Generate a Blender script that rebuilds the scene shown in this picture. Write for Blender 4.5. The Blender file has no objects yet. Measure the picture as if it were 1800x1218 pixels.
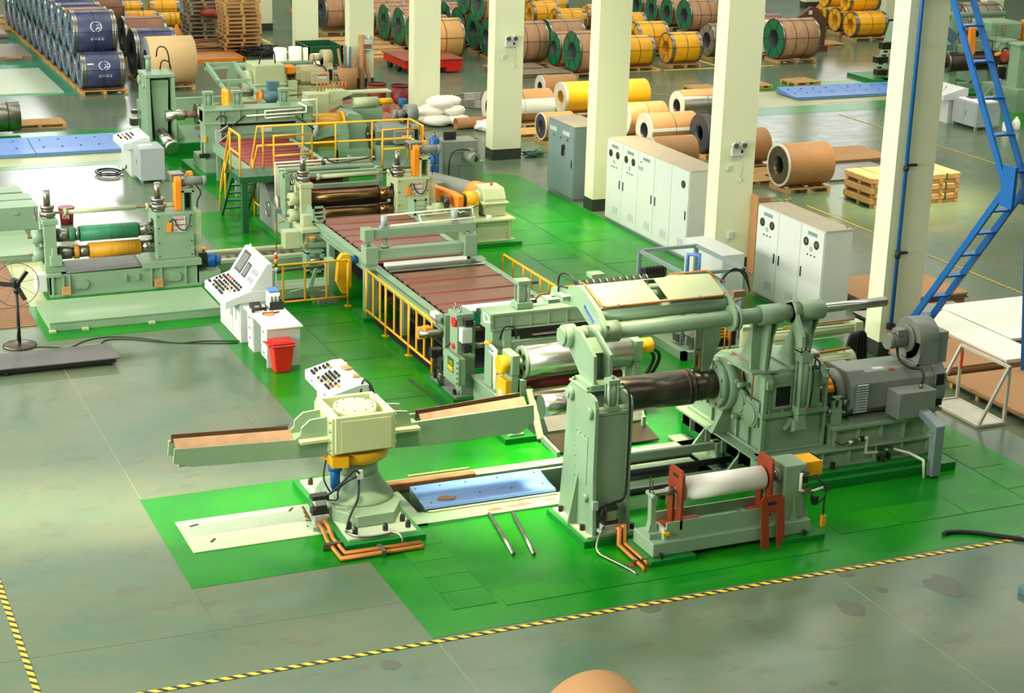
import bpy, bmesh, math, random
from mathutils import Vector, Matrix
random.seed(7)
S = bpy.context.scene
COL = S.collection
PI = math.pi

# ---------------------------------------------------------------- camera
CAM_YAW, CAM_PITCH, CAM_ROLL = -0.42038, 0.31191, 0.02808
def make_camera():
    a, b, c = CAM_YAW, CAM_PITCH, CAM_ROLL
    right = Vector((math.cos(a), math.sin(a), 0))
    fwd = Vector((-math.sin(a)*math.cos(b), math.cos(a)*math.cos(b), -math.sin(b)))
    up = right.cross(fwd)
    r2 = right*math.cos(c) + up*math.sin(c)
    u2 = up*math.cos(c) - right*math.sin(c)
    m = Matrix((( r2.x, u2.x, -fwd.x, 0), (r2.y, u2.y, -fwd.y, 0), (r2.z, u2.z, -fwd.z, 10.0), (0, 0, 0, 1)))
    cd = bpy.data.cameras.new('camera')
    cd.sensor_width = 36.0
    cd.lens = 3093.2/1800*36.0
    cd.clip_end = 400
    co = bpy.data.objects.new('camera', cd)
    co.matrix_world = m
    COL.objects.link(co)
    S.camera = co
make_camera()

# ---------------------------------------------------------------- light
w = bpy.data.worlds.new('world')
S.world = w
w.use_nodes = True
bg = w.node_tree.nodes['Background']
bg.inputs[0].default_value = (1.0, 0.985, 0.93, 1)
bg.inputs[1].default_value = 0.3
def area(name, loc, target, sx, sy, power, color=(1, 1, 1)):
    ld = bpy.data.lights.new(name, 'AREA')
    ld.shape = 'RECTANGLE'; ld.size = sx; ld.size_y = sy
    ld.energy = power; ld.color = color
    o = bpy.data.objects.new(name, ld)
    o.location = loc
    d = Vector(target) - Vector(loc)
    o.rotation_euler = d.to_track_quat('-Z', 'Y').to_euler()
    COL.objects.link(o)
    return o
# roof skylight strips, warm narrow lights added for bright patches, and the high windows of the far wall
for k, yy in enumerate((8, 24.5, 41, 57.5, 74, 90.5)):
    area('skylight_strip', (24, yy, 15.2), (24, yy, 0), 70, 3.0, 2600 if k == 0 else 5000, (1, 0.97, 0.86))
def panel(loc, tgt, sx, sy, power, spread, color=(1, 0.86, 0.52)):  # unseen narrow-spread light, added to throw a soft warm patch at its target
    o = area('warm_patch_light', loc, tgt, sx, sy, power, color); o.data.spread = math.radians(spread)
panel((3, 20, 15), (4, 23.4, 0), 9, 0.6, 130, 14)
panel((10, 24, 15), (11.2, 22.6, 0), 5, 2.4, 260, 14)
panel((22, 44, 15), (24.5, 46.5, 0), 5, 7, 420, 22)
panel((16, 34, 15), (17.5, 36.5, 0), 3, 4, 110, 20)
panel((28, 34, 15), (27.0, 36.0, 0), 4, 3, 200, 20)
area('window_far_wall_left', (18, 104, 13.2), (18, 0, 12), 8, 3.6, 1300)
area('window_far_wall_right', (70, 104, 13.2), (60, 0, 12), 12, 4, 850)
area('window_wall_left', (-13, 36, 8), (14, 38, 2), 56, 6, 18000, (1, 0.98, 0.88))
S.view_settings.view_transform = 'Standard'
S.view_settings.look = 'None'
S.view_settings.exposure = 0.0
S.view_settings.gamma = 1.0
S.view_settings.use_curve_mapping = False

# ---------------------------------------------------------------- materials
def lin(c):
    c = c/255.0
    return c/12.92 if c <= 0.04045 else ((c+0.055)/1.055)**2.4
def rgb(t): return (lin(t[0]), lin(t[1]), lin(t[2]), 1)
def new_mat(name):
    m = bpy.data.materials.new(name); m.use_nodes = True
    return m, m.node_tree, m.node_tree.nodes['Principled BSDF']
def nd(nt, kind, **kw):
    n = nt.nodes.new(kind)
    for k, v in kw.items(): setattr(n, k, v)
    return n
def paint(name, c, rough=0.45, metal=0.0, var=0.08, scale=2.5, bump=0.0, c2=None, coat=0.0, stretch=None):
    m, nt, p = new_mat(name)
    tc = nd(nt, 'ShaderNodeTexCoord')
    no = nd(nt, 'ShaderNodeTexNoise'); no.inputs['Scale'].default_value = scale; no.inputs['Detail'].default_value = 5
    src = tc.outputs['Object']
    if stretch:
        mp = nd(nt, 'ShaderNodeMapping'); mp.inputs['Scale'].default_value = stretch
        nt.links.new(src, mp.inputs[0]); src = mp.outputs[0]
    nt.links.new(src, no.inputs['Vector'])
    rp = nd(nt, 'ShaderNodeValToRGB')
    a = rgb(c); b = rgb(c2) if c2 else tuple(min(1, x*(1+var)) for x in a[:3])+(1,)
    lo = tuple(x*(1-var) for x in a[:3])+(1,)
    rp.color_ramp.elements[0].position = 0.3; rp.color_ramp.elements[0].color = lo
    rp.color_ramp.elements[1].position = 0.7; rp.color_ramp.elements[1].color = b
    nt.links.new(no.outputs['Fac'], rp.inputs['Fac'])
    nt.links.new(rp.outputs['Color'], p.inputs['Base Color'])
    p.inputs['Roughness'].default_value = rough
    p.inputs['Metallic'].default_value = metal
    if coat: p.inputs['Coat Weight'].default_value = coat; p.inputs['Coat Roughness'].default_value = 0.1
    if bump:
        bp = nd(nt, 'ShaderNodeBump'); bp.inputs['Strength'].default_value = bump; bp.inputs['Distance'].default_value = 0.02
        n2 = nd(nt, 'ShaderNodeTexNoise'); n2.inputs['Scale'].default_value = scale*8
        nt.links.new(src, n2.inputs['Vector'])
        nt.links.new(n2.outputs['Fac'], bp.inputs['Height']); nt.links.new(bp.outputs['Normal'], p.inputs['Normal'])
    return m
M = {}
def floor_material():
    m, nt, p = new_mat('epoxy_floor')
    tc = nd(nt, 'ShaderNodeTexCoord')
    n1 = nd(nt, 'ShaderNodeTexNoise'); n1.inputs['Scale'].default_value = 0.5; n1.inputs['Detail'].default_value = 8; n1.inputs['Roughness'].default_value = 0.6
    n2 = nd(nt, 'ShaderNodeTexNoise'); n2.inputs['Scale'].default_value = 1.6; n2.inputs['Detail'].default_value = 9; n2.inputs['Roughness'].default_value = 0.7
    mp = nd(nt, 'ShaderNodeMapping'); mp.inputs['Scale'].default_value = (0.7, 1.3, 1)
    nt.links.new(tc.outputs['Object'], mp.inputs[0])
    nt.links.new(tc.outputs['Object'], n1.inputs['Vector']); nt.links.new(mp.outputs[0], n2.inputs['Vector'])
    r1 = nd(nt, 'ShaderNodeValToRGB')
    r1.color_ramp.elements[0].position = 0.35; r1.color_ramp.elements[0].color = rgb((82, 108, 86))
    r1.color_ramp.elements[1].position = 0.68; r1.color_ramp.elements[1].color = rgb((104, 112, 86))
    r2 = nd(nt, 'ShaderNodeValToRGB')
    r2.color_ramp.elements[0].position = 0.53; r2.color_ramp.elements[0].color = (0, 0, 0, 1)
    r2.color_ramp.elements[1].position = 0.72; r2.color_ramp.elements[1].color = (0.6, 0.6, 0.6, 1)
    nt.links.new(n1.outputs['Fac'], r1.inputs['Fac']); nt.links.new(n2.outputs['Fac'], r2.inputs['Fac'])
    mx = nd(nt, 'ShaderNodeMix', data_type='RGBA')
    mx.inputs[7].default_value = rgb((84, 80, 66))
    nt.links.new(r2.outputs['Color'], mx.inputs[0]); nt.links.new(r1.outputs['Color'], mx.inputs[6])
    nt.links.new(mx.outputs[2], p.inputs['Base Color'])
    mr = nd(nt, 'ShaderNodeMapRange'); mr.inputs[3].default_value = 0.13; mr.inputs[4].default_value = 0.30
    nt.links.new(n2.outputs['Fac'], mr.inputs[0]); nt.links.new(mr.outputs[0], p.inputs['Roughness'])
    bp = nd(nt, 'ShaderNodeBump'); bp.inputs['Strength'].default_value = 0.02; bp.inputs['Distance'].default_value = 0.03
    nt.links.new(n2.outputs['Fac'], bp.inputs['Height']); nt.links.new(bp.outputs['Normal'], p.inputs['Normal'])
    p.inputs['Specular IOR Level'].default_value = 0.22
    return m
def tape_material():
    m, nt, p = new_mat('hazard_stripe')
    tc = nd(nt, 'ShaderNodeTexCoord'); sx = nd(nt, 'ShaderNodeSeparateXYZ')
    nt.links.new(tc.outputs['Object'], sx.inputs[0])
    ad = nd(nt, 'ShaderNodeMath', operation='ADD'); nt.links.new(sx.outputs[0], ad.inputs[0]); nt.links.new(sx.outputs[1], ad.inputs[1])
    mu = nd(nt, 'ShaderNodeMath', operation='MULTIPLY'); mu.inputs[1].default_value = 1/0.165; nt.links.new(ad.outputs[0], mu.inputs[0])
    fr = nd(nt, 'ShaderNodeMath', operation='FRACT'); nt.links.new(mu.outputs[0], fr.inputs[0])
    gt = nd(nt, 'ShaderNodeMath', operation='GREATER_THAN'); gt.inputs[1].default_value = 0.45; nt.links.new(fr.outputs[0], gt.inputs[0])
    mx = nd(nt, 'ShaderNodeMix', data_type='RGBA'); mx.inputs[6].default_value = rgb((35, 33, 28)); mx.inputs[7].default_value = rgb((222, 192, 40))
    nt.links.new(gt.outputs[0], mx.inputs[0]); nt.links.new(mx.outputs[2], p.inputs['Base Color'])
    p.inputs['Roughness'].default_value = 0.5
    return m
M['floor'] = floor_material()
M['tape'] = tape_material()
M['green'] = paint('machine_green', (130, 158, 128), 0.42, var=0.07, scale=1.7)
M['cream_green'] = paint('pale_yellow_green', (178, 189, 146), 0.42, var=0.06, scale=1.7)
M['greyb'] = paint('motor_grey', (122, 130, 120), 0.45, var=0.08)
M['fpaint'] = paint('floor_green_paint', (2, 116, 24), 0.24, var=0.16, scale=0.8, c2=(24, 132, 18), coat=0.0)
M['fpaint'].node_tree.nodes['Principled BSDF'].inputs['Specular IOR Level'].default_value = 0.16
M['plinth'] = paint('plinth_green', (12, 118, 36), 0.4, var=0.1)
M['dkgreen'] = paint('dark_green_steel', (24, 84, 48), 0.4)
M['yellow'] = paint('safety_yellow', (232, 168, 14), 0.4, var=0.06)
M['orange'] = paint('guard_orange', (240, 140, 24), 0.4, var=0.05)
M['bolt'] = paint('black_bolt', (28, 28, 26), 0.5)
M['black'] = paint('black_rubber', (20, 20, 20), 0.6)
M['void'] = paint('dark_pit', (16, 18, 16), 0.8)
M['chrome'] = paint('chrome', (200, 200, 192), 0.3, 1.0, var=0.03)
M['steel'] = paint('brushed_steel', (150, 148, 138), 0.34, 1.0, var=0.1, scale=6)
M['dksteel'] = paint('dark_bare_steel', (96, 88, 76), 0.32, 0.9, var=0.14, scale=4)
M['bronze'] = paint('oiled_bronze_steel', (128, 98, 62), 0.26, 0.9, var=0.1, stretch=(0.3, 6, 6))
M['alu'] = paint('bare_plate', (172, 186, 158), 0.4, var=0.04)
M['copper'] = paint('worn_copper_lining', (134, 102, 76), 0.5, 0.15, var=0.15, scale=5)
M['cpipe'] = paint('copper_pipe', (172, 108, 42), 0.4, 0.3, var=0.08)
M['blue'] = paint('cover_blue', (92, 134, 200), 0.4, var=0.05)
M['dblue'] = paint('deep_blue', (6, 90, 160), 0.38, var=0.1)
M['white'] = paint('white_enamel', (200, 206, 200), 0.4, var=0.02)
M['pipew'] = paint('white_pipe', (226, 224, 200), 0.4, var=0.02)
M['paper'] = paint('white_paper', (244, 242, 230), 0.7, var=0.02)
M['rust'] = paint('red_oxide', (140, 54, 24), 0.5, var=0.1)
M['brown'] = paint('belt_brown', (120, 70, 46), 0.35, var=0.14, scale=3, stretch=(0.6, 3, 1))
M['redroll'] = paint('red_rubber', (126, 40, 42), 0.4, var=0.08)
M['red'] = paint('red_plastic', (206, 32, 28), 0.35, var=0.04)
M['cabgrey'] = paint('cabinet_grey', (158, 168, 166), 0.42, var=0.02)
M['cabdark'] = paint('switch_cabinet_grey', (120, 138, 138), 0.45, var=0.03)
M['dusty'] = paint('dusty_top', (172, 160, 136), 0.7, var=0.05)
M['wood'] = paint('pallet_wood', (190, 142, 80), 0.75, var=0.16, scale=4, c2=(206, 164, 104), stretch=(1, 4, 4))
M['wood2'] = paint('old_wood', (136, 96, 62), 0.8, var=0.2, scale=4, stretch=(1, 4, 4))
M['crd'] = paint('cardboard', (176, 130, 84), 0.75, var=0.06, scale=1.5)
M['crd2'] = paint('brown_wrap', (160, 122, 84), 0.6, var=0.12, scale=2)
M['column'] = paint('column_cream', (224, 228, 190), 0.6, var=0.02, scale=1)
M['skirt'] = paint('column_skirting', (44, 54, 42), 0.5)

# ---------------------------------------------------------------- geometry helpers
# a shape is (verts, faces, smooth flags)
def bx(x0, x1, y0, y1, z0, z1):
    v = [(x0,y0,z0),(x1,y0,z0),(x1,y1,z0),(x0,y1,z0),(x0,y0,z1),(x1,y0,z1),(x1,y1,z1),(x0,y1,z1)]
    f = [(0,3,2,1),(4,5,6,7),(0,1,5,4),(1,2,6,5),(2,3,7,6),(3,0,4,7)]
    return v, f, [False]*6
def bc(cx, cy, cz, sx, sy, sz): return bx(cx-sx/2, cx+sx/2, cy-sy/2, cy+sy/2, cz-sz/2, cz+sz/2)
def xf(sh, mat): return [tuple(mat @ Vector(v)) for v in sh[0]], sh[1], sh[2]
def rot(sh, axis, ang, piv=(0, 0, 0)):
    p = Vector(piv)
    return xf(sh, Matrix.Translation(p) @ Matrix.Rotation(ang, 4, axis) @ Matrix.Translation(-p))
def mv(sh, x=0, y=0, z=0): return [(a+x, b+y, c+z) for a, b, c in sh[0]], sh[1], sh[2]
def frame(d):
    d = Vector(d).normalized()
    u = d.cross(Vector((0, 0, 1)))
    if u.length < 1e-3: u = Vector((1, 0, 0))
    u.normalize(); v = u.cross(d)
    return d, u, v
def cy(p0, p1, r, r1=None, n=20, caps=True, ph=0.0):
    p0, p1 = Vector(p0), Vector(p1); r1 = r if r1 is None else r1
    d, u, v = frame(p1-p0)
    V, Fc, Sm = [], [], []
    for p, q in ((p0, r), (p1, r1)):
        for i in range(n):
            a = ph+2*PI*i/n
            V.append(tuple(p+(u*math.cos(a)+v*math.sin(a))*q))
    for i in range(n):
        j = (i+1) % n
        Fc.append((i, j, n+j, n+i)); Sm.append(n > 8)
    if caps:
        Fc.append(tuple(range(n-1, -1, -1))); Sm.append(False)
        Fc.append(tuple(range(n, 2*n))); Sm.append(False)
    return V, Fc, Sm
def ring(p0, p1, ro, ri, n=28):
    p0, p1 = Vector(p0), Vector(p1)
    d, u, v = frame(p1-p0)
    V, Fc, Sm = [], [], []
    for p, q in ((p0, ro), (p1, ro), (p1, ri), (p0, ri)):
        for i in range(n):
            a = 2*PI*i/n
            V.append(tuple(p+(u*math.cos(a)+v*math.sin(a))*q))
    for k in range(4):
        for i in range(n):
            j = (i+1) % n; k2 = (k+1) % 4
            Fc.append((k*n+i, k*n+j, k2*n+j, k2*n+i)); Sm.append(k in (0, 2))
    return V, Fc, Sm
def lathe(prof, base, axis=(0, 0, 1), n=28, cap=True):
    # prof: list of (radius, distance along axis)
    b = Vector(base); d, u, v = frame(axis)
    V, Fc, Sm = [], [], []
    for r, h in prof:
        for i in range(n):
            a = 2*PI*i/n
            V.append(tuple(b+d*h+(u*math.cos(a)+v*math.sin(a))*r))
    for k in range(len(prof)-1):
        for i in range(n):
            j = (i+1) % n
            Fc.append((k*n+i, k*n+j, (k+1)*n+j, (k+1)*n+i)); Sm.append(True)
    if cap:
        Fc.append(tuple(range(n-1, -1, -1))); Sm.append(False)
        m = (len(prof)-1)*n
        Fc.append(tuple(range(m, m+n))); Sm.append(False)
    return V, Fc, Sm
def pr(axis, pts, a0, a1):
    # extruded polygon; axis x: pts (y,z); y: pts (x,z); z: pts (x,y)
    n = len(pts); V = []
    for a in (a0, a1):
        for p, q in pts:
            V.append((a, p, q) if axis == 'x' else (p, a, q) if axis == 'y' else (p, q, a))
    Fc = [tuple(range(n-1, -1, -1)), tuple(range(n, 2*n))]
    for i in range(n):
        j = (i+1) % n
        Fc.append((i, j, n+j, n+i))
    return V, Fc, [False]*len(Fc)
def tb(pts, r, n=8, smooth=0):
    P = [Vector(p) for p in pts]
    for _ in range(smooth):   # corner cutting
        Q = [P[0]]
        for i in range(len(P)-1):
            a, b = P[i], P[i+1]
            if i > 0: Q.append(a*0.75+b*0.25)
            if i < len(P)-2: Q.append(a*0.25+b*0.75)
        Q.append(P[-1]); P = Q
    V, Fc, Sm = [], [], []
    d = (P[1]-P[0]).normalized(); _, u, v = frame(d)
    for i, p in enumerate(P):
        if i == 0: t = (P[1]-P[0]).normalized()
        elif i == len(P)-1: t = (P[-1]-P[-2]).normalized()
        else:
            t = ((P[i+1]-P[i]).normalized()+(P[i]-P[i-1]).normalized())
            t = t.normalized() if t.length > 1e-4 else (P[i+1]-P[i]).normalized()
        u = (u - t*u.dot(t))
        if u.length < 1e-4: u = frame(t)[1]
        u.normalize(); v = t.cross(u)
        s = 1.0
        if 0 < i < len(P)-1:
            c = (P[i+1]-P[i]).normalized().dot(t)
            s = min(1.5, 1/max(c, 0.3))
        for k in range(n):
            a = 2*PI*k/n
            V.append(tuple(p+(u*math.cos(a)+v*math.sin(a))*r*(s if smooth == 0 else 1)))
    for i in range(len(P)-1):
        for k in range(n):
            j = (k+1) % n
            Fc.append((i*n+k, i*n+j, (i+1)*n+j, (i+1)*n+k)); Sm.append(True)
    Fc.append(tuple(range(n-1, -1, -1))); Sm.append(False)
    m = (len(P)-1)*n
    Fc.append(tuple(range(m, m+n))); Sm.append(False)
    return V, Fc, Sm
def ball(c, r, sz=1.0, n=12):
    prof = [(max(1e-4, r*math.sin(PI*i/8)), -r*sz*math.cos(PI*i/8)) for i in range(9)]
    return lathe(prof, c, n=n)
def beam(p0, p1, w, h, up=(0, 0, 1)):
    # rectangular bar between two points
    p0, p1 = Vector(p0), Vector(p1)
    d = (p1-p0).normalized(); s = d.cross(Vector(up))
    if s.length < 1e-3: s = Vector((1, 0, 0))
    s.normalize(); u = s.cross(d)
    V = [tuple(p+s*a*w/2+u*b*h/2) for p in (p0, p1) for a, b in ((-1,-1),(1,-1),(1,1),(-1,1))]
    return V, [(0,3,2,1),(4,5,6,7),(0,1,5,4),(1,2,6,5),(2,3,7,6),(3,0,4,7)], [False]*6

def make_mesh(name, shapes, off=(0, 0, 0), bev=0.0):
    V, Fc, Sm = [], [], []
    ox, oy, oz = off
    for v, f, s in shapes:
        k = len(V)
        V += [(a-ox, b-oy, c-oz) for a, b, c in v]
        Fc += [tuple(i+k for i in q) for q in f]
        Sm += s
    me = bpy.data.meshes.new(name)
    me.from_pydata(V, [], Fc)
    me.polygons.foreach_set('use_smooth', Sm)
    bm = bmesh.new(); bm.from_mesh(me)
    bmesh.ops.recalc_face_normals(bm, faces=bm.faces)
    if bev:
        ed = [e for e in bm.edges if len(e.link_faces) == 2 and not (e.link_faces[0].smooth and e.link_faces[1].smooth) and e.calc_face_angle(0) > 0.6 and e.calc_length() > bev*3]
        bmesh.ops.bevel(bm, geom=ed, offset=bev, segments=1, affect='EDGES', clamp_overlap=True)
    bm.to_mesh(me); bm.free()
    return me
def tag(o, label, cat, group=None):
    o['label'] = label; o['category'] = cat
    if group: o['group'] = group
    return o
def thing(name, label, cat, loc, group=None):
    o = bpy.data.objects.new(name, None)
    o.empty_display_size = 0.2
    o.location = loc
    COL.objects.link(o)
    return tag(o, label, cat, group)
def wloc(o):
    v = Vector(o.location)
    while o.parent: o = o.parent; v += Vector(o.location)
    return v
SPLIT = {'anchor_bolts': 'anchor_bolt', 'buttress': 'buttress', 'boss': 'boss', 'guide_roll': 'guide_roll', 'end_rib': 'end_rib', 'stiffener': 'stiffener', 'face_rib': 'face_rib',
         'corner_lug': 'corner_lug', 'clamp_bolts': 'clamp_bolt', 'flange_bolts': 'flange_bolt', 'tie_rods': 'tie_rod', 'pad_bolts': 'pad_bolt', 'cross_shaft': 'cross_shaft', 'arm_fork': 'fork_tine',
         'post_gusset': 'gusset', 'fittings': 'fitting', 'hinge_bolts': 'hinge_bolt', 'air_valve': 'air_valve', 'valve': 'valve', 'louvre_frame': 'louvre_stile', 'skirt': 'skirt', 'worn_patch': 'worn_patch',
         'cap_bolts': 'cap_bolt', 'small_bolts': 'small_bolt', 'housing_bolts': 'housing_bolt', 'guard_print': 'guard_print', 'valves': 'valve', 'bracket': 'bracket', 'clamp': 'clamp', 'copper_line': 'copper_line', 'lock': 'lock', 'spacer': 'spacer', 'cable': 'cable', 'hose': 'hose', 'piping': 'pipe', 'rear_opening': 'rear_opening', 'valve_wheel': 'valve_wheel'}
def part(parent, name, mat, *shapes, bev=0.0, label=None, stuff=False):
    if name in SPLIT and len(shapes) > 1 and not stuff:
        for sh in shapes: o = part(parent, SPLIT[name]+'!', mat, sh, bev=bev, label=label)
        return o
    name = name.rstrip('!')
    # shapes are given in world metres
    me = make_mesh(name, shapes, wloc(parent), bev)
    me.materials.append(M[mat] if isinstance(mat, str) else mat)
    o = bpy.data.objects.new(name, me); COL.objects.link(o); o.parent = parent
    if label: o['label'] = label
    if stuff: o['kind'] = 'stuff'
    return o
def single(name, label, cat, mat, *shapes, loc=None, group=None, bev=0.0):
    # a thing that is one mesh
    me = make_mesh(name, shapes, loc or (0, 0, 0), bev)
    me.materials.append(M[mat] if isinstance(mat, str) else mat)
    o = bpy.data.objects.new(name, me); COL.objects.link(o)
    if loc: o.location = loc
    return tag(o, label, cat, group)
def struct(name, mat, *shapes, parent=None, bev=0.0):
    me = make_mesh(name, shapes, (0, 0, 0), bev)
    me.materials.append(M[mat] if isinstance(mat, str) else mat)
    o = bpy.data.objects.new(name, me); COL.objects.link(o)
    if parent: o.parent = parent
    else: o['kind'] = 'structure'
    return o
def inst(me, name, parent, loc=(0, 0, 0), rz=0.0, ry=0.0, rx=0.0):
    o = bpy.data.objects.new(name, me); COL.objects.link(o)
    o.parent = parent; o.location = loc; o.rotation_euler = (rx, ry, rz)
    return o
def copy_tree(o, parent=None):
    c = o.copy(); COL.objects.link(c); c.parent = parent
    for ch in o.children: copy_tree(ch, c)
    return c
def bolts(pts, r=0.03, h=0.05, d=(0, 0, 1)):
    d = Vector(d)
    return [cy(Vector(p), Vector(p)+d*h, r, n=6) for p in pts]
def text(parent, name, body, size, mat, loc, rx=(1, 0, 0), up=(0, 0, 1), depth=0.001, align='CENTER'):
    cu = bpy.data.curves.new(name, 'FONT'); cu.body = body; cu.size = size; cu.align_x = align; cu.align_y = 'CENTER'; cu.extrude = depth
    cu.resolution_u = 2
    tmp = bpy.data.objects.new(name, cu); COL.objects.link(tmp)
    dg = bpy.context.evaluated_depsgraph_get()
    me = bpy.data.meshes.new_from_object(tmp.evaluated_get(dg))
    bpy.data.objects.remove(tmp); bpy.data.curves.remove(cu)
    me.materials.clear(); me.materials.append(M[mat] if isinstance(mat, str) else mat)
    x = Vector(rx).normalized(); u = Vector(up); u = (u-x*u.dot(x)).normalized(); n = x.cross(u)
    off = Vector(loc)-wloc(parent)
    me.transform(Matrix(((x.x,u.x,n.x,off.x),(x.y,u.y,n.y,off.y),(x.z,u.z,n.z,off.z),(0,0,0,1))))
    o = bpy.data.objects.new(name, me); COL.objects.link(o); o.parent = parent
    return o
# ================================================================ setting
PX0, PX1, PY0, PY1 = 8.2, 13.35, 21.55, 22.62     # coil car pit
floor = struct('floor', 'floor', bx(-14, PX0, -9.6, 105.5, -0.3, 0.0), bx(PX1, 81, -9.6, 105.5, -0.3, 0.0),
               bx(PX0, PX1, -9.6, PY0, -0.3, 0.0), bx(PX0, PX1, PY1, 105.5, -0.3, 0.0))
struct('floor_pit', 'void', bx(PX0, PX1, PY0, PY1, -0.75, -0.7), bx(PX0-.02, PX0, PY0, PY1, -0.75, -.001), bx(PX1, PX1+.02, PY0, PY1, -0.75, -.001),
       bx(PX0, PX1, PY0-.02, PY0, -0.75, -.001), bx(PX0, PX1, PY1, PY1+.02, -0.75, -.001))
M['ceil'] = paint('roof_sheet', (120, 126, 112), 0.7, var=0.03)
M['wallp'] = paint('wall_sheet', (150, 156, 138), 0.7, var=0.03)
struct('ceiling', 'ceil', bx(-15, 82, -10, 106, 15.6, 15.8))
struct('wall_left', 'wallp', bx(-14.2, -14, -10, 106, 0, 15.6)); struct('wall_right', 'wallp', bx(81, 81.2, -10, 106, 0, 15.6))
struct('wall_back', 'wallp', bx(-15, 82, 105.5, 105.7, 0, 15.6)); struct('wall_front', 'wallp', bx(-15, 82, -9.8, -9.6, 0, 15.6))
def slab(name, mat, z, *rects):
    return struct(name, mat, *[pr('z', r, 0.0005, z) for r in rects])
def rc(x0, x1, y0, y1): return [(x0, y0), (x1, y0), (x1, y1), (x0, y1)]
paint_obj = slab('floor_green_paint_area', 'fpaint', 0.004, rc(4.7, 7.1, 20.36, 23.46), rc(7.1, 17.78, 18.0, PY0), rc(7.1, PX0, PY0, PY1),
    rc(PX1, 17.78, PY0, PY1), rc(7.1, 17.78, PY1, 23.46), rc(7.75, 17.78, 23.46, 23.6),
    [(7.75, 23.6), (18.75, 23.6), (18.75, 41.8), (17.6, 42.6), (17.6, 52.0), (10.5, 52.0), (10.5, 40.2), (9.3, 40.2), (9.3, 36.0), (4.72, 36.0), (4.72, 31.35), (7.75, 31.35)])
slab('floor_green_paint_strip', 'fpaint', 0.004, [(-4, 46.2), (10.5, 46.2), (10.5, 46.6), (-4, 46.6)], [(-4, 49.9), (10.5, 49.9), (10.5, 51), (-4, 51)],
     [(9.0, 44.2), (10.5, 43.4), (10.5, 46.2), (9.0, 46.2)])
M['teal'] = paint('teal_floor_paint', (38, 140, 104), 0.25, var=0.1, scale=0.6)
slab('floor_teal_paint_area', 'teal', 0.004, [(-6, 57.0), (10.1, 57.0), (10.1, 82), (-6, 82)])
M['creamp'] = paint('cream_floor_plate', (162, 166, 112), 0.3, var=0.08, scale=0.8)
for q in ('teal', 'creamp'): M[q].node_tree.nodes['Principled BSDF'].inputs['Specular IOR Level'].default_value = 0.18   # specdown
slab('floor_cream_strip', 'creamp', 0.006, [(-4, 46.6), (9.6, 46.6), (9.6, 47.6), (-4, 47.6)])
# cover plates of the trenches: thin steel plates lying flush in the green floor, edges showing as joints
cpm = paint('cover_plate_green', (6, 118, 24), 0.28, var=0.18, scale=1.0, c2=(32, 134, 18))
cpm.node_tree.nodes['Principled BSDF'].inputs['Specular IOR Level'].default_value = 0.15
def cover(x0, x1, y0, y1):
    o = struct('cover_plate', cpm, bx(x0, x1, y0, y1, 0.004, 0.010), parent=paint_obj)
for k in range(5):
    cover(7.62, 8.22, 18.62+0.49*k, 18.62+0.49*k+0.48)
for k in range(4):
    cover(8.3+1.22*k, 8.3+1.22*k+1.2, 18.5, 18.95)
for k in range(3):
    cover(13.6+1.1*k, 13.6+1.1*k+1.08, 18.9, 19.5)
for k in range(6):
    cover(16.95, 17.55, 18.6+0.86*k, 18.6+0.86*k+0.84)
for k in range(7):
    cover(9.4, 10.4 if k > 2 else 10.2, 24.1+1.1*k, 24.1+1.1*k+1.08)
for k in range(9):
    cover(15.6+0.0*k, 16.6, 27.2+1.3*k, 27.2+1.3*k+1.28)
for k in range(5):
    cover(16.9, 17.9, 29.2+1.9*k, 29.2+1.9*k+1.87)
M['stain'] = paint('oil_stain', (74, 84, 66), 0.3, var=0.1)
def blot(cx, cyy, rx, ry, seed, z=0.0025):
    r = random.Random(seed); n = 14
    return pr('z', [(cx+rx*math.cos(2*PI*i/n)*r.uniform(.75, 1.15), cyy+ry*math.sin(2*PI*i/n)*r.uniform(.75, 1.15)) for i in range(n)], 0.0004, z)
for i, (x, y, rx, ry) in enumerate([(12.43, 16.9, .17, .24), (13.98, 17.0, .28, .36), (12.94, 17.79, .13, .12), (11.09, 15.3, .06, .06), (6.39, 17.55, .13, .12), (9.98, 17.77, .15, .12), (13.1, 17.2, .08, .09)]):
    o = struct('floor_stain', 'stain', blot(x, y, rx, ry, i), parent=floor)
M['joint'] = paint('pale_floor_joint', (132, 140, 110), 0.6)
M['djoint'] = paint('dark_floor_joint', (84, 98, 80), 0.6)
def jline(x0, y0, x1, y1, w, mat='joint'):
    struct('floor_joint', mat, beam((x0, y0, 0.001), (x1, y1, 0.001), w, 0.002), parent=floor)
jline(12.78, 17.55, 12.78, 10, .012); jline(7.12, 17.85, 7.12, 12, .012); jline(4.72, 30.5, 4.72, 23.5, .012); jline(4.72, 20.3, 4.72, 19.28, .01, 'djoint')
jline(2.5, 19.2, 7.1, 19.06, .008, 'djoint'); jline(-3, 19.3, 2.4, 19.2, .008, 'djoint'); jline(7.0, 56.9, 9.3, 44.0, .02); jline(24.5, 31, 30, 25.8, .012)
struct('floor_manhole', 'floor', bx(7.05, 7.6, 25.72, 26.3, 0, 0.008), parent=floor)
def tape(label, x0, y0, x1, y1, w=0.075):
    t = single('hazard_tape', label, 'floor tape', 'tape', beam((x0, y0, 0.0055), (x1, y1, 0.0055), w, 0.003), group='striped floor tapes')
tape('yellow and black striped floor tape along the front edge of the green paint', -2.0, 17.9, 19.5, 17.9)
tape('yellow and black striped floor tape running off the bottom left corner', 2.43, 22.6, 2.43, 14.0)
M['tape2'] = paint('yellow_floor_line', (212, 184, 60), 0.5, var=0.1)

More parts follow.
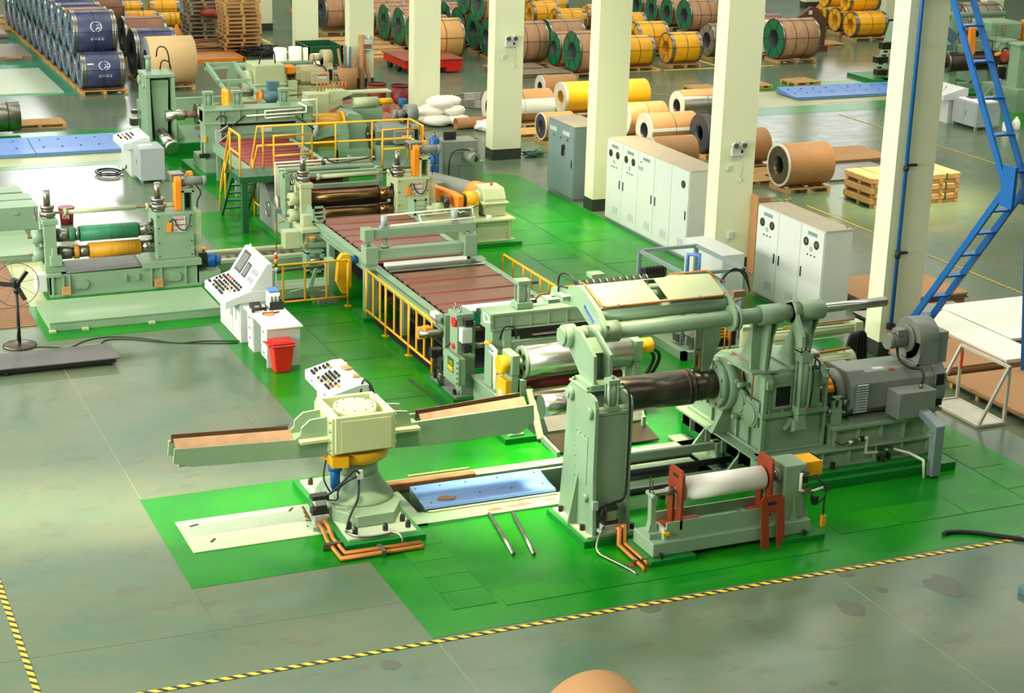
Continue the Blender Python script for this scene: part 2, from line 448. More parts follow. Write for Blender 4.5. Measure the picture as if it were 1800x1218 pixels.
# ---------------------------------------------------------------- columns
def column(label, x, y, wx=0.85, wy=0.46, h=15.0, lights=None):
    c = thing('column', label, 'column', (x, y, 0), 'painted building columns')
    part(c, 'shaft', 'column', bx(x, x+wx, y, y+wy, 0.30, h))
    part(c, 'skirting', 'skirt', bx(x-.012, x+wx+.012, y-.012, y+wy+.012, 0, 0.30))
    return c
def emergency_light(label, x, y, z):
    e = thing('emergency_light', label, 'emergency light', (x, y, z), 'twin-head emergency lights on the columns')
    part(e, 'battery_box', 'white', bx(x-.16, x+.16, y-.075, y, z, z+.19), bev=.012)
    for s in (-1, 1):
        l = part(e, 'lamp_head', 'white', cy((x+s*.1, y-.05, z+.25), (x+s*.1, y-.14, z+.24), .075, .085, n=14), cy((x+s*.1, y-.04, z+.17), (x+s*.1, y-.04, z+.25), .015, n=6))
        part(l, 'reflector', 'steel', cy((x+s*.1, y-.141, z+.24), (x+s*.1, y-.145, z+.24), .062, n=14))
    part(e, 'switch', 'bolt', bx(x+.06, x+.11, y-.079, y-.074, z+.06, z+.13))
    part(e, 'cable', 'white', tb([(x+.14, y-.01, z), (x+.15, y-.012, z-.3), (x+.13, y-.012, z-.5)], .006, n=5), bx(x-.22, x-.12, y-.03, y, z-.3, z-.2), cy((x+.13, y-.02, z-.5), (x+.13, y-.02, z-.56), .022, n=8))
COLS = [(25.5, 'cream column nearest the camera with the blue conduit'), (31.6, 'cream column between the two white control cabinets'),
        (37.5, 'cream column between the grey switch cabinet and the long white cabinet'), (43.75, 'cream column behind the blue gas cylinder with a twin lamp'),
        (49.9, 'cream column behind the heap of white sacks'), (56.0, 'cream column with cardboard tubes leaning on it'), (62.1, 'cream column behind the dark green scrap bin')]
for y, lb in COLS: column(lb, 18.8, y)
column('farthest cream column of the near row, beside the tall pallet stack', 19.3, 69.8)
column('far cream column at the top edge behind the brown lifting hook', 46.8, 71.7)
column('far cream column just left of the nearest column', 46.9, 65.4)
column('far cream column behind the ladder at the top right', 47.2, 58.9)
emergency_light('twin-head emergency light on the column behind the gas cylinder', 19.25, 43.75, 3.1)
emergency_light('twin-head emergency light on the column between the white cabinets', 19.2, 31.6, 2.55)
bp = thing('conduit', 'blue steel conduit running up the nearest column', 'conduit', (18.99, 25.44, 0.6))
part(bp, 'pipe', 'dblue', tb([(18.99, 25.44, .65), (18.99, 25.44, 12)], .035, n=10))
part(bp, 'end_box', 'bolt', bx(18.93, 19.06, 25.4, 25.5, .55, .66))
part(bp, 'bracket', 'bolt', bx(18.97, 19.2, 25.4, 25.46, 3.6, 3.64), cy((18.99, 25.44, 3.52), (18.99, 25.44, 3.6), .05, n=10))
part(bp, 'bracket', 'bolt', bx(18.97, 19.18, 25.4, 25.46, 1.98, 2.02), cy((18.99, 25.44, 1.9), (18.99, 25.44, 2.05), .05, n=10))
# ================================================================ coil pit and turnstile
pit = thing('coil_pit_lining', 'pale green steel frame lining the coil car pit', 'pit frame', (PX0, PY0, 0))
part(pit, 'rim', 'green', bx(8.1, 13.5, 21.2, 21.56, 0, .035), label='front rim beam with paint worn off')
part(pit, 'rim', 'green', bx(8.1, 13.5, 22.6, 22.82, 0, .05))
part(pit, 'end_rim', 'green', bx(8.06, 8.26, 21.2, 22.82, 0, .04))
part(pit, 'rail', 'green', bx(8.26, 13.4, 21.62, 21.68, -.4, .0))
part(pit, 'rail', 'green', bx(8.26, 13.4, 22.5, 22.56, -.4, .02))
part(pit, 'worn_patch', 'wood2', blot(9.75, 21.36, .22, .05, 3, .037), blot(9.35, 21.33, .13, .05, 4, .037), blot(10.25, 21.4, .12, .03, 9, .037))
part(pit, 'cover_plate', 'greyb', bx(11.15, 13.2, 22.3, 22.62, .02, .05))
part(pit, 'cover_plate', 'green', bx(11.3, 13.0, 21.85, 22.2, .0, .03))
car = thing('coil_car', 'coil car head with a bright blue cover and toothed front edge', 'coil car', (9.35, 21.85, -.1))
part(car, 'body', 'green', pr('x', [(21.56, -.3), (21.56, -.02), (21.62, .06), (21.8, .1), (22.25, .12), (22.25, -.3)], 8.38, 10.42))
part(car, 'blue_cover', 'blue', pr('x', [(21.58, .07), (21.6, .10), (21.8, .115), (22.2, .185), (22.2, .165), (21.8, .09)], 8.36, 10.42), label='blue cover sheet with one worn patch')
part(car, 'worn_patch', 'wood2', pr('z', [(8.62, 21.76), (8.72, 21.72), (8.85, 21.70), (8.92, 21.78), (8.84, 21.80), (8.76, 21.86), (8.66, 21.83)], .11, .128))
for k in range(26):
    part(car, 'tooth', 'green', bx(8.44+.077*k, 8.475+.077*k, 21.525, 21.57, -.05, .03))
part(car, 'rail', 'cream_green', bx(8.4, 10.42, 21.52, 21.565, .03, .055), bx(8.4, 10.42, 21.52, 21.565, -.08, -.05))
part(car, 'bolts', 'bolt', *bolts([(8.42, 22.12, .165), (8.8, 22.12, .17), (9.2, 22.12, .17), (9.7, 22.12, .17), (10.3, 22.12, .17), (8.5, 21.7, .105), (9.3, 21.8, .115), (9.8, 21.8, .115), (10.3, 21.8, .115)], .012, .012))
single('timber_beam', 'weathered brown timber lying along the pit edge', 'timber', 'wood2', bx(8.12, 9.5, 22.42, 22.56, .035, .16), bev=.012)
single('wood_strip', 'thin pale wooden strip on the timber by the pit', 'wooden strip', 'wood', bx(8.5, 9.46, 22.6, 22.65, .16, .175))
single('steel_rod', 'bright steel rod left of its twin on the green floor', 'rod', 'steel', cy((9.2, 21.22, .03), (8.98, 19.84, .03), .028, n=12), group='steel rods on the floor')
single('steel_rod', 'bright steel rod right of its twin, nearer the tall stand', 'rod', 'steel', cy((9.53, 21.12, .03), (9.24, 19.74, .03), .028, n=12), group='steel rods on the floor')
wp = thing('steel_plate', 'pale bare steel plate on the green floor under the turnstile arm', 'floor plate', (5, 21.4, 0))
part(wp, 'plate', 'alu', bx(4.98, 6.95, 21.4, 22.48, .004, .016))
for x, y, a in ((5.2, 22.28, .3), (5.32, 21.7, .9), (6.62, 22.36, .9), (6.72, 21.72, .2)):
    part(wp, 'lifting_slot', 'bolt', rot(bc(x, y, .018, .13, .035, .006), 'Z', a, (x, y, 0)))

M['upst'] = paint('dark_worn_upstand', (96, 72, 50), 0.5, 0.2, var=0.15)
M['nplate'] = paint('pale_blue_plate', (128, 146, 176), 0.4)
t = thing('turnstile', 'pale green coil turnstile with two long arms and a yellow slewing ring', 'turnstile', (7.48, 21.95, 0))
part(t, 'plinth', 'plinth', bx(6.9, 8.05, 20.72, 23.2, .004, .1))
part(t, 'base_plate', 'alu', bx(6.98, 7.96, 20.84, 23.1, .1, .13))
part(t, 'anchor_bolts', 'bolt', *[s for p in [(7.12, 21.0), (7.1, 21.2), (7.55, 20.98), (7.88, 20.98), (7.88, 21.2), (7.08, 22.9), (7.5, 22.95), (7.86, 22.9)] for s in (cy((p[0], p[1], .13), (p[0], p[1], .2), .04, n=8), cy((p[0], p[1], .2), (p[0], p[1], .235), .04, .02, n=8))])
cx, cyy = 7.48, 21.95
octo = [(cx-.27, cyy-.78), (cx+.27, cyy-.78), (cx+.5, cyy-.4), (cx+.5, cyy+.4), (cx+.27, cyy+.78), (cx-.27, cyy+.78), (cx-.5, cyy+.4), (cx-.5, cyy-.4)]
part(t, 'pedestal', 'green', pr('z', octo, .13, .3), bev=.01)
part(t, 'cone', 'green', lathe([(.50, .29), (.50, .33), (.46, .37), (.36, .5), (.3, .62), (.285, .66)], (cx, cyy, 0)))
part(t, 'neck', 'green', cy((cx, cyy, .64), (cx, cyy, .9), .285, n=32))
part(t, 'slewing_ring', 'yellow', cy((cx, cyy, .86), (cx, cyy, .92), .33, n=36), cy((cx, cyy, .92), (cx, cyy, 1.06), .43, n=36), pr('z', [(6.98, 21.55), (7.2, 21.5), (7.3, 21.9), (7.1, 22.05), (6.96, 22.0)], .9, 1.06))
m = part(t, 'slew_motor', 'dblue', cy((7.06, 21.68, .56), (7.06, 21.68, .9), .07, n=14), cy((7.06, 21.68, .82), (7.06, 21.68, .9), .1, n=14), cy((7.06, 21.68, .52), (7.06, 21.68, .57), .055, n=14))
part(t, 'bearing_neck', 'cream_green', cy((cx, cyy, 1.05), (cx, cyy, 1.16), .33, n=28))
h = part(t, 'head', 'cream_green', bx(7.0, 7.84, 21.46, 21.53, 1.13, 1.66), bx(7.0, 7.84, 22.3, 22.37, 1.13, 1.66), bx(7.0, 7.07, 21.53, 22.3, 1.13, 1.66), bx(7.77, 7.84, 21.53, 22.3, 1.13, 1.66), bx(7.0, 7.84, 21.53, 22.3, 1.13, 1.5), bev=.006)
part(h, 'front_panel', 'cream_green', bx(7.08, 7.8, 21.445, 21.462, 1.15, 1.6))
part(t, 'top_cap', 'cream_green', cy((cx-.05, cyy-.02, 1.5), (cx-.05, cyy-.02, 1.65), .3, n=32))
part(t, 'cap_bolts', 'bolt', *bolts([(cx-.05+.26*math.cos(a), cyy-.02+.26*math.sin(a), 1.65) for a in [i*PI/5 for i in range(10)]], .01, .01))
for s, nm in ((-1, 'left'), (1, 'right')):
    X0 = 7.0 if s < 0 else 7.84
    def X(d): return X0+s*d
    prof = [(X(0), 1.13), (X(0), 1.60), (X(.28), 1.58), (X(.4), 1.48), (X(.42), 1.38), (X(.5), 1.32), (X(2.16), 1.40), (X(2.18), 1.2), (X(1.95), 1.12), (X(.0), 1.02)]
    if s > 0: prof = [(X(0), 1.13), (X(0), 1.58), (X(.3), 1.54), (X(.36), 1.36), (X(2.24), 1.40), (X(2.26), 1.16), (X(2.05), 1.0), (X(.6), .99), (X(0), 1.02)]
    arm = part(t, 'arm', 'green', pr('y', prof, 21.72, 21.76), pr('y', prof, 22.04, 22.08), bx(min(X(.5), X(2.1)), max(X(.5), X(2.1)), 21.76, 22.04, 1.12, 1.22), bx(min(X(0), X(.5)), max(X(0), X(.5)), 21.76, 22.04, 1.1, 1.3), label='long coil arm with a V-shaped copper-lined top')
    part(arm, 'lining', 'copper', beam((X(.52), 21.80, 1.365), (X(2.14), 21.80, 1.44), .17, .02, up=(0, -.6, .8)), label='worn copper strip')
    part(arm, 'upstand', 'upst', beam((X(.52), 22.0, 1.375), (X(2.14), 22.0, 1.45), .02, .12))
    part(arm, 'stiffener', 'cream_green', bx(min(X(0), X(.45)), max(X(0), X(.45)), 21.6, 21.72, 1.28, 1.32), bx(min(X(0), X(.4)), max(X(0), X(.4)), 22.08, 22.2, 1.28, 1.32))
    part(arm, 'flange', 'cream_green', bx(min(X(0), X(.04)), max(X(0), X(.04)), 21.5, 22.3, 1.1, 1.64))
    part(arm, 'flange_bolts', 'green', *bolts([(X(.04), 21.56, z) for z in (1.18, 1.3, 1.45, 1.58)], .025, .03*1, (s, 0, 0)))
vb = thing('valve_block', 'hydraulic valve block with solenoids beside the turnstile base', 'valve block', (6.82, 21.65, .1))
part(vb, 'bracket', 'green', bx(6.68, 6.92, 21.5, 21.8, .016, .08))
part(vb, 'manifold', 'cabgrey', bx(6.72, 6.9, 21.55, 21.75, .08, .22))
part(vb, 'solenoid', 'bolt', bx(6.7, 6.94, 21.58, 21.72, .22, .3), bx(6.74, 6.9, 21.56, 21.74, .3, .36))
part(vb, 'solenoid', 'cabgrey', bx(6.74, 6.9, 21.58, 21.72, .36, .44))
part(vb, 'solenoid', 'bolt', bx(6.7, 6.94, 21.58, 21.72, .44, .5))
part(vb, 'fittings', 'copper', *[cy((6.68, 21.58+.05*k, .16), (6.6, 21.58+.05*k, .17+.05*k), .016, n=8) for k in range(4)])
hz = thing('hose', 'black hydraulic hoses looping from the slewing motor to the valve block', 'hose', (7.0, 21.5, .3))
part(hz, 'hose', 'black', tb([(6.8, 21.65, .45), (6.95, 21.5, .55), (7.12, 21.35, .82), (7.25, 21.38, .92), (7.35, 21.45, .8)], .016, smooth=2))
part(hz, 'hose', 'black', tb([(7.34, 21.5, .75), (7.3, 21.35, .5), (7.1, 21.2, .3), (7.05, 21.15, .14)], .016, smooth=2))
part(hz, 'hose', 'black', tb([(6.9, 21.7, .4), (7.05, 21.5, .42), (7.02, 21.48, .6), (7.14, 21.4, .75), (7.33, 21.45, .78)], .012, smooth=2))
part(hz, 'hose', 'black', tb([(6.95, 21.75, .95), (6.88, 21.7, .7), (6.98, 21.6, .5)], .012, smooth=2))
part(hz, 'junction_box', 'white', bx(7.3, 7.38, 21.42, 21.47, .74, .86))
cpp = thing('copper_pipes', 'pair of copper hydraulic pipes bent around the turnstile plinth', 'pipes', (6.85, 20.6, 0))
part(cpp, 'pipe', 'cpipe', tb([(6.84, 21.55, .16), (6.84, 21.3, .15), (6.84, 21.12, .06), (6.84, 20.58, .06), (7.9, 20.58, .06), (7.9, 20.56, .0)], .028, n=10))
part(cpp, 'pipe', 'cpipe', tb([(6.76, 21.55, .12), (6.76, 21.28, .11), (6.75, 21.1, .045), (6.75, 20.47, .045), (7.86, 20.47, .045), (7.9, 20.47, .05), (7.9, 20.47, 0)], .028, n=10))
part(cpp, 'clamp', 'steel', bx(6.62, 6.9, 20.86, 20.92, .01, .1))
part(cpp, 'clamp', 'steel', bx(7.3, 7.36, 20.4, 20.64, .01, .1))
part(cpp, 'silver_hose', 'steel', tb([(7.02, 21.1, .14), (7.05, 20.9, .16), (7.2, 20.8, .15), (7.5, 20.82, .14), (7.6, 20.8, .18), (7.68, 20.66, .16), (7.68, 20.62, .0)], .018, smooth=2))

# ================================================================ recoiler: outboard stand
st = thing('separator_stand', 'tall pale green outboard stand in front of the recoiler mandrel', 'machine stand', (10.4, 20.3, 0))
part(st, 'plinth', 'plinth', bx(9.98, 10.9, 19.72, 20.95, .004, .1))
part(st, 'base_plate', 'alu', bx(10.05, 10.84, 19.79, 20.9, .1, .13))
part(st, 'anchor_bolts', 'bolt', *[cy((x, y, .13), (x, y, .21), .035, n=8) for x, y in ((10.1, 20.05), (10.1, 20.75), (10.78, 19.86), (10.78, 20.8))])
pl = [(19.98, .13), (20.85, .13), (20.80, 1.2), (20.74, 2.06), (20.72, 2.1), (19.95, 2.1), (19.86, 2.05), (19.82, 1.95), (19.82, 1.1)]
pl = [(19.86, .13), (20.84, .13), (20.74, 2.02), (20.66, 2.1), (20.0, 2.1), (19.9, 2.06), (19.86, 1.96)]
part(st, 'side_plate', 'green', pr('x', pl, 10.14, 10.19), label='left side plate with rounded top corner')
part(st, 'side_plate', 'green', pr('x', pl, 10.66, 10.71))
part(st, 'front_panel', 'green', bx(10.19, 10.66, 19.92, 19.95, .13, 1.86))
part(st, 'back_panel', 'green', bx(10.19, 10.66, 20.7, 20.74, .13, 1.98))
part(st, 'shelf', 'green', bx(10.19, 10.66, 19.9, 20.74, 1.84, 1.88))
part(st, 'buttress', 'green', pr('y', [(10.0, .13), (10.14, .13), (10.14, .95)], 20.3, 20.34), pr('x', [(19.80, .13), (19.86, .13), (19.86, 1.0)], 10.14, 10.19), pr('x', [(19.80, .13), (19.86, .13), (19.86, 1.0)], 10.66, 10.71), pr('x', [(20.84, .13), (20.9, .13), (20.8, 1.0)], 10.14, 10.19), label='tapering foot gussets')
part(st, 'access_cover', 'green', bx(10.132, 10.14, 20.05, 20.4, .8, 1.45))
part(st, 'boss', 'green', cy((10.08, 20.62, 1.95), (10.15, 20.62, 1.95), .1, n=18), cy((10.06, 20.62, 1.95), (10.08, 20.62, 1.95), .06, n=14), cy((10.08, 20.0, 1.86), (10.15, 20.0, 1.86), .085, n=18), cy((10.08, 20.02, .62), (10.15, 20.02, .62), .06, n=12))
part(st, 'cross_shaft', 'green', cy((10.19, 20.0, 1.86), (10.36, 20.0, 1.86), .07, n=16), cy((10.5, 20.0, 1.86), (10.66, 20.0, 1.86), .07, n=16))
part(st, 'small_bolts', 'green', *bolts([(10.135, 20.05+.12*k, 1.48) for k in range(4)]+[(10.135, 20.42, .8+.15*k) for k in range(4)], .012, .012, (-1, 0, 0)))
cylp = part(st, 'lift_cylinder', 'green', cy((10.43, 19.98, 1.9), (10.43, 19.98, 2.3), .065, n=16), bc(10.43, 19.98, 1.92, .17, .16, .06), bc(10.43, 19.98, 2.3, .17, .16, .06), cy((10.43, 19.98, 2.33), (10.43, 19.98, 2.37), .03, n=8), *[cy((10.43+a*.065, 19.98+b*.06, 1.92), (10.43+a*.065, 19.98+b*.06, 2.3), .014, n=6) for a in (-1, 1) for b in (-1, 1)])
part(st, 'top_pad', 'green', bx(10.14, 10.71, 20.15, 20.72, 2.1, 2.13), bx(10.2, 10.62, 20.16, 20.66, 2.13, 2.19), bev=.006)
part(st, 'pad_bolts', 'green', *bolts([(10.17, 20.2, 2.13), (10.17, 20.64, 2.13), (10.66, 20.2, 2.13), (10.66, 20.64, 2.13)], .025, .04))
part(st, 'hose', 'black', tb([(10.56, 19.95, 2.26), (10.63, 19.86, 2.2), (10.64, 19.82, 1.9), (10.64, 19.82, .75), (10.6, 19.8, .6), (10.4, 19.78, .6), (10.3, 19.8, .5), (10.25, 19.78, .42)], .02, smooth=2))
part(st, 'hose', 'black', tb([(10.24, 19.85, .45), (10.28, 19.78, .6), (10.42, 19.75, .58), (10.5, 19.78, .5)], .014, smooth=2))
vb2 = thing('valve_block', 'hydraulic valve block at the foot of the tall separator stand', 'valve block', (10.35, 19.75, .1))
part(vb2, 'bracket', 'alu', bx(10.2, 10.52, 19.66, 19.8, .2, .24))
part(vb2, 'manifold', 'cabgrey', bx(10.24, 10.48, 19.68, 19.8, .24, .32))
part(vb2, 'solenoid', 'bolt', bx(10.25, 10.47, 19.69, 19.8, .32, .38)); part(vb2, 'solenoid', 'steel', bx(10.3, 10.44, 19.69, 19.8, .38, .52)); part(vb2, 'solenoid', 'bolt', bx(10.28, 10.46, 19.69, 19.8, .52, .58))
part(vb2, 'junction_box', 'cabgrey', bx(10.12, 10.2, 19.78, 19.83, .52, .64))
cp2 = thing('copper_pipes', 'pair of copper pipes running from the stand valve into the floor', 'pipes', (10.5, 19.2, 0))
part(cp2, 'pipe', 'cpipe', tb([(10.5, 19.7, .28), (10.53, 19.62, .3), (10.53, 19.6, .06), (10.53, 18.95, .05), (10.53, 18.9, 0)], .028, n=10))
part(cp2, 'pipe', 'cpipe', tb([(10.42, 19.7, .26), (10.45, 19.6, .28), (10.44, 19.58, .05), (10.42, 18.82, .05), (10.42, 18.78, .0)], .028, n=10))
part(cp2, 'clamp', 'steel', bx(10.36, 10.42, 18.98, 19.03, .0, .09), bx(10.5, 10.6, 18.98, 19.03, 0, .09))
part(cp2, 'base_strip', 'rust', bx(10.3, 10.66, 18.95, 19.06, .005, .02))
single('silver_hose', 'silver flexible conduit trailing from the stand onto the green floor', 'hose', 'steel', tb([(10.25, 19.68, .3), (10.12, 19.6, .2), (10.05, 19.5, .03), (10.15, 19.2, .03), (10.25, 18.85, .03), (10.28, 18.72, .01)], .018, smooth=2))

# ---------------------------------------------------------------- overarm separator
ov = thing('overarm_separator', 'pale green overarm separator frame spanning above the recoiler mandrel', 'separator arm', (12.2, 21.0, 2.1))
PYc, PZc = 21.0, 2.65
part(ov, 'pivot_pipe', 'green', cy((10.25, PYc, PZc), (14.3, PYc, PZc), .115, n=24))
part(ov, 'end_boss', 'green', cy((10.16, PYc, PZc), (10.33, PYc, PZc), .165, n=24), cy((10.12, PYc, PZc), (10.16, PYc, PZc), .13, n=24), *bolts([(10.12, PYc+.08*a, PZc+.08*b) for a in (-1, 1) for b in (-1, 1)], .014, .012, (-1, 0, 0)))
plat = [(20.9, 2.80), (21.12, 2.74), (21.14, 2.55), (20.74, 2.28), (20.62, 2.19), (20.2, 2.19), (20.22, 2.58), (20.68, 2.80)]
for x in (10.26, 10.5):
    part(ov, 'support_plate', 'green', pr('x', plat, x, x+.045))
part(ov, 'support_web', 'green', bx(10.3, 10.5, 20.5, 20.53, 2.19, 2.6), rot(bc(10.4, 20.55, 2.62, .22, .3, .03), 'X', .5, (10.4, 20.55, 2.62)))
armp = [(20.87, 2.55), (20.87, 2.78), (21.0, 2.83), (21.15, 2.93), (21.62, 3.12), (21.72, 3.12), (22.66, 2.86), (22.69, 2.66), (21.75, 2.80), (21.2, 2.58), (21.0, 2.52)]
for x0, nm in ((10.74, 'left'), (12.85, 'right')):
    a = part(ov, 'swing_arm', 'green', pr('x', armp, x0, x0+.07))
    if nm == 'left':
        lg = part(a, 'name_plate', 'nplate', pr('x', [(21.53, 2.93), (21.55, 2.84), (21.19, 2.66), (21.13, 2.68), (21.1, 2.735)], x0-.006, x0-.001))
        lg['label'] = 'pale blue maker plate on the left arm'
        text(lg, 'lettering', 'BAICHTUN', .085, 'dblue', (x0-.008, 21.27, 2.755), rx=(0, -.87, -.46), up=(0, -.4, .9))
        part(lg, 'emblem', 'dblue', cy((x0-.009, 21.5, 2.88), (x0-.006, 21.5, 2.88), .032, n=14))
    part(a, 'collar', 'green', cy((x0-.03, PYc, PZc), (x0+.02, PYc, PZc), .19, n=24), cy((x0+.02, PYc, PZc), (x0+.26, PYc, PZc), .155, n=24) if nm == 'left' else cy((x0+.05, PYc, PZc), (x0+.1, PYc, PZc), .19, n=24))
part(ov, 'cross_tube', 'green', cy((10.8, 21.2, 2.82), (12.86, 21.2, 2.82), .1, n=20))
part(ov, 'cross_tube', 'green', cy((10.8, 21.62, 2.92), (12.86, 21.62, 2.92), .08, n=18), cy((10.8, 22.5, 2.75), (12.86, 22.5, 2.75), .06, n=16))
def cpan(x0, x1, xs):
    return [(x0, 21.16, 2.95), (x1, 21.16, 2.95), (x1-xs, 21.68, 3.145), (x0-xs if x0 > 11 else x0, 21.68, 3.145)]
def sheet(q, th=.015):
    v = [tuple(p) for p in q]+[(p[0], p[1], p[2]-th) for p in q]
    return v, [(0,1,2,3),(7,6,5,4),(0,4,5,1),(1,5,6,2),(2,6,7,3),(3,7,4,0)], [False]*6
part(ov, 'cover_panel', 'cream_green', sheet([(10.82, 21.16, 2.95), (11.78, 21.16, 2.95), (11.74, 21.68, 3.145), (10.82, 21.68, 3.145)]), label='pale yellow cover sheet, left')
part(ov, 'cover_panel', 'cream_green', sheet([(11.92, 21.16, 2.95), (12.84, 21.16, 2.95), (12.84, 21.68, 3.145), (11.92, 21.68, 3.145)]), label='pale yellow cover sheet, right')
part(ov, 'cover_flap', 'cream_green', sheet([(10.82, 21.68, 3.145), (12.84, 21.68, 3.145), (12.84, 22.1, 3.02), (10.82, 22.1, 3.02)]))
for k in range(2):
    part(ov, 'copper_line', 'cpipe', tb([(10.8, 21.75+.02*k, 3.16), (10.8, 21.66, 3.165), (10.82+.03*k, 21.2-.02*k, 2.975), (10.9, 21.15-.02*k, 2.965), (12.78, 21.15-.02*k, 2.965), (12.84, 21.2, 2.99)], .012, n=6))
part(ov, 'copper_line', 'cpipe', tb([(12.2, 21.75, 3.17), (12.82, 21.74, 3.17), (12.95, 21.4, 3.08)], .014, n=6))
part(ov, 'pipe_clip', 'steel', bx(11.08, 11.11, 21.08, 21.18, 2.95, 2.985)); part(ov, 'pipe_clip', 'steel', bx(12.4, 12.43, 21.08, 21.18, 2.95, 2.985))
part(ov, 'separator_disc', 'steel', *[ring((10.95+.11*k, 22.2, 2.96), (10.965+.11*k, 22.2, 2.96), .11, .04, n=16) for k in range(11)], label='row of thin separator discs')
part(ov, 'hose', 'black', tb([(10.78, 22.5, 2.85), (10.77, 22.5, 3.1), (10.79, 22.2, 3.2), (10.8, 21.95, 3.1)], .016, smooth=2)); part(ov, 'hose', 'black', tb([(10.72, 22.35, 2.8), (10.7, 22.35, 2.98), (10.74, 22.1, 3.0)], .016, smooth=2))
part(ov, 'end_cylinder', 'green', cy((10.66, 22.5, 2.78), (10.76, 22.5, 2.78), .03, n=8), bx(10.56, 10.76, 22.36, 22.6, 2.7, 2.76), bx(10.62, 10.8, 22.0, 22.25, 2.84, 2.9))
for k in range(4):
    part(ov, 'hose', 'black', tb([(12.9, 21.45+.03*k, 3.0), (13.0+.05*k, 21.5, 3.2+.03*k), (13.5, 21.75, 3.15-.04*k), (13.72, 21.95, 2.75), (13.75, 22.0, 2.7)], .014, smooth=2))
# hanging arm behind, above the gearbox flange
part(ov, 'guard_plate', 'steel', bx(12.85, 12.98, 21.98, 22.0, 1.5, 2.45), label='bare steel guard plate with warning print')
part(ov, 'guard_print', 'bolt', bx(12.88, 12.95, 21.974, 21.979, 1.86, 1.875), bx(12.89, 12.91, 21.974, 21.979, 1.6, 1.78)); part(ov, 'guard_print', 'orange', bx(12.92, 12.95, 21.974, 21.979, 1.58, 1.75))
part(ov, 'hanger', 'green', pr('y', [(12.98, 2.6), (13.25, 2.6), (13.28, 2.0), (13.1, 1.5), (12.98, 1.5)], 21.96, 22.06), pr('x', [(21.1, 2.6), (21.9, 2.5), (22.06, 2.4), (22.06, 2.55), (21.1, 2.75)], 13.0, 13.08))
# lugs on the gearbox that carry the pipe
for x in (13.5, 14.2):
    lug = part(ov, 'pivot_lug', 'green', cy((x-.2 if x > 14 else x-.18, PYc, PZc), (x+.2 if x > 14 else x+.18, PYc, PZc), .15, n=24), pr('y', [(x-.16, PZc-.05), (x+.16, PZc-.05), (x+.2, 2.2), (x+.16, 1.75), (x-.16, 1.75), (x-.18, 2.2)], 21.15, 21.2), pr('x', [(20.95, PZc-.1), (21.2, PZc-.05), (21.75, 1.75), (21.0, 1.75)], x-.02, x+.03), pr('x', [(20.95, PZc-.1), (21.2, PZc-.05), (21.75, 1.75), (21.3, 1.75)], x+.12, x+.16), bev=.005)
    part(lug, 'foot', 'green', bx(x-.24, x+.24, 20.98, 21.8, 1.73, 1.77))
lev = part(ov, 'lever', 'green', cy((13.84, PYc, PZc), (13.9, PYc, PZc), .17, n=24), pr('x', [(20.95, 2.82), (21.1, 2.76), (20.98, 2.56), (20.72, 2.2), (20.6, 2.22), (20.62, 2.38)], 13.84, 13.9))
part(ov, 'chrome_rod', 'chrome', cy((14.4, PYc+.3, 2.55), (15.75, PYc+.3, 2.55), .075, n=20))
# ---------------------------------------------------------------- recoiler gearbox, mandrel, motor
rc_ = thing('recoiler', 'pale green recoiler gearbox with dark perforated mandrel', 'recoiler', (13.9, 21.9, 0))
part(rc_, 'plinth', 'plinth', bx(13.45, 16.7, 20.4, 23.3, .004, .13), bx(13.45, 16.4, 20.52, 23.3, .13, .2), label='stepped green concrete plinth')
bs = part(rc_, 'base_frame', 'green', bx(13.42, 16.45, 20.8, 20.84, .2, .46), bx(13.4, 16.47, 20.72, 21.0, .44, .47), bx(13.42, 13.46, 20.8, 23.2, .2, .46), bx(13.3, 13.6, 20.8, 23.25, .44, .47), bx(13.42, 16.45, 21.1, 23.2, .2, .44), bx(16.41, 16.45, 20.8, 23.2, .2, .46), bx(13.35, 16.47, 20.7, 21.0, .2, .22))
for k in range(7): part(bs, 'rib', 'green', bx(13.5+.48*k, 13.52+.48*k, 20.73, 20.8, .22, .44))
for k in range(4): part(bs, 'rib', 'green', bx(13.33, 13.42, 21.3+.5*k, 21.32+.5*k, .2, .44))
part(bs, 'anchor_bolts', 'bolt', *[cy((x, 20.66, .2), (x, 20.66, .3), .04, n=8) for x in (13.6, 14.6, 15.5, 16.4)])
# sloping left wing of the base
part(rc_, 'base_wing', 'green', bx(13.1, 13.42, 21.0, 23.1, .02, .05), pr('y', [(13.1, .05), (13.42, .05), (13.42, .44)], 21.3, 21.34), pr('y', [(13.1, .05), (13.42, .05), (13.42, .44)], 22.4, 22.44))
gb = part(rc_, 'gearbox_lower', 'green', bx(13.52, 14.55, 21.0, 23.1, .5, 1.05), bx(13.46, 14.6, 20.94, 23.15, .47, .51), bev=.008)
gu = part(rc_, 'gearbox_upper', 'green', pr('x', [(21.0, 1.1), (21.0, 1.66), (21.08, 1.74), (22.0, 1.74), (22.4, 1.66), (23.0, 1.2), (23.0, 1.1)], 13.56, 14.5), bev=.008)
part(rc_, 'split_flange', 'green', bx(13.46, 14.62, 20.93, 23.16, 1.03, 1.1), *bolts([(13.6+.23*k, 20.97, 1.1) for k in range(5)], .022, .04), bev=.005)
part(rc_, 'corner_lug', 'green', pr('x', [(20.9, 1.5), (20.9, 1.6), (21.05, 1.76), (21.5, 1.76), (21.5, 1.7), (21.05, 1.62), (20.98, 1.5)], 13.5, 13.6), pr('x', [(20.9, 1.5), (20.9, 1.6), (21.05, 1.76), (21.5, 1.76), (21.5, 1.7), (21.05, 1.62), (20.98, 1.5)], 14.46, 14.56))
part(rc_, 'end_rib', 'green', bx(14.55, 14.6, 20.95, 21.02, .5, 1.7), bx(13.48, 13.54, 20.95, 21.02, .5, 1.66))
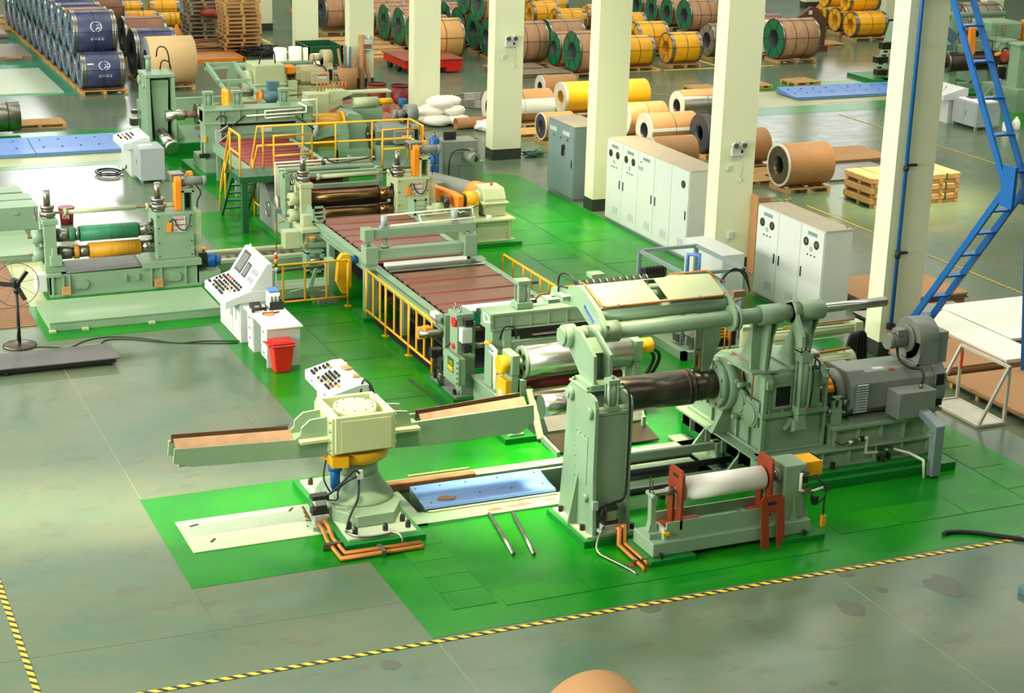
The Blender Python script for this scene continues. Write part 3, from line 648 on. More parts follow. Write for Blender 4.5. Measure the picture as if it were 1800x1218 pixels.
wdw = part(rc_, 'inspection_window', 'green', bx(13.66, 14.0, 20.97, 21.0, 1.15, 1.19), bx(13.66, 14.0, 20.97, 21.0, 1.5, 1.54), bx(13.66, 13.7, 20.97, 21.0, 1.19, 1.5), bx(13.96, 14.0, 20.97, 21.0, 1.19, 1.5))
part(wdw, 'dark_pane', 'void', bx(13.7, 13.96, 20.985, 21.0, 1.19, 1.5))
MY, MZ = 22.0, 1.28
part(rc_, 'bearing_cap', 'green', cy((13.44, 21.6, 1.1), (13.52, 21.6, 1.1), .21, n=26), cy((13.42, 21.6, 1.1), (13.44, 21.6, 1.1), .18, n=26))
part(rc_, 'bearing_cap', 'green', cy((13.44, 21.25, 1.02), (13.52, 21.25, 1.02), .2, n=26), cy((13.42, 21.25, 1.02), (13.44, 21.25, 1.02), .17, n=26))
part(rc_, 'cap_plate', 'green', bx(13.47, 13.52, 21.05, 21.85, .86, 1.24))
part(rc_, 'main_flange', 'green', cy((13.3, MY, MZ), (13.52, MY, MZ), .42, n=32), cy((13.2, MY, MZ), (13.3, MY, MZ), .37, n=32), *bolts([(13.2, MY+.32*math.cos(a), MZ+.32*math.sin(a)) for a in [i*PI/4+.3 for i in range(8)]], .03, .03, (-1, 0, 0)))
part(rc_, 'clamp_bolts', 'green', cy((13.36, 21.62, 1.42), (13.5, 21.62, 1.42), .04, n=10), cy((13.36, 21.5, 1.4), (13.5, 21.5, 1.4), .04, n=10), cy((13.36, 21.62, .86), (13.5, 21.62, .86), .04, n=10))
part(rc_, 'face_rib', 'green', bx(13.47, 13.52, 21.3, 21.34, .5, .86), bx(13.47, 13.52, 21.65, 21.69, .5, .86), bx(13.47, 13.52, 22.0, 22.04, .5, .9), bx(13.47, 13.52, 22.4, 22.44, .5, 1.0))
part(rc_, 'flange_foot', 'green', pr('y', [(13.2, .5), (13.52, .5), (13.52, .95), (13.42, .95)], 21.9, 22.0))
part(rc_, 'copper_line', 'cpipe', tb([(13.5, 21.95, 1.76), (13.48, 21.6, 1.77), (13.48, 21.6, 1.3)], .012, n=6), tb([(13.5, 21.95, 1.78), (13.48, 21.28, 1.77), (13.47, 21.28, 1.2)], .012, n=6))
hol = []
for j in range(5):
    for k in range(9):
        a = 2.3+.55*j
        hol.append((11.35+.19*k+.06*(j % 2), a))
md = part(rc_, 'mandrel', 'dksteel', cy((10.95, MY, MZ), (12.75, MY, MZ), .27, n=36), cy((12.75, MY, MZ), (12.8, MY, MZ), .275, n=36), cy((12.8, MY, MZ), (13.2, MY, MZ), .235, n=32), cy((10.65, MY, MZ), (10.95, MY, MZ), .12, n=24), label='dark mandrel drum with rows of small holes')
hp = []
for x, a in hol:
    d = Vector((0, math.cos(a), math.sin(a)))
    c = Vector((x, MY, MZ))
    hp.append(cy(c+d*.266, c+d*.2715, .011, n=6))
part(md, 'holes', 'void', *hp)
part(md, 'seam', 'copper', ring((12.68, MY, MZ), (12.69, MY, MZ), .272, .26))
part(md, 'chrome_end', 'chrome', cy((10.33, MY, MZ-.02), (10.72, MY, MZ-.02), .165, n=28), label='polished chrome mandrel nose')
vc = part(rc_, 'swing_cylinder', 'green', cy((14.06, 20.84, 1.12), (14.06, 20.84, 1.95), .075, n=18), bc(14.06, 20.84, 1.98, .2, .18, .12), bc(14.06, 20.84, 1.16, .18, .18, .1), pr('y', [(13.98, 1.12), (14.14, 1.12), (14.1, .96), (14.06, .92), (14.0, .96)], 20.78, 20.9), *[cy((14.06+a*.08, 20.84+b*.07, 1.16), (14.06+a*.08, 20.84+b*.07, 1.95), .015, n=6) for a in (-1, 1) for b in (-1, 1)])
part(vc, 'rod', 'chrome', cy((14.06, 20.84, 2.03), (14.0, 20.84, 2.12), .035, n=12))
part(vc, 'clevis', 'green', bx(13.93, 13.97, 20.76, 20.92, 2.08, 2.34), bx(14.06, 14.1, 20.76, 20.92, 2.08, 2.34), bx(13.93, 14.1, 20.76, 20.92, 2.04, 2.1))
part(vc, 'hose', 'black', tb([(14.16, 20.8, 2.0), (14.3, 20.76, 1.9), (14.28, 20.76, 1.78), (14.2, 20.78, 1.85), (14.22, 20.78, 1.95)], .014, smooth=2), tb([(14.18, 20.78, 1.85), (14.2, 20.76, 1.6), (14.16, 20.76, 1.2)], .012, smooth=1))
part(vc, 'fitting', 'copper', bx(14.14, 14.3, 20.8, 20.86, 1.96, 2.02), cy((14.12, 20.75, 1.14), (14.12, 20.75, 1.22), .02, n=8))
part(rc_, 'cylinder_bracket', 'green', pr('x', [(21.0, .78), (21.0, 1.0), (20.8, 1.0), (20.78, .85), (20.86, .8)], 13.95, 14.15), pr('y', [(13.86, .82), (13.95, .9), (13.95, .98), (13.84, .84)], 20.88, 20.96))

mt = thing('main_motor', 'large grey electric motor with louvred end and top blower', 'motor', (15.7, 21.4, .8))
pd = part(mt, 'pedestal', 'green', bx(14.68, 16.45, 20.9, 20.94, .47, .76), bx(14.66, 16.52, 20.8, 22.0, .74, .78), bx(14.68, 16.45, 20.94, 22.0, .47, .74))
for k in range(5): part(pd, 'rib', 'green', bx(14.72+.42*k, 14.75+.42*k, 20.83, 20.9, .47, .74))
def octa(x0, x1, y0, y1, z0, z1, c): return pr('x', [(y0+c, z0), (y1-c, z0), (y1, z0+c), (y1, z1-c), (y1-c, z1), (y0+c, z1), (y0, z1-c), (y0, z0+c)], x0, x1)
part(mt, 'body', 'greyb', octa(15.35, 16.6, 21.0, 21.85, .82, 1.5, .14), bev=.01)
part(mt, 'front_end', 'greyb', octa(15.05, 15.37, 20.96, 21.88, .8, 1.54, .2), bev=.012)
part(mt, 'end_bell', 'greyb', lathe([(.34, 0), (.32, .12), (.2, .16), (.1, .17)], (15.06, 21.42, 1.17), (-1, 0, 0)))
lv = part(mt, 'louvre_panel', 'greyb', bx(15.1, 15.34, 20.945, 20.965, .92, 1.4))
for k in range(11): part(lv, 'louvre', 'cabgrey', rot(bc(15.22, 20.935, .95+.042*k, .2, .03, .012), 'X', .5, (15.22, 20.935, .95+.042*k)))
part(mt, 'rear_end', 'greyb', octa(16.6, 16.82, 20.98, 21.86, .82, 1.52, .16), bev=.012)
part(mt, 'rear_opening', 'void', bx(16.62, 16.76, 20.968, 20.985, 1.2, 1.38), bx(16.62, 16.76, 20.968, 20.985, .86, .96))
part(mt, 'foot', 'greyb', bx(15.1, 16.75, 20.94, 21.1, .78, .83), bx(15.1, 16.75, 21.75, 21.92, .78, .83))
jb = part(mt, 'terminal_box', 'greyb', bx(15.72, 16.4, 20.66, 21.0, .84, 1.26), bev=.008)
part(jb, 'gland', 'steel', cy((16.2, 20.8, 1.26), (16.2, 20.8, 1.33), .03, n=10))
part(mt, 'label_plate', 'white', bx(15.6, 15.78, 21.2, 21.3, 1.5, 1.503)); part(mt, 'label_plate', 'red', bx(15.82, 15.92, 21.12, 21.2, 1.5, 1.503))
bw = part(mt, 'blower_housing', 'greyb', cy((16.35, 21.45, 1.86), (16.72, 21.45, 1.86), .33, n=30), bx(16.35, 16.72, 21.12, 21.45, 1.5, 1.86), bx(16.3, 16.36, 21.1, 21.8, 1.5, 1.54), pr('y', [(16.3, 1.5), (16.36, 1.5), (16.36, 1.7)], 21.1, 21.14), bx(16.72, 16.9, 21.15, 21.7, 1.5, 2.0), bev=.006)
part(bw, 'blower_motor', 'greyb', cy((16.02, 21.45, 1.84), (16.3, 21.45, 1.84), .11, n=18), cy((15.96, 21.45, 1.84), (16.04, 21.45, 1.84), .125, n=18), *[cy((16.06+.04*k, 21.45, 1.84), (16.075+.04*k, 21.45, 1.84), .125, n=18) for k in range(5)], cy((16.3, 21.45, 1.86), (16.35, 21.45, 1.86), .22, n=24))
part(bw, 'motor_terminal_box', 'greyb', bx(16.1, 16.25, 21.36, 21.52, 1.94, 2.03))
part(mt, 'cable', 'black', tb([(16.1, 21.35, 1.75), (16.05, 21.25, 1.6), (16.15, 21.05, 1.5), (16.3, 20.95, 1.52), (16.24, 20.8, 1.42), (16.2, 20.8, 1.3)], .022, smooth=2))
cd = thing('cable_duct', 'grey metal cable duct dropping from the motor terminal box to the floor', 'cable duct', (16.2, 20.3, 0))
part(cd, 'duct', 'cabdark', bx(16.1, 16.26, 20.2, 20.34, .03, .76), pr('x', [(20.2, .76), (20.34, .76), (20.66, .86), (20.66, .98), (20.3, .88), (20.2, .84)], 16.1, 16.26), bev=.004)
part(cd, 'foot', 'bolt', bx(16.13, 16.23, 20.22, 20.32, 0.0, .03))
part(cd, 'rivets', 'steel', *bolts([(16.1, 20.27, z) for z in (.66, .72)], .01, .01, (-1, 0, 0)))
cg = thing('coupling', 'drive coupling with orange guard between gearbox and grey motor', 'coupling', (14.8, 21.42, .78))
part(cg, 'shaft', 'steel', cy((14.5, 21.42, 1.17), (15.1, 21.42, 1.17), .08, n=16), cy((14.62, 21.42, 1.17), (14.7, 21.42, 1.17), .14, n=20))
part(cg, 'brake_disc', 'dksteel', cy((14.9, 21.42, 1.17), (14.93, 21.42, 1.17), .27, n=28))
g = []
for k in range(7):
    a = PI*(.08+.84*k/7); b = PI*(.08+.84*(k+1)/7)
    g.append(([(x, 21.42+r*math.cos(q), 1.17+r*math.sin(q)) for x in (14.66, 14.86) for q in (a, b) for r in (.29, .27)], [(0,2,6,4),(1,5,7,3),(0,1,3,2),(4,6,7,5),(0,4,5,1),(2,3,7,6)], [True, True]+[False]*4))
part(cg, 'guard', 'orange', *g, label='curved orange coupling guard')
part(cg, 'caliper_stand', 'green', bx(14.72, 14.9, 20.96, 21.06, .78, 1.02), bx(14.74, 14.78, 20.98, 21.04, 1.02, 1.2), bx(14.86, 14.9, 20.98, 21.04, 1.02, 1.2), bx(14.74, 14.9, 20.98, 21.04, 1.16, 1.22), cy((14.65, 21.0, .95), (14.98, 21.0, .95), .02, n=8), bev=.004)
part(cg, 'adjuster', 'steel', cy((14.66, 21.0, .98), (14.8, 21.0, .98), .035, n=10), cy((14.95, 20.98, 1.06), (14.95, 20.98, 1.16), .03, n=10))
ap = thing('air_pipe', 'white air pipe with valves on the motor pedestal', 'air pipe', (15.3, 20.7, 0))
part(ap, 'pipe', 'pipew', tb([(14.9, 20.72, .56), (15.22, 20.72, .6), (15.22, 20.72, .36), (15.45, 20.72, .33), (15.7, 20.72, .36), (15.95, 20.6, .3), (16.0, 20.3, .28), (16.0, 20.25, .0)], .02, n=8))
part(ap, 'valve', 'steel', bc(15.0, 20.7, .57, .1, .06, .08), bc(15.5, 20.7, .33, .12, .06, .09), bc(15.66, 20.7, .35, .08, .06, .09))
part(ap, 'valve', 'bolt', bc(15.12, 20.7, .6, .06, .05, .08), bc(15.46, 20.7, .24, .05, .05, .1), bc(15.64, 20.7, .25, .05, .05, .1))
part(ap, 'hose', 'black', tb([(14.66, 20.74, .6), (14.75, 20.7, .54), (14.9, 20.72, .56)], .012, smooth=1))

# ---------------------------------------------------------------- paper winder in front
uw = thing('paper_winder', 'low pale green paper winder stand with a steel shaft', 'winder', (11.9, 19.25, 0))
part(uw, 'plinth', 'plinth', bx(10.55, 11.25, 18.86, 19.66, .004, .08)); part(uw, 'plinth', 'plinth', bx(12.6, 13.3, 18.86, 19.66, .004, .08))
part(uw, 'base', 'green', bx(10.64, 13.13, 18.98, 19.56, .08, .28), bev=.012)
part(uw, 'anchor_bolts', 'bolt', cy((10.74, 18.93, .08), (10.74, 18.93, .15), .03, n=8), cy((13.0, 18.93, .08), (13.0, 18.93, .15), .03, n=8))
part(uw, 'trough', 'green', bx(10.88, 12.65, 19.06, 19.09, .28, .52), bx(10.88, 12.65, 19.45, 19.48, .28, .52), bx(10.88, 12.65, 19.09, 19.45, .28, .38))
part(uw, 'arm', 'green', pr('y', [(10.66, .28), (10.84, .28), (10.78, .5), (10.77, .86), (10.7, .86), (10.71, .5)], 19.2, 19.3), cy((10.72, 19.14, .88), (10.72, 19.36, .88), .035, n=10), bx(10.66, 10.84, 19.12, 19.38, .28, .36))
part(uw, 'arm_fork', 'steel', bx(10.71, 10.72, 19.2, 19.22, .86, 1.12), bx(10.71, 10.72, 19.28, 19.3, .86, 1.12))
part(uw, 'arm_guard', 'alu', bx(10.84, 10.88, 19.05, 19.3, .28, .44)); part(uw, 'valve_handle', 'yellow', bx(10.8, 10.9, 19.0, 19.04, .36, .4))
part(uw, 'shaft', 'steel', cy((10.7, 19.25, .9), (12.8, 19.25, .9), .045, n=16), cy((12.62, 19.25, .9), (12.78, 19.25, .9), .07, n=16), cy((10.92, 19.25, .9), (11.05, 19.25, .9), .06, n=16))
part(uw, 'post', 'green', bx(12.72, 13.06, 19.08, 19.5, .28, 1.08), cy((12.66, 19.25, .9), (12.72, 19.25, .9), .1, n=18), bev=.01)
part(uw, 'post_gusset', 'green', pr('y', [(13.06, .28), (13.16, .28), (13.06, .6)], 19.1, 19.14), pr('y', [(13.06, .28), (13.16, .28), (13.06, .6)], 19.4, 19.44), pr('x', [(19.08, .28), (18.99, .28), (19.08, .62)], 12.86, 12.9))
part(uw, 'brake_cover', 'yellow', bx(13.06, 13.36, 19.16, 19.46, 1.04, 1.07), bx(13.06, 13.36, 19.14, 19.17, .86, 1.07), bx(13.33, 13.36, 19.16, 19.46, .94, 1.07), bev=.004)
part(uw, 'brake', 'dksteel', cy((13.08, 19.3, .9), (13.3, 19.3, .9), .11, n=18)); part(uw, 'brake', 'steel', cy((13.28, 19.22, .86), (13.36, 19.22, .86), .08, n=18))
part(uw, 'air_line', 'pipew', tb([(13.0, 19.05, .95), (12.95, 19.04, .95), (12.95, 19.04, .72), (13.1, 19.02, .68), (13.3, 19.0, .72)], .02, n=8))
part(uw, 'air_valve', 'steel', bc(13.02, 19.04, .96, .09, .06, .08), bc(13.05, 19.03, .7, .1, .07, .1)); part(uw, 'air_valve', 'bolt', bc(13.02, 19.03, .87, .05, .05, .1), bc(13.18, 19.0, .55, .08, .06, .12))
part(uw, 'cable', 'black', tb([(13.12, 19.04, .9), (13.3, 18.96, .8), (13.34, 18.94, .65), (13.2, 18.96, .5), (13.1, 19.0, .55), (13.12, 18.98, .7)], .012, smooth=2), tb([(13.3, 18.98, .78), (13.42, 18.95, .8), (13.4, 18.95, .68), (13.28, 18.96, .7)], .01, smooth=2), tb([(13.32, 18.96, .72), (13.3, 18.95, .5), (13.31, 18.95, .3)], .012, smooth=1))
part(uw, 'pendant', 'orange', bc(13.31, 18.95, .24, .07, .05, .17), bev=.008)
pp = thing('paper_roll', 'white paper roll on the low winder shaft', 'paper roll', (11.8, 19.25, .9))
part(pp, 'paper', 'paper', ring((11.18, 19.25, .9), (12.44, 19.25, .9), .165, .07, n=36)); part(pp, 'core', 'crd', ring((11.16, 19.25, .9), (12.46, 19.25, .9), .072, .055, n=20))
def yoke(label, x, y0, y1, z0, z1, tilt, name='retaining_plate'):
    r = thing(name, label, 'retaining plate', (x, (y0+y1)/2, z0), 'red oxide retaining plates on the paper winder')
    c = .05; ym = (y0+y1)/2; h = z1-z0
    pts = [(y0, z0), (y0, z1-c), (y0+c, z1), (y1-c, z1), (y1, z1-c), (y1, z0), (ym+.05, z0), (ym+.05, z0+h*.58), (ym-.05, z0+h*.58), (ym-.05, z0)]
    return r, pts
for x, lb in ((11.1, 'red oxide slotted plate at the left end of the paper roll'), (12.5, 'red oxide slotted plate at the right end of the paper roll')):
    r, pts = yoke(lb, x, 19.06, 19.44, .39, 1.22, 0)
    part(r, 'plate', 'rust', pr('x', pts, x-.02, x+.02)); part(r, 'hand_slot', 'void' if x < 12 else 'rust', bx(x-.024, x+.024, 19.18, 19.32, 1.1, 1.14))
    part(r, 'foot', 'rust', bx(x-.16, x+.1 if x < 12 else x+.3, 19.1, 19.44, .385, .41), label='red base plate')
r = thing('retaining_plate', 'loose red oxide slotted plate leaning on the front of the winder', 'retaining plate', (12.45, 18.95, 0), 'red oxide retaining plates on the paper winder')
pts = [(12.28, 0), (12.28, .68), (12.33, .74), (12.6, .74), (12.65, .68), (12.65, 0), (12.53, 0), (12.53, .46), (12.5, .5), (12.43, .5), (12.4, .46), (12.4, 0)]
part(r, 'plate', 'rust', rot(pr('y', pts, 18.86, 18.89), 'X', -.14, (12.4, 18.88, 0)))
part(r, 'hand_slot', 'void', rot(bx(12.38, 12.5, 18.852, 18.862, .61, .65), 'X', -.14, (12.4, 18.88, 0)))
single('steel_block', 'loose red oxide block lying in the winder trough', 'steel block', 'rust', bx(11.2, 11.5, 19.14, 19.36, .39, .44))
single('collar_ring', 'small steel collar ring lying in the winder trough', 'ring', 'steel', ring((12.14, 19.2, .39), (12.14, 19.2, .47), .085, .05, n=18))
single('rail_bar', 'long pale green guide bar from the recoiler base across the pit', 'guide bar', 'green', bx(10.9, 13.4, 21.95, 22.02, .2, .32), bx(13.3, 13.42, 21.9, 22.1, .0, .32), bx(10.9, 10.96, 21.95, 22.02, .0, .3))
single('black_shaft', 'long black shaft lying across the pit behind the paper winder', 'shaft', 'black', cy((10.95, 21.62, .16), (13.4, 21.62, .16), .05, n=12), bx(10.96, 11.05, 21.56, 21.68, .0, .12), bx(13.2, 13.3, 21.56, 21.68, .0, .12))
single('black_shaft', 'shorter black shaft nearer the paper winder', 'shaft', 'black', cy((10.9, 20.95, .16), (12.0, 20.95, .16), .05, n=12), bx(11.0, 11.08, 20.9, 21.0, .0, .12), bx(11.8, 11.88, 20.9, 21.0, .0, .12))
# ================================================================ tension stand and exit table
def rail_run(T, name, pts, z0, z1, r=.024, mids=()):
    pass
def railing(label, posts, top, bottom=None, balus=None, feet=True, r=.024, mid=None, group='yellow safety railings'):
    # posts: list of (x,y,z0,z1); top: polyline; every bar is its own part
    R = thing('safety_railing', label, 'railing', posts[0][:3], group)
    for x, y, a, b in posts:
        p = part(R, 'post', 'yellow', cy((x, y, a), (x, y, b), r, n=10))
        if feet: part(p, 'foot_plate', 'yellow', bx(x-.06, x+.06, y-.06, y+.06, a, a+.012))
    part(R, 'top_rail', 'yellow', tb(top, r, n=10))
    for q in ([bottom] if bottom else []): part(R, 'bottom_rail', 'yellow', tb(q, r*.95, n=10))
    for q in (mid or []): part(R, 'mid_rail', 'yellow', tb(q, r*.95, n=10))
    for x, y, a, b in (balus or []): part(R, 'baluster', 'yellow', cy((x, y, a), (x, y, b), r*.9, n=8))
    return R
# table
tbl = thing('exit_table', 'long brown conveyor table with red rollers between slitter and tension stand', 'conveyor', (11.95, 31, 0))
for x0, x1, nm in ((10.86, 11.0, 'l'), (12.98, 13.12, 'r')):
    sb = part(tbl, 'side_beam', 'green', bx(x0, x1, 27.4, 30.85, .96, .99), bx(x0+.05, x1-.05, 27.4, 30.85, .8, .96), bx(x0, x1, 27.4, 30.85, .77, .8))
    sb = part(tbl, 'side_beam', 'green', bx(x0, x1, 31.15, 35.2, .96, .99), bx(x0+.05, x1-.05, 31.15, 35.2, .8, .96), bx(x0, x1, 31.15, 35.2, .77, .8))
for k in range(7):
    y0 = 27.62+.46*k
PL = [(27.5, 28.12), (28.2, 28.84), (28.92, 29.62), (29.7, 30.34), (31.3, 31.78), (31.86, 32.3), (32.38, 32.82), (32.9, 33.3), (33.38, 33.8), (33.88, 34.3), (34.38, 34.85)]
for a, b in PL:
    part(tbl, 'table_plate', 'brown', bx(11.05, 12.95, a, b, .975, .995))
for i in range(len(PL)-1):
    if PL[i+1][0]-PL[i][1] < .3:
        y = (PL[i][1]+PL[i+1][0])/2
        part(tbl, 'roller', 'redroll', cy((11.02, y, .97), (12.98, y, .97), .045, n=12))
for y in (27.44, 34.92, 31.22): part(tbl, 'roller', 'redroll', cy((11.02, y, .96), (12.98, y, .96), .045, n=12))
part(tbl, 'guide_bar', 'chrome', bx(11.02, 12.98, 30.42, 30.5, .99, 1.02)); part(tbl, 'guide_bar', 'chrome', bx(11.02, 12.98, 30.62, 30.68, .99, 1.02))
for k in range(13):
    part(tbl, 'roller_bearing', 'bolt', bx(10.995, 11.06, 31.35+.27*k, 31.41+.27*k, .96, 1.0))
for k in range(11):
    part(tbl, 'roller_bearing', 'bolt', bx(10.995, 11.06, 27.55+.28*k, 27.61+.28*k, .96, 1.0))
for x, y in ((10.9, 33.9), (12.98, 33.9), (10.95, 29.6), (12.98, 28.0), (12.98, 30.4)):
    part(tbl, 'leg', 'green', bx(x, x+.12, y-.1, y+.1, 0.004, .78))
part(tbl, 'cross_tie', 'green', bx(11.0, 13.0, 33.86, 33.94, .35, .5)); part(tbl, 'cross_tie', 'green', bx(11.0, 13.0, 29.56, 29.64, .35, .5))
part(tbl, 'end_frame', 'green', bx(10.92, 11.06, 27.3, 27.42, .3, 1.06), bx(12.94, 13.08, 27.3, 27.42, .3, 1.06), bx(11.06, 12.94, 27.32, 27.4, .98, 1.06))
part(tbl, 'control_box', 'white', bx(10.74, 10.86, 27.36, 27.6, .9, 1.08), bev=.008)
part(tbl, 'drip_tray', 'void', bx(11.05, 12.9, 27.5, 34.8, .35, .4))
# tall side guide at slitter end
for x in (10.82, 13.1):
    part(tbl, 'guide_frame', 'green', bx(x-.02, x+.02, 34.6, 34.64, 1.0, 1.34), bx(x+.22, x+.26, 34.6, 34.64, 1.0, 1.34), bx(x-.02, x+.26, 34.6, 34.64, 1.3, 1.34), bx(x-.02, x+.26, 34.6, 34.64, 1.0, 1.04), bx(x-.02, x+.02, 34.64, 35.0, 1.0, 1.3), cy((x+.02, 34.62, 1.12), (x+.22, 34.62, 1.12), .02, n=8), cy((x+.02, 34.62, 1.2), (x+.22, 34.62, 1.2), .02, n=8))
pst = thing('felt_press', 'pale green crossbeam press standing over the brown table', 'press', (11.9, 31, 0))
part(pst, 'post', 'green', bx(10.72, 10.98, 30.85, 31.15, .004, .98), bx(10.7, 11.0, 30.8, 31.2, .95, 1.0)); part(pst, 'post', 'green', bx(12.96, 13.2, 30.85, 31.15, .004, .98))
part(pst, 'plinth', 'plinth', bx(10.55, 11.1, 30.6, 31.3, .003, .08))
part(pst, 'lower_beam', 'green', bx(10.72, 12.98, 30.9, 31.12, 1.14, 1.34), bx(10.68, 10.94, 30.86, 31.16, 1.06, 1.4), bx(12.72, 12.98, 30.84, 31.18, 1.06, 1.5), bev=.01)
part(pst, 'upper_beam', 'green', bx(10.7, 12.98, 30.92, 31.1, 1.55, 1.73), bx(10.66, 10.86, 30.88, 31.14, 1.5, 1.75), bev=.01)
part(pst, 'rod', 'chrome', cy((10.78, 31, 1.4), (10.78, 31, 1.55), .035, n=10)); part(pst, 'rod', 'chrome', cy((12.85, 31, 1.4), (12.85, 31, 1.55), .035, n=10)); part(pst, 'rod', 'green', cy((11.12, 31, 1.36), (11.12, 31, 1.52), .045, n=10), cy((11.12, 31, 1.36), (11.12, 31, 1.4), .09, n=10))
part(pst, 'lift_cylinder', 'cabgrey', cy((11.1, 31, 1.76), (11.1, 31, 1.98), .065, n=14), bx(11.02, 11.18, 30.93, 31.07, 1.74, 1.77)); part(pst, 'lift_cylinder', 'cabgrey', cy((12.55, 31, 1.76), (12.55, 31, 1.98), .065, n=14), bx(12.47, 12.63, 30.93, 31.07, 1.74, 1.77))
part(pst, 'air_line', 'pipew', tb([(11.2, 30.95, 1.78), (12.96, 30.95, 1.82), (12.96, 30.95, 1.1)], .018, n=8)); part(pst, 'air_line', 'pipew', tb([(11.18, 31.1, 1.95), (12.5, 31.1, 1.98), (12.96, 31.1, 1.98), (12.96, 31.0, 1.8)], .018, n=8)); part(pst, 'air_line', 'pipew', tb([(11.85, 30.95, 1.79), (11.85, 31.1, 1.9), (12.7, 31.1, 1.92)], .016, n=8))
part(pst, 'felt_pad', 'paper', rot(bx(11.05, 12.7, 30.68, 30.88, 1.02, 1.1), 'X', -.2, (11.5, 30.78, 1.06)), label='white felt strip'); part(pst, 'felt_pad', 'greyb', bx(11.02, 12.75, 30.6, 30.7, 1.0, 1.06))
railing('yellow railing with vertical bars along the left side of the exit table', [(10.66, y, .004, 1.0) for y in (30.75, 29.66, 28.43, 27.26)],
        [(10.66, 30.75, 1.0), (10.66, 27.32, 1.0), (10.66, 27.26, .95), (10.66, 27.26, .5)], [(10.66, 30.75, .2), (10.66, 27.26, .2)], [(10.66, 30.75-.388*k, .2, 1.0) for k in (1, 2, 4, 5, 7, 8)])
railing('yellow railing in front of the scrap winder', [(10.62, 31.75, .004, .95), ],
        [(8.95, 31.75, .5), (8.95, 31.75, .9), (9.0, 31.75, .95), (10.58, 31.75, .95), (10.62, 31.75, .9)], [(8.95, 31.75, .2), (10.62, 31.75, .2)], [(9.3, 31.75, .2, .95), (9.74, 31.75, .2, .95), (10.18, 31.75, .2, .95), (8.95, 31.75, .004, .5)])
railing('yellow railing on the far side of the exit table', [(13.7, 30.2, .004, .95), (13.7, 29.4, .004, .95), (13.7, 28.6, .004, .95), (14.4, 28.6, .004, .95)],
        [(13.7, 31.2, .9), (13.7, 31.15, .95), (13.7, 28.62, .95), (14.4, 28.6, .95), (14.4, 27.2, .95)], [(13.7, 31.2, .2), (13.7, 28.6, .2), (14.4, 28.6, .2), (14.4, 27.2, .2)], [(13.7, 31.2, .004, .9), (13.7, 30.7, .2, .95), (13.7, 29.8, .2, .95), (13.7, 29.0, .2, .95), (14.05, 28.6, .2, .95), (14.4, 27.9, .2, .95), (14.4, 27.2, .2, .95)])
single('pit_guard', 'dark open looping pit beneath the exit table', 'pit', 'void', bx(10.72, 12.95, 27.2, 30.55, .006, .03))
# scrap winder under the railing
sw = thing('scrap_winder', 'grey green edge scrap winder with crossed flanges behind the yellow railing', 'scrap winder', (10.1, 32.6, 0))
part(sw, 'trough', 'green', bx(9.15, 10.5, 32.3, 32.9, .1, .3), bx(9.15, 9.3, 32.3, 32.9, .3, .7), bx(10.4, 10.55, 32.3, 32.6, .3, .8))
part(sw, 'shaft', 'dksteel', cy((9.25, 32.6, .6), (10.6, 32.6, .62), .035, n=12), cy((9.35, 32.6, .6), (9.5, 32.6, .6), .06, n=12))
for a in (.3, 1.9, 2.9, 4.6): part(sw, 'blade', 'green', rot(pr('y', [(9.93, .3), (10.02, .3), (10.0, .72), (9.95, .72)], 32.15, 32.19), 'Y', a, (9.975, 32.17, .3)))
part(sw, 'hub', 'green', cy((9.975, 32.12, .3), (9.975, 32.3, .3), .07, n=12))
part(sw, 'chain_guard', 'yellow', pr('y', [(10.46, .45), (10.5, .9), (10.58, 1.0), (10.7, 1.0), (10.76, .9), (10.76, .35), (10.66, .2), (10.58, .2)], 31.95, 32.1), label='yellow chain guard'); part(sw, 'motor', 'dblue', cy((10.76, 32.05, .85), (10.95, 32.05, .85), .09, n=14))
part(sw, 'foot', 'greyb', bx(10.1, 10.5, 32.0, 32.5, .004, .1), bx(10.2, 10.3, 32.1, 32.2, .1, .25))
gf = thing('scrap_guide', 'cream and green strip guide column beside the slitter outlet', 'guide unit', (10.7, 34.4, 0))
part(gf, 'column', 'green', bx(10.5, 10.58, 34.1, 34.4, .05, .5), bx(10.82, 10.9, 34.1, 34.4, .05, .5), bx(10.5, 10.9, 34.1, 34.4, .46, .52), bx(10.62, 10.76, 34.2, 34.3, .004, .1), bx(10.5, 10.9, 34.1, 34.4, .05, .1), bev=.005)
part(gf, 'roller', 'chrome', cy((10.58, 34.08, .18), (10.82, 34.08, .18), .03, n=12)); part(gf, 'roller', 'chrome', cy((10.58, 34.08, .34), (10.82, 34.08, .34), .03, n=12))
part(gf, 'box', 'cream_green', bx(10.16, 10.5, 34.5, 34.8, .5, .87), bev=.01, label='cream cover box')
part(gf, 'slide', 'cream_green', bx(10.5, 10.98, 34.4, 34.9, .84, .92), bx(10.62, 10.9, 34.6, 34.8, .52, .84), bx(10.62, 10.86, 34.7, 34.9, .92, 1.14), bev=.006)
part(gf, 'table', 'green', bx(10.56, 10.98, 34.2, 34.5, .6, .66), cy((10.72, 34.35, .66), (10.72, 34.35, .8), .07, n=14)); part(gf, 'flange', 'orange', cy((10.72, 34.35, .74), (10.72, 34.35, .77), .09, n=14))
part(gf, 'knob', 'yellow', cy((11.0, 34.25, .72), (11.0, 34.15, .72), .05, n=10)); part(gf, 'pipe', 'cpipe', tb([(10.54, 34.2, .55), (10.54, 34.2, .8), (10.7, 34.3, .84)], .014, n=6)); part(gf, 'pipe', 'cpipe', tb([(10.1, 34.95, .4), (10.1, 34.95, .95), (10.3, 34.95, 1.0)], .014, n=6))

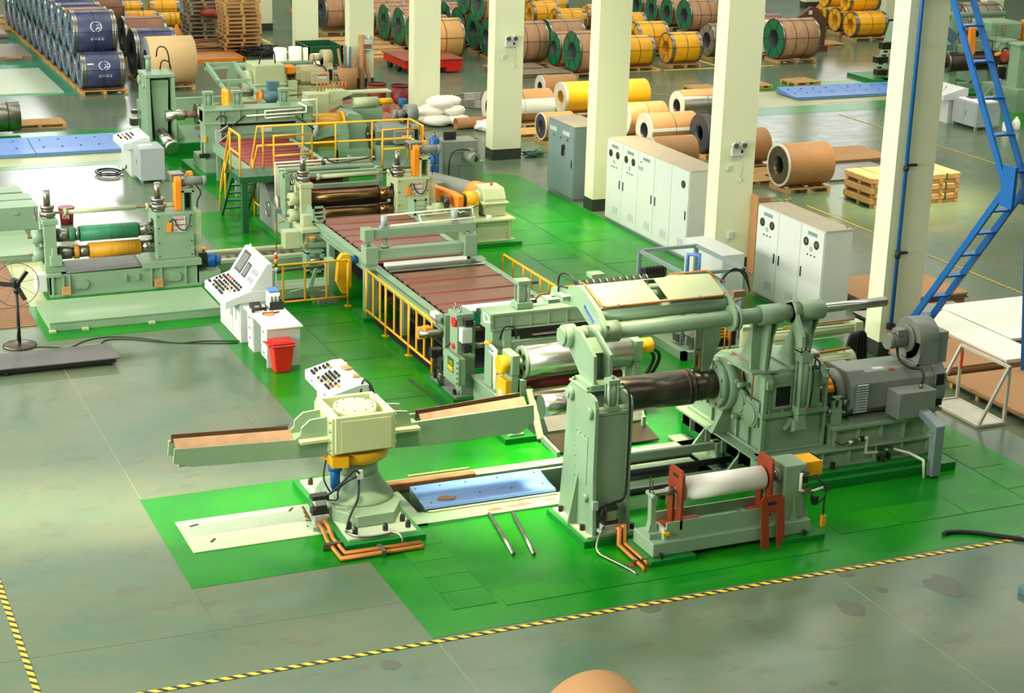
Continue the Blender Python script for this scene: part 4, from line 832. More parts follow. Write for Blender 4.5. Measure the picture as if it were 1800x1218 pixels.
# small guide stand with control box
gs = thing('edge_guide_stand', 'small green guide stand with eye bolts, red knobs and a lidded control box', 'guide stand', (10.7, 26.2, 0))
part(gs, 'plinth', 'plinth', bx(10.45, 13.3, 25.72, 27.15, .004, .08)); part(gs, 'base_plate', 'greyb', bx(10.52, 11.1, 25.78, 26.95, .08, .1))
part(gs, 'post', 'green', bx(10.64, 10.88, 25.85, 26.12, .1, .78), bev=.006)
part(gs, 'upper_post', 'green', bx(10.58, 10.7, 25.92, 26.25, .78, 1.42), bx(10.8, 10.9, 25.9, 26.1, .78, 1.36), bx(10.6, 10.9, 25.88, 26.2, .74, .8), bx(10.56, 10.88, 25.92, 26.3, 1.4, 1.5), bev=.006)
bxp = part(gs, 'control_box', 'green', bx(10.5, 10.62, 25.62, 26.26, .35, .82), bev=.006)
part(bxp, 'lid', 'green', bx(10.485, 10.502, 25.6, 26.28, .33, .84)); part(bxp, 'nameplate', 'dkgreen', bx(10.478, 10.486, 25.82, 26.08, .52, .76)); part(bxp, 'nameplate_band', 'yellow', bx(10.474, 10.479, 25.84, 26.06, .54, .62))
text(bxp, 'nameplate_text', 'LASE', .09, 'yellow', (10.474, 25.95, .68), rx=(0, -1, 0))
part(bxp, 'hinge_bolts', 'steel', *bolts([(10.49, 25.63, .4+.09*k) for k in range(5)], .02, .025, (-1, 0, 0)))
part(gs, 'red_knob', 'red', cy((10.57, 26.0, 1.36), (10.53, 26.0, 1.36), .085, n=16)); part(gs, 'red_knob', 'red', cy((10.6, 26.05, .92), (10.55, 26.05, .92), .05, n=12))
part(gs, 'white_box', 'white', bx(10.6, 10.78, 25.74, 25.9, 1.05, 1.3), bev=.006); part(gs, 'sensor', 'bolt', bx(10.66, 10.8, 25.75, 25.88, 1.33, 1.45), bx(10.64, 10.78, 25.74, 25.86, .88, 1.0))
for y in (26.05, 26.28): part(gs, 'eye_bolt', 'steel', *[cy((10.68, y+.045*math.cos(a), 1.55+.045*math.sin(a)), (10.68, y+.045*math.cos(a+.8), 1.55+.045*math.sin(a+.8)), .011, n=6) for a in [k*.785 for k in range(8)]])
part(gs, 'guide_roll', 'steel', cy((10.2, 26.7, .98), (10.6, 26.6, .98), .07, n=16), cy((10.9, 26.0, .9), (11.3, 26.0, .9), .05, n=12), cy((10.9, 26.0, 1.2), (11.4, 26.0, 1.2), .04, n=12))
part(gs, 'sensor_cap', 'orange', bx(10.28, 10.4, 26.62, 26.78, .92, 1.1), bev=.01); part(gs, 'sensor_cap', 'orange', bx(10.34, 10.46, 27.08, 27.22, .74, .94), bev=.01)
part(gs, 'bracket', 'bolt', bx(10.4, 10.6, 26.6, 26.75, .55, .7), bx(10.46, 10.6, 26.3, 26.5, .4, .6), cy((10.55, 26.6, .1), (10.55, 26.6, .5), .04, n=10))
part(gs, 'air_regulator', 'steel', cy((10.52, 26.45, .1), (10.52, 26.45, .35), .05, n=12), bc(10.52, 26.45, .38, .12, .1, .08)); part(gs, 'air_regulator', 'copper', bc(10.5, 26.4, .28, .1, .08, .05))
part(gs, 'anchor_bolts', 'bolt', *[cy((x, y, .1), (x, y, .18), .035, n=8) for x, y in ((10.56, 25.95), (10.95, 25.85), (10.56, 26.85))])
part(gs, 'hose', 'black', tb([(10.6, 26.5, .5), (10.45, 26.55, .7), (10.5, 26.3, .8), (10.6, 26.2, .95)], .014, smooth=2), tb([(10.5, 26.7, .2), (10.45, 26.6, .4), (10.55, 26.5, .55)], .014, smooth=2), tb([(10.7, 26.3, 1.4), (10.85, 26.25, 1.5), (10.95, 26.2, 1.3)], .012, smooth=2))
sr = thing('paper_strip', 'white paper strip hanging over the roller behind the tension beam', 'paper', (12, 26.8, 1.1))
part(sr, 'sheet', 'paper', bx(11.05, 13.2, 26.55, 26.9, 1.33, 1.345)); part(sr, 'edge', 'teal', bx(11.1, 11.4, 26.5, 26.55, 1.1, 1.33))

# tension stand
ts = thing('tension_stand', 'pale green tension stand with a heavy press beam and vertical cylinder', 'tension stand', (11.9, 25.0, 0))
part(ts, 'pedestal', 'green', bx(10.82, 11.3, 24.75, 25.75, .004, .45), bx(10.78, 11.34, 24.7, 25.8, .43, .47), bev=.006); part(ts, 'pedestal', 'green', bx(12.9, 13.35, 24.75, 25.75, .004, .47), bev=.006)
part(ts, 'post', 'green', bx(10.84, 11.1, 25.05, 25.35, .47, 1.6), bev=.006); part(ts, 'post', 'green', bx(12.98, 13.22, 25.05, 25.35, .47, 1.6), bev=.006)
tbm = part(ts, 'press_beam', 'green', bx(10.78, 13.28, 24.98, 25.42, 1.72, 1.76), bx(10.8, 13.25, 25.02, 25.06, 1.5, 1.72), bx(10.8, 13.25, 25.36, 25.4, 1.5, 1.72), bx(10.78, 13.28, 24.98, 25.42, 1.47, 1.5), bx(10.78, 10.84, 25.0, 25.4, 1.5, 1.72), bev=.004)
for k in range(7): part(tbm, 'rib', 'green', bx(11.15+.33*k, 11.17+.33*k, 24.985, 25.02, 1.5, 1.72))
tc_ = part(ts, 'press_cylinder', 'green', cy((11.42, 25.2, 1.86), (11.42, 25.2, 2.2), .085, n=18), bc(11.42, 25.2, 2.2, .24, .22, .07), bc(11.42, 25.2, 1.82, .28, .26, .1), *[cy((11.42+a*.09, 25.2+b*.08, 1.82), (11.42+a*.09, 25.2+b*.08, 2.2), .016, n=6) for a in (-1, 1) for b in (-1, 1)], bev=.004)
part(tc_, 'fitting', 'bolt', cy((11.54, 25.2, 2.16), (11.7, 25.2, 2.16), .025, n=8), cy((11.55, 25.2, 1.84), (11.68, 25.2, 1.84), .03, n=8)); part(tc_, 'fitting_pipe', 'cpipe', tb([(11.66, 25.2, 1.86), (11.74, 25.2, 1.95), (11.9, 25.2, 1.96)], .015, n=6))
part(ts, 'press_cylinder', 'green', cy((12.75, 25.2, 1.86), (12.75, 25.2, 2.2), .085, n=18), bc(12.75, 25.2, 2.2, .24, .22, .07), bc(12.75, 25.2, 1.82, .28, .26, .1))
part(ts, 'guide_block', 'green', bx(11.02, 11.14, 24.96, 25.1, .6, 1.46), bx(11.14, 11.3, 24.98, 25.12, 1.2, 1.34))
part(ts, 'press_plate', 'green', bx(11.12, 12.98, 25.0, 25.3, .92, 1.25), bx(11.12, 12.98, 24.96, 25.3, 1.25, 1.28), bev=.005); part(ts, 'press_gap', 'void', bx(11.12, 12.98, 25.02, 25.3, 1.29, 1.45))
part(ts, 'slide_plate', 'steel', bx(11.5, 12.2, 24.9, 25.0, 1.36, 1.375))
wl = part(ts, 'warning_label', 'white', bx(12.1, 12.32, 24.985, 24.998, 1.1, 1.2)); part(wl, 'label_band', 'orange', bx(12.1, 12.32, 24.98, 24.986, 1.165, 1.2)); part(wl, 'label_symbol', 'yellow', bx(12.11, 12.16, 24.98, 24.986, 1.11, 1.155))
part(ts, 'white_pipe', 'pipew', tb([(10.82, 25.25, 1.2), (10.82, 25.05, 1.22), (10.82, 24.85, 1.18), (10.82, 24.85, .55), (10.95, 24.8, .5)], .028, n=8)); part(ts, 'white_pipe', 'pipew', tb([(10.82, 25.1, 1.1), (10.82, 24.95, 1.1), (10.82, 24.9, 1.05), (10.82, 24.9, .6)], .018, n=8)); part(ts, 'white_pipe', 'pipew', tb([(10.8, 25.3, 1.72), (10.8, 25.1, 1.7), (10.8, 25.02, 1.62), (10.8, 25.25, 1.56), (10.8, 25.3, 1.72)], .024, n=8))
part(ts, 'hose', 'black', tb([(10.95, 24.98, 1.32), (10.95, 24.9, 1.5), (11.0, 24.88, 1.58), (11.2, 24.9, 1.52), (11.22, 24.94, 1.32)], .018, smooth=2)); part(ts, 'valve', 'yellow', cy((10.76, 25.15, 1.24), (10.84, 25.05, 1.24), .035, n=10)); part(ts, 'cap', 'bolt', bx(10.82, 11.06, 25.5, 25.7, 1.6, 1.66), cy((10.94, 25.6, 1.3), (10.94, 25.6, 1.6), .09, n=14))
# deflector roll
dr = thing('deflector_roll', 'large polished chrome deflector roll with yellow end caps in front of the tension stand', 'roll', (12, 24.4, 1.1))
part(dr, 'drum', 'chrome', cy((11.12, 24.4, 1.1), (12.96, 24.4, 1.1), .27, n=40))
sp = []
part(dr, 'end_plate', 'green', cy((11.07, 24.4, 1.1), (11.12, 24.4, 1.1), .265, n=32))
for k in range(6): part(dr, 'lightening_hole', 'void', cy((11.066, 24.4+.16*math.cos(k*PI/3+.3), 1.1+.16*math.sin(k*PI/3+.3)), (11.072, 24.4+.16*math.cos(k*PI/3+.3), 1.1+.16*math.sin(k*PI/3+.3)), .05, n=12))
part(dr, 'shaft', 'cream_green', cy((10.95, 24.4, 1.1), (13.2, 24.4, 1.1), .07, n=16))
part(dr, 'bearing_housing', 'green', bx(10.82, 10.97, 24.2, 24.6, .95, 1.3), bx(10.84, 10.98, 24.25, 24.55, .35, .95), bev=.02); part(dr, 'bearing_housing', 'green', bx(13.02, 13.18, 24.2, 24.6, .95, 1.32), bx(13.04, 13.18, 24.25, 24.55, .1, .95), bev=.02)
part(dr, 'end_cap', 'yellow', cy((10.68, 24.4, 1.1), (10.83, 24.4, 1.1), .15, n=26)); part(dr, 'end_cap', 'yellow', cy((13.18, 24.4, 1.15), (13.42, 24.4, 1.15), .13, n=26))
yb = part(dr, 'drive_box', 'yellow', bx(10.74, 10.86, 24.25, 24.6, .42, .86), bev=.015); part(yb, 'box_label', 'white', bx(10.732, 10.741, 24.34, 24.5, .56, .66))
part(dr, 'lower_post', 'green', bx(10.9, 11.06, 24.3, 24.5, .1, .5), bx(11.0, 11.1, 24.22, 24.42, .5, .85), cy((11.0, 24.3, .68), (11.2, 24.3, .68), .04, n=10))
part(dr, 'foot', 'green', bx(10.68, 10.8, 23.8, 23.98, .1, .75), bx(10.62, 10.88, 23.76, 24.05, .1, .13)); part(dr, 'plinth', 'plinth', bx(10.52, 11.05, 23.68, 24.2, .004, .1))
part(dr, 'lower_roll', 'redroll', cy((11.1, 24.55, .66), (12.95, 24.55, .66), .1, n=20)); part(dr, 'lower_roll', 'dksteel', cy((11.15, 24.1, .62), (12.95, 24.1, .62), .09, n=20))
part(dr, 'hose', 'black', tb([(13.4, 24.5, 1.1), (13.7, 24.55, .95), (13.68, 24.6, .7), (13.5, 24.6, .5), (13.48, 24.6, .02)], .03, smooth=2)); part(dr, 'hose', 'black', tb([(13.4, 24.55, 1.05), (13.62, 24.6, .9), (13.6, 24.65, .7), (13.4, 24.62, .45), (13.4, 24.62, .02)], .03, smooth=2))
# swinging feed table
ft = thing('feed_table', 'steel feed table hanging between deflector roll and mandrel', 'feed table', (11.9, 23.5, 0))
part(ft, 'sheet', 'steel', sheet([(11.2, 23.55, .2), (12.9, 23.55, .2), (12.9, 24.05, .62), (11.2, 24.05, .62)], .02)); part(ft, 'sheet', 'dksteel', sheet([(11.15, 23.0, .06), (12.9, 23.0, .06), (12.9, 23.52, .16), (11.15, 23.52, .16)], .02), label='dark worn lower plate')
part(ft, 'side_arm', 'cream_green', beam((11.12, 24.15, .72), (11.1, 23.62, .06), .05, .1, up=(1, 0, 0))); part(ft, 'side_arm', 'green', beam((11.1, 23.55, .1), (11.1, 22.95, .04), .05, .1))
part(ft, 'side_arm', 'green', beam((12.95, 24.15, .72), (12.95, 23.62, .06), .05, .1, up=(1, 0, 0)))
part(ft, 'wheel', 'bolt', cy((11.3, 23.0, .05), (11.4, 23.0, .05), .045, n=12)); part(ft, 'support', 'green', bx(12.8, 12.86, 23.4, 23.46, .0, .3), bx(12.7, 12.96, 23.3, 23.5, 0, .03))
single('cardboard_box', 'small brown cardboard box on the green floor behind the turnstile arm', 'box', 'crd', bx(10.28, 10.52, 24.25, 24.45, .004, .14), bev=.004)
single('steel_bar', 'thin dark bar lying on the green floor beside the exit table plinth', 'bar', 'bolt', cy((10.2, 27.0, .015), (10.35, 24.9, .015), .012, n=6), cy((10.2, 27.0, .015), (10.18, 27.12, .03), .02, n=6))
# ================================================================ slitter heads
M['tealroll'] = paint('teal_rubber_arbor', (46, 128, 92), 0.5, var=0.2, scale=3, stretch=(9, .4, .4))
M['ochre'] = paint('ochre_rubber_arbor', (206, 148, 28), 0.5, var=0.15, scale=3, stretch=(9, .4, .4))
M['graysheet'] = paint('grey_tarpaulin', (96, 102, 96), 0.45, var=0.12, scale=2, bump=.5)
def slitter_head(T, dx, dy, hm):
    def b(*a): return bx(a[0]+dx, a[1]+dx, a[2]+dy, a[3]+dy, a[4], a[5])
    def p(x, y, z): return (x+dx, y+dy, z)
    def yz(l): return [(y+dy, z) for y, z in l]
    part(T, 'outboard_housing', hm, b(5.22, 5.46, 34.34, 34.46, .46, 1.5), b(5.22, 5.46, 34.74, 34.86, .46, 1.5), b(5.2, 5.5, 34.32, 34.88, 1.42, 1.52), b(5.2, 5.6, 34.3, 34.9, .46, .62), bev=.008)
    part(T, 'adjuster_block', hm, b(5.3, 5.52, 34.18, 34.34, .62, .82), b(5.34, 5.44, 34.2, 34.34, .82, .96), bev=.006)
    for z in (1.14, .78):
        part(T, 'bearing_cap', hm, cy(p(5.02, 34.6, z), p(5.24, 34.6, z), .14, n=22)); part(T, 'bearing_block', hm, b(5.24, 5.46, 34.47, 34.73, z-.14, z+.14)); part(T, 'shaft_tip', 'copper', cy(p(4.94, 34.6, z), p(5.02, 34.6, z), .03, n=8))
    part(T, 'drive_housing', hm, b(7.42, 8.2, 34.3, 35.0, .55, 1.5), bev=.012)
    part(T, 'housing_bolts', 'bolt', *bolts([p(x, 34.3, z) for x in (7.48, 8.14) for z in (.62, .9, 1.2, 1.44)], .014, .012, (0, -1, 0)))
    part(T, 'housing_slot', 'void', b(7.412, 7.42, 34.5, 34.7, .66, 1.34))
    for x in (5.35, 7.54):
        j = part(T, 'screw_jack', 'steel', cy(p(x, 34.6, 1.5), p(x, 34.6, 1.55), .13, n=20), cy(p(x, 34.6, 1.55), p(x, 34.6, 1.65), .155, n=20), cy(p(x, 34.6, 1.65), p(x, 34.6, 1.7), .115, n=20), cy(p(x, 34.6, 1.7), p(x, 34.6, 1.77), .135, n=20)); part(j, 'screw', 'steel', cy(p(x, 34.6, 1.76), p(x, 34.6, 2.08), .065, n=14))
    part(T, 'tie_shaft', 'cream_green', cy(p(5.7, 34.6, 1.6), p(7.1, 34.6, 1.6), .045, n=12), cy(p(5.72, 34.6, 1.6), p(5.66, 34.6, 1.6), .075, n=12)); part(T, 'tie_shaft_end', 'copper', cy(p(5.35, 34.6, 1.6), p(7.5, 34.6, 1.6), .025, n=8))
    part(T, 'tie_shaft', 'cream_green', cy(p(7.6, 34.6, 1.6), p(7.95, 34.6, 1.6), .05, n=12), cy(p(7.3, 34.6, 1.6), p(7.34, 34.6, 1.6), .07, n=12))
    hw = part(T, 'handwheel', 'steel', *[cy(p(5.12, 34.6+.14*math.cos(a), 1.6+.14*math.sin(a)), p(5.12, 34.6+.14*math.cos(a+.53), 1.6+.14*math.sin(a+.53)), .012, n=6) for a in [k*.5236 for k in range(12)]], cy(p(5.12, 34.46, 1.6), p(5.12, 34.74, 1.6), .01, n=6), cy(p(5.12, 34.6, 1.46), p(5.12, 34.6, 1.74), .01, n=6))
    g = part(T, 'chain_guard', 'orange', xf(pr('x', yz([(34.45, 1.5), (34.62, 1.5), (34.66, 2.12), (34.6, 2.2), (34.48, 2.2), (34.42, 2.12)]), 7.86+dx, 8.0+dx), Matrix.Identity(4)), bev=.015, label='orange chain guard')
    part(T, 'chain_guard', 'orange', pr('x', yz([(34.8, 1.2), (34.92, 1.2), (34.95, 2.16), (34.88, 2.22), (34.8, 2.22), (34.74, 2.14)]), 8.2+dx, 8.32+dx), bev=.015)
    part(T, 'motor_post', hm, b(8.0, 8.04, 34.4, 34.9, 1.5, 1.92), b(8.2, 8.24, 34.4, 34.9, 1.5, 1.92), b(8.0, 8.24, 34.4, 34.9, 1.88, 1.94), b(8.0, 8.24, 34.84, 34.9, 1.5, 1.9))
    gm = part(T, 'gear_motor', 'greyb', cy(p(8.02, 34.6, 2.08), p(8.5, 34.6, 2.06), .09, n=16), cy(p(8.46, 34.6, 2.06), p(8.54, 34.6, 2.06), .1, n=16)); part(gm, 'gearbox', 'steel', b(7.8, 8.1, 34.52, 34.9, 2.08, 2.24), cy(p(8.05, 34.6, 1.98), p(8.05, 34.6, 2.2), .09, n=14), bev=.02)
    part(T, 'motor_cable', 'black', tb([p(8.3, 34.5, 2.0), p(8.42, 34.45, 1.85), p(8.3, 34.42, 1.7), p(8.3, 34.42, 1.5)], .016, smooth=2))
    n = part(T, 'notice', 'white', b(7.78, 8.02, 34.285, 34.298, 1.1, 1.42)); part(n, 'notice_heading', 'red', b(7.8, 8.0, 34.28, 34.286, 1.35, 1.37)); part(n, 'notice_heading', 'red', b(7.79, 8.01, 34.28, 34.286, 1.24, 1.26)); part(n, 'notice_heading', 'orange', b(7.79, 7.85, 34.28, 34.286, 1.11, 1.17))
    text(n, 'notice_text', 'NOTICE', .05, 'red', p(7.9, 34.283, 1.395))
    part(T, 'pendant', 'orange', rot(b(7.64, 7.72, 34.24, 34.29, 1.12, 1.32), 'Y', .15, p(7.7, 34.28, 1.2))); part(T, 'pendant_cable', 'black', tb([p(7.7, 34.27, 1.32), p(7.78, 34.26, 1.42), p(7.86, 34.25, 1.18), p(8.0, 34.25, 1.12), p(8.1, 34.25, 1.25), p(8.12, 34.26, 1.45)], .012, smooth=2))
    for k in range(4): part(T, 'conduit', 'cream_green', cy(p(8.24+.035*k, 34.36, .5), p(8.24+.035*k, 34.36, 1.6-.03*k), .012, n=6))
def ringset(T, pts, dx, dy, z, mat, name):
    for x0, x1, r in pts:
        part(T, name, mat, cy((x0+dx, 34.6+dy, z), (x1+dx, 34.6+dy, z), r, n=28))

ss = thing('spare_slitter_head', 'spare slitter head with green and ochre arbors on a pale green sled', 'slitter', (6.7, 34.6, 0))
slitter_head(ss, 0, 0, 'green')
part(ss, 'arbor', 'dksteel', cy((5.4, 34.6, 1.14), (7.45, 34.6, 1.14), .1, n=24)); part(ss, 'arbor', 'dksteel', cy((5.4, 34.6, .78), (7.45, 34.6, .78), .1, n=24))
ringset(ss, [(5.5, 5.72, .135), (5.86, 5.94, .13), (7.12, 7.44, .13)], 0, 0, 1.14, 'steel', 'spacer_ring'); ringset(ss, [(5.52, 5.78, .135), (5.93, 6.1, .12), (7.16, 7.46, .13)], 0, 0, .78, 'steel', 'spacer_ring')
ringset(ss, [(5.73, 5.85, .14), (5.95, 7.11, .155)], 0, 0, 1.14, 'tealroll', 'rubber_sleeve'); ringset(ss, [(5.82, 5.92, .145), (6.12, 7.15, .155)], 0, 0, .78, 'ochre', 'rubber_sleeve')
part(ss, 'sleeve_holes', 'void', *[cy((7.18+.09*k, 34.6-.128*math.cos(.3*j), z+.128*math.sin(.3*j)), (7.18+.09*k, 34.6-.136*math.cos(.3*j), z+.136*math.sin(.3*j)), .018, n=6) for k in range(3) for j in (0, 2) for z in (1.14, .78)], stuff=True)
sd = part(ss, 'sled', 'green', bx(5.25, 8.25, 34.2, 34.24, .02, .44), bx(5.25, 8.25, 35.0, 35.04, .02, .44), bx(5.22, 5.5, 34.15, 35.08, .4, .46), bx(7.1, 8.3, 34.15, 35.1, .42, .55), bx(5.25, 8.3, 34.12, 35.1, 0.0, .04), bx(5.25, 5.29, 34.2, 35.04, .02, .44), bx(8.21, 8.25, 34.2, 35.04, .02, .44), bev=.004)
for x in (5.3, 5.5, 5.62, 7.25, 7.45, 7.95): part(sd, 'rib', 'green', bx(x, x+.03, 34.14, 34.2, .04, .42))
for x in (5.48, 7.32): part(sd, 'anchor_shim', 'wood', bx(x, x+.16, 34.08, 34.16, .04, .2))
for x in (5.86, 7.72): part(sd, 'hatch', 'green', bx(x-.1, x+.12, 34.17, 34.2, .12, .3), cy((x+.06, 34.16, .21), (x+.06, 34.2, .21), .1, n=18))
for x in (6.75, 7.0): part(sd, 'tow_lug', 'green', bx(x-.02, x+.02, 34.14, 34.2, .2, .34), bx(x-.035, x+.035, 34.15, 34.19, .25, .29))
part(ss, 'control_box', 'white', bx(5.0, 5.22, 34.25, 34.5, .1, .46), bev=.01)
part(ss, 'sheet', 'graysheet', sheet([(5.6, 34.18, .465), (7.1, 34.18, .485), (7.15, 35.0, .52), (5.6, 35.0, .5)], .012), label='grey sheet laid under the arbors')
part(ss, 'drive_stub', 'green', cy((8.2, 34.7, .82), (8.42, 34.7, .82), .13, n=22)); part(ss, 'motor', 'dblue', cy((8.4, 34.5, .42), (8.66, 34.4, .42), .15, n=22), cy((8.64, 34.41, .42), (8.74, 34.37, .42), .1, n=20)); part(ss, 'motor_cover', 'black', bx(8.28, 8.45, 34.3, 34.7, .3, .62)); part(ss, 'motor_band', 'orange', bx(8.28, 8.5, 34.5, 34.7, .62, .65)); part(ss, 'motor_base', 'green', bx(8.25, 8.7, 34.2, 34.8, .004, .25))
M['tread'] = paint('tread_plate_green', (128, 156, 120), 0.4, var=0.05, scale=40)
def platform(label, x0, x1, y0, y1, z, name='work_platform'):
    t = thing(name, label, 'platform', (x0, y0, 0), 'pale green tread-plate platforms')
    part(t, 'deck', 'tread', bx(x0, x1, y0, y1, z-.02, z)); part(t, 'skirt', 'green', bx(x0+.01, x1-.01, y0+.01, y1-.01, .0, z-.02))
    return t
pf = platform('long pale green tread-plate platform in front of the spare slitter head', 4.86, 8.1, 31.9, 33.4, .17)
for x in (4.9, 5.5, 6.75): part(pf, 'floor_bracket', 'cream_green', bx(x-.06, x+.06, 31.8, 31.9, .004, .04))
platform('pale green tread-plate platform at the left edge behind the fan', -1.0, 5.55, 37.15, 39.3, .12)
sp_ = thing('stepped_base', 'stepped pale green steel blocks at the left edge beside the oil bucket', 'steel base', (4, 40, 0))
part(sp_, 'block', 'green', bx(1, 5.95, 39.8, 40.5, .0, .52)); part(sp_, 'block', 'green', bx(1, 5.95, 40.6, 41.2, .0, .52)); part(sp_, 'block', 'green', bx(1, 5.85, 41.35, 42.0, .0, .52))
part(sp_, 'lug', 'green', bx(5.4, 5.5, 39.76, 39.8, .36, .4))
M['boards'] = paint('rusty_grating', (132, 92, 56), 0.6, var=0.15, scale=1.5)
dk = thing('brown_deck', 'rusty brown plate and slatted decking beside the fan', 'decking', (3, 35, 0))
part(dk, 'plate', 'boards', bx(-1, 4.75, 33.65, 37.05, .0, .02))
for k in range(11): part(dk, 'slat', 'boards', bx(-1, 4.7, 32.35+.115*k, 32.435+.115*k, .0, .02))
single('cream_sheet', 'cream floor sheet with black stencil marks beside the spare slitter sled', 'floor sheet', 'creamp', bx(4.78, 5.15, 33.6, 36.9, .0045, .008), bx(5.15, 7.3, 35.4, 36.9, .0045, .008))
bk = thing('oil_bucket', 'dark red oil bucket standing on the floor behind the spare slitter head', 'bucket', (6.62, 40.05, 0))
M['dred'] = paint('dark_red_plastic', (122, 28, 30), 0.4)
part(bk, 'body', 'dred', lathe([(.14, 0), (.165, .36)], (6.62, 40.05, 0))); part(bk, 'lid', 'dred', cy((6.62, 40.05, .36), (6.62, 40.05, .4), .185, n=26), cy((6.62, 40.05, .3), (6.62, 40.05, .33), .178, n=26))
text(bk, 'lettering', 'Oil', .13, 'white', (6.57, 39.885, .2), rx=(.95, -.3, 0))
# fan
fn = thing('pedestal_fan', 'black pedestal fan with a wire hoop at the left edge', 'fan', (4.21, 31.23, 0))
part(fn, 'base', 'dksteel', lathe([(.3, 0), (.3, .03), (.26, .05), (.06, .07)], (4.21, 31.23, 0))); part(fn, 'pole', 'bolt', cy((4.21, 31.23, .06), (4.21, 31.23, 1.02), .03, n=12))
part(fn, 'motor', 'bolt', cy((4.21, 31.2, 1.16), (4.21, 31.42, 1.16), .075, n=16), cy((4.21, 31.23, 1.0), (4.21, 31.23, 1.1), .05, n=12))
for a in (.9, 2.95, 5.15):
    part(fn, 'blade', 'bolt', rot(rot(bx(4.25, 4.52, 31.14, 31.16, 1.12, 1.2), 'X', .5, (4.21, 31.15, 1.16)), 'Y', -a, (4.21, 31.15, 1.16)))
part(fn, 'hoop', 'bolt', *[cy((4.21+.4*math.cos(a), 31.2, 1.16+.4*math.sin(a)), (4.21+.4*math.cos(a+.2618), 31.2, 1.16+.4*math.sin(a+.2618)), .006, n=5) for a in [k*.2618 for k in range(24)]])
for k in range(8): part(fn, 'guard_wire', 'bolt', cy((4.21, 31.3, 1.16), (4.21+.4*math.cos(k*.785+.2), 31.2, 1.16+.4*math.sin(k*.785+.2)), .003, n=4))
single('power_cable', 'thin black power cable snaking from the fan to the control desk', 'cable', 'black', tb([(4.2, 31.15, .4), (4.15, 31.2, .1), (4.3, 31.1, .012), (4.75, 30.95, .012), (5.0, 30.75, .012), (5.4, 31.2, .012), (5.9, 31.25, .012), (6.5, 30.85, .012), (6.9, 30.4, .012), (7.4, 30.45, .012), (7.9, 30.25, .012), (8.0, 30.2, .02)], .01, n=6, smooth=3))
single('power_cable', 'second black cable joining from behind the dark steel plate', 'cable', 'black', tb([(5.55, 30.75, .012), (5.7, 31.1, .012), (6.1, 31.0, .012), (6.7, 30.55, .012), (7.3, 30.3, .012), (7.95, 30.1, .012)], .01, n=6, smooth=3))
dp = thing('weighing_plate', 'dark steel plate on low feet lying on the grey floor at the left edge', 'steel plate', (4, 30, 0))
M['dplate'] = paint('dark_scuffed_plate', (86, 84, 82), 0.45, 0.2, var=0.2, scale=2)
part(dp, 'plate', 'dplate', bx(2.9, 5.68, 29.55, 30.42, .13, .15)); part(dp, 'frame', 'bolt', bx(2.95, 5.62, 29.6, 30.36, .05, .13))
for x, y in ((3.75, 29.66), (5.5, 29.66), (5.5, 30.3)): part(dp, 'foot', 'bolt', cy((x, y, 0), (x, y, .05), .05, n=12))
# transfer rails between the spare head and the line
tr = thing('transfer_rails', 'cream transfer rails from the spare slitter to the slitting line', 'rails', (9.3, 35.4, 0))
for y in (35.15, 35.9): part(tr, 'rail', 'cream_green', bx(8.3, 11.0, y, y+.14, .004, .2), bev=.02)
part(tr, 'chain_tray', 'steel', bx(8.3, 11.0, 35.3, 35.88, .1, .13)); part(tr, 'front_panel', 'green', bx(8.3, 11.0, 35.0, 35.04, .004, .18)); part(tr, 'rack', 'dksteel', *[bx(8.4+.2*k, 8.46+.2*k, 35.45, 35.7, .13, .16) for k in range(12)], stuff=True)

# ---------------------------------------------------------------- main slitter
ms = thing('slitter', 'slitting machine with two bronze arbors and cream side housings', 'slitter', (12.3, 36.25, 0))
DX, DY = 5.75, 1.65
slitter_head(ms, DX, DY, 'cream_green')
for z in (1.14, .78):
    part(ms, 'arbor', 'bronze', cy((11.2, 36.25, z), (12.85, 36.25, z), .125, n=28)); part(ms, 'arbor_sleeve', 'bronze', cy((12.85, 36.25, z), (13.18, 36.25, z), .14, n=28)); part(ms, 'arbor_end', 'dksteel', cy((11.1, 36.25, z), (11.22, 36.25, z), .115, n=24))
part(ms, 'sleeve_holes', 'void', *[cy((12.9+.09*k, 36.25-.138*math.cos(j), z+.138*math.sin(j)), (12.9+.09*k, 36.25-.142*math.cos(j), z+.142*math.sin(j)), .02, n=6) for k in range(3) for j in (-.1, .6) for z in (1.14, .78)], stuff=True)
part(ms, 'base', 'green', bx(10.98, 13.98, 35.85, 36.7, .08, .56), bx(10.9, 11.35, 36.7, 38.9, .08, .5), bx(13.2, 13.98, 36.7, 38.9, .08, .5), bev=.01)
part(ms, 'plinth', 'plinth', bx(10.75, 14.2, 35.5, 39.2, .003, .08))
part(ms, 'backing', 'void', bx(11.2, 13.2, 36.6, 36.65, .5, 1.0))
en = part(ms, 'entry_frame', 'green', bx(11.0, 11.12, 37.3, 37.7, .5, 1.45), bx(13.2, 13.32, 37.3, 37.7, .5, 1.45), bx(11.0, 13.32, 37.35, 37.45, 1.35, 1.45), bx(11.12, 13.2, 37.2, 37.3, 1.1, 1.2), bx(11.1, 13.2, 37.6, 37.75, 1.45, 1.5), bev=.005)
part(ms, 'pinch_roll', 'redroll', cy((11.12, 37.3, 1.0), (13.2, 37.3, 1.0), .08, n=18)); part(ms, 'pinch_roll', 'redroll', cy((11.12, 37.5, 1.32), (13.2, 37.5, 1.32), .07, n=18)); part(ms, 'pinch_roll', 'dksteel', cy((11.12, 37.25, .82), (13.2, 37.25, .82), .07, n=18))
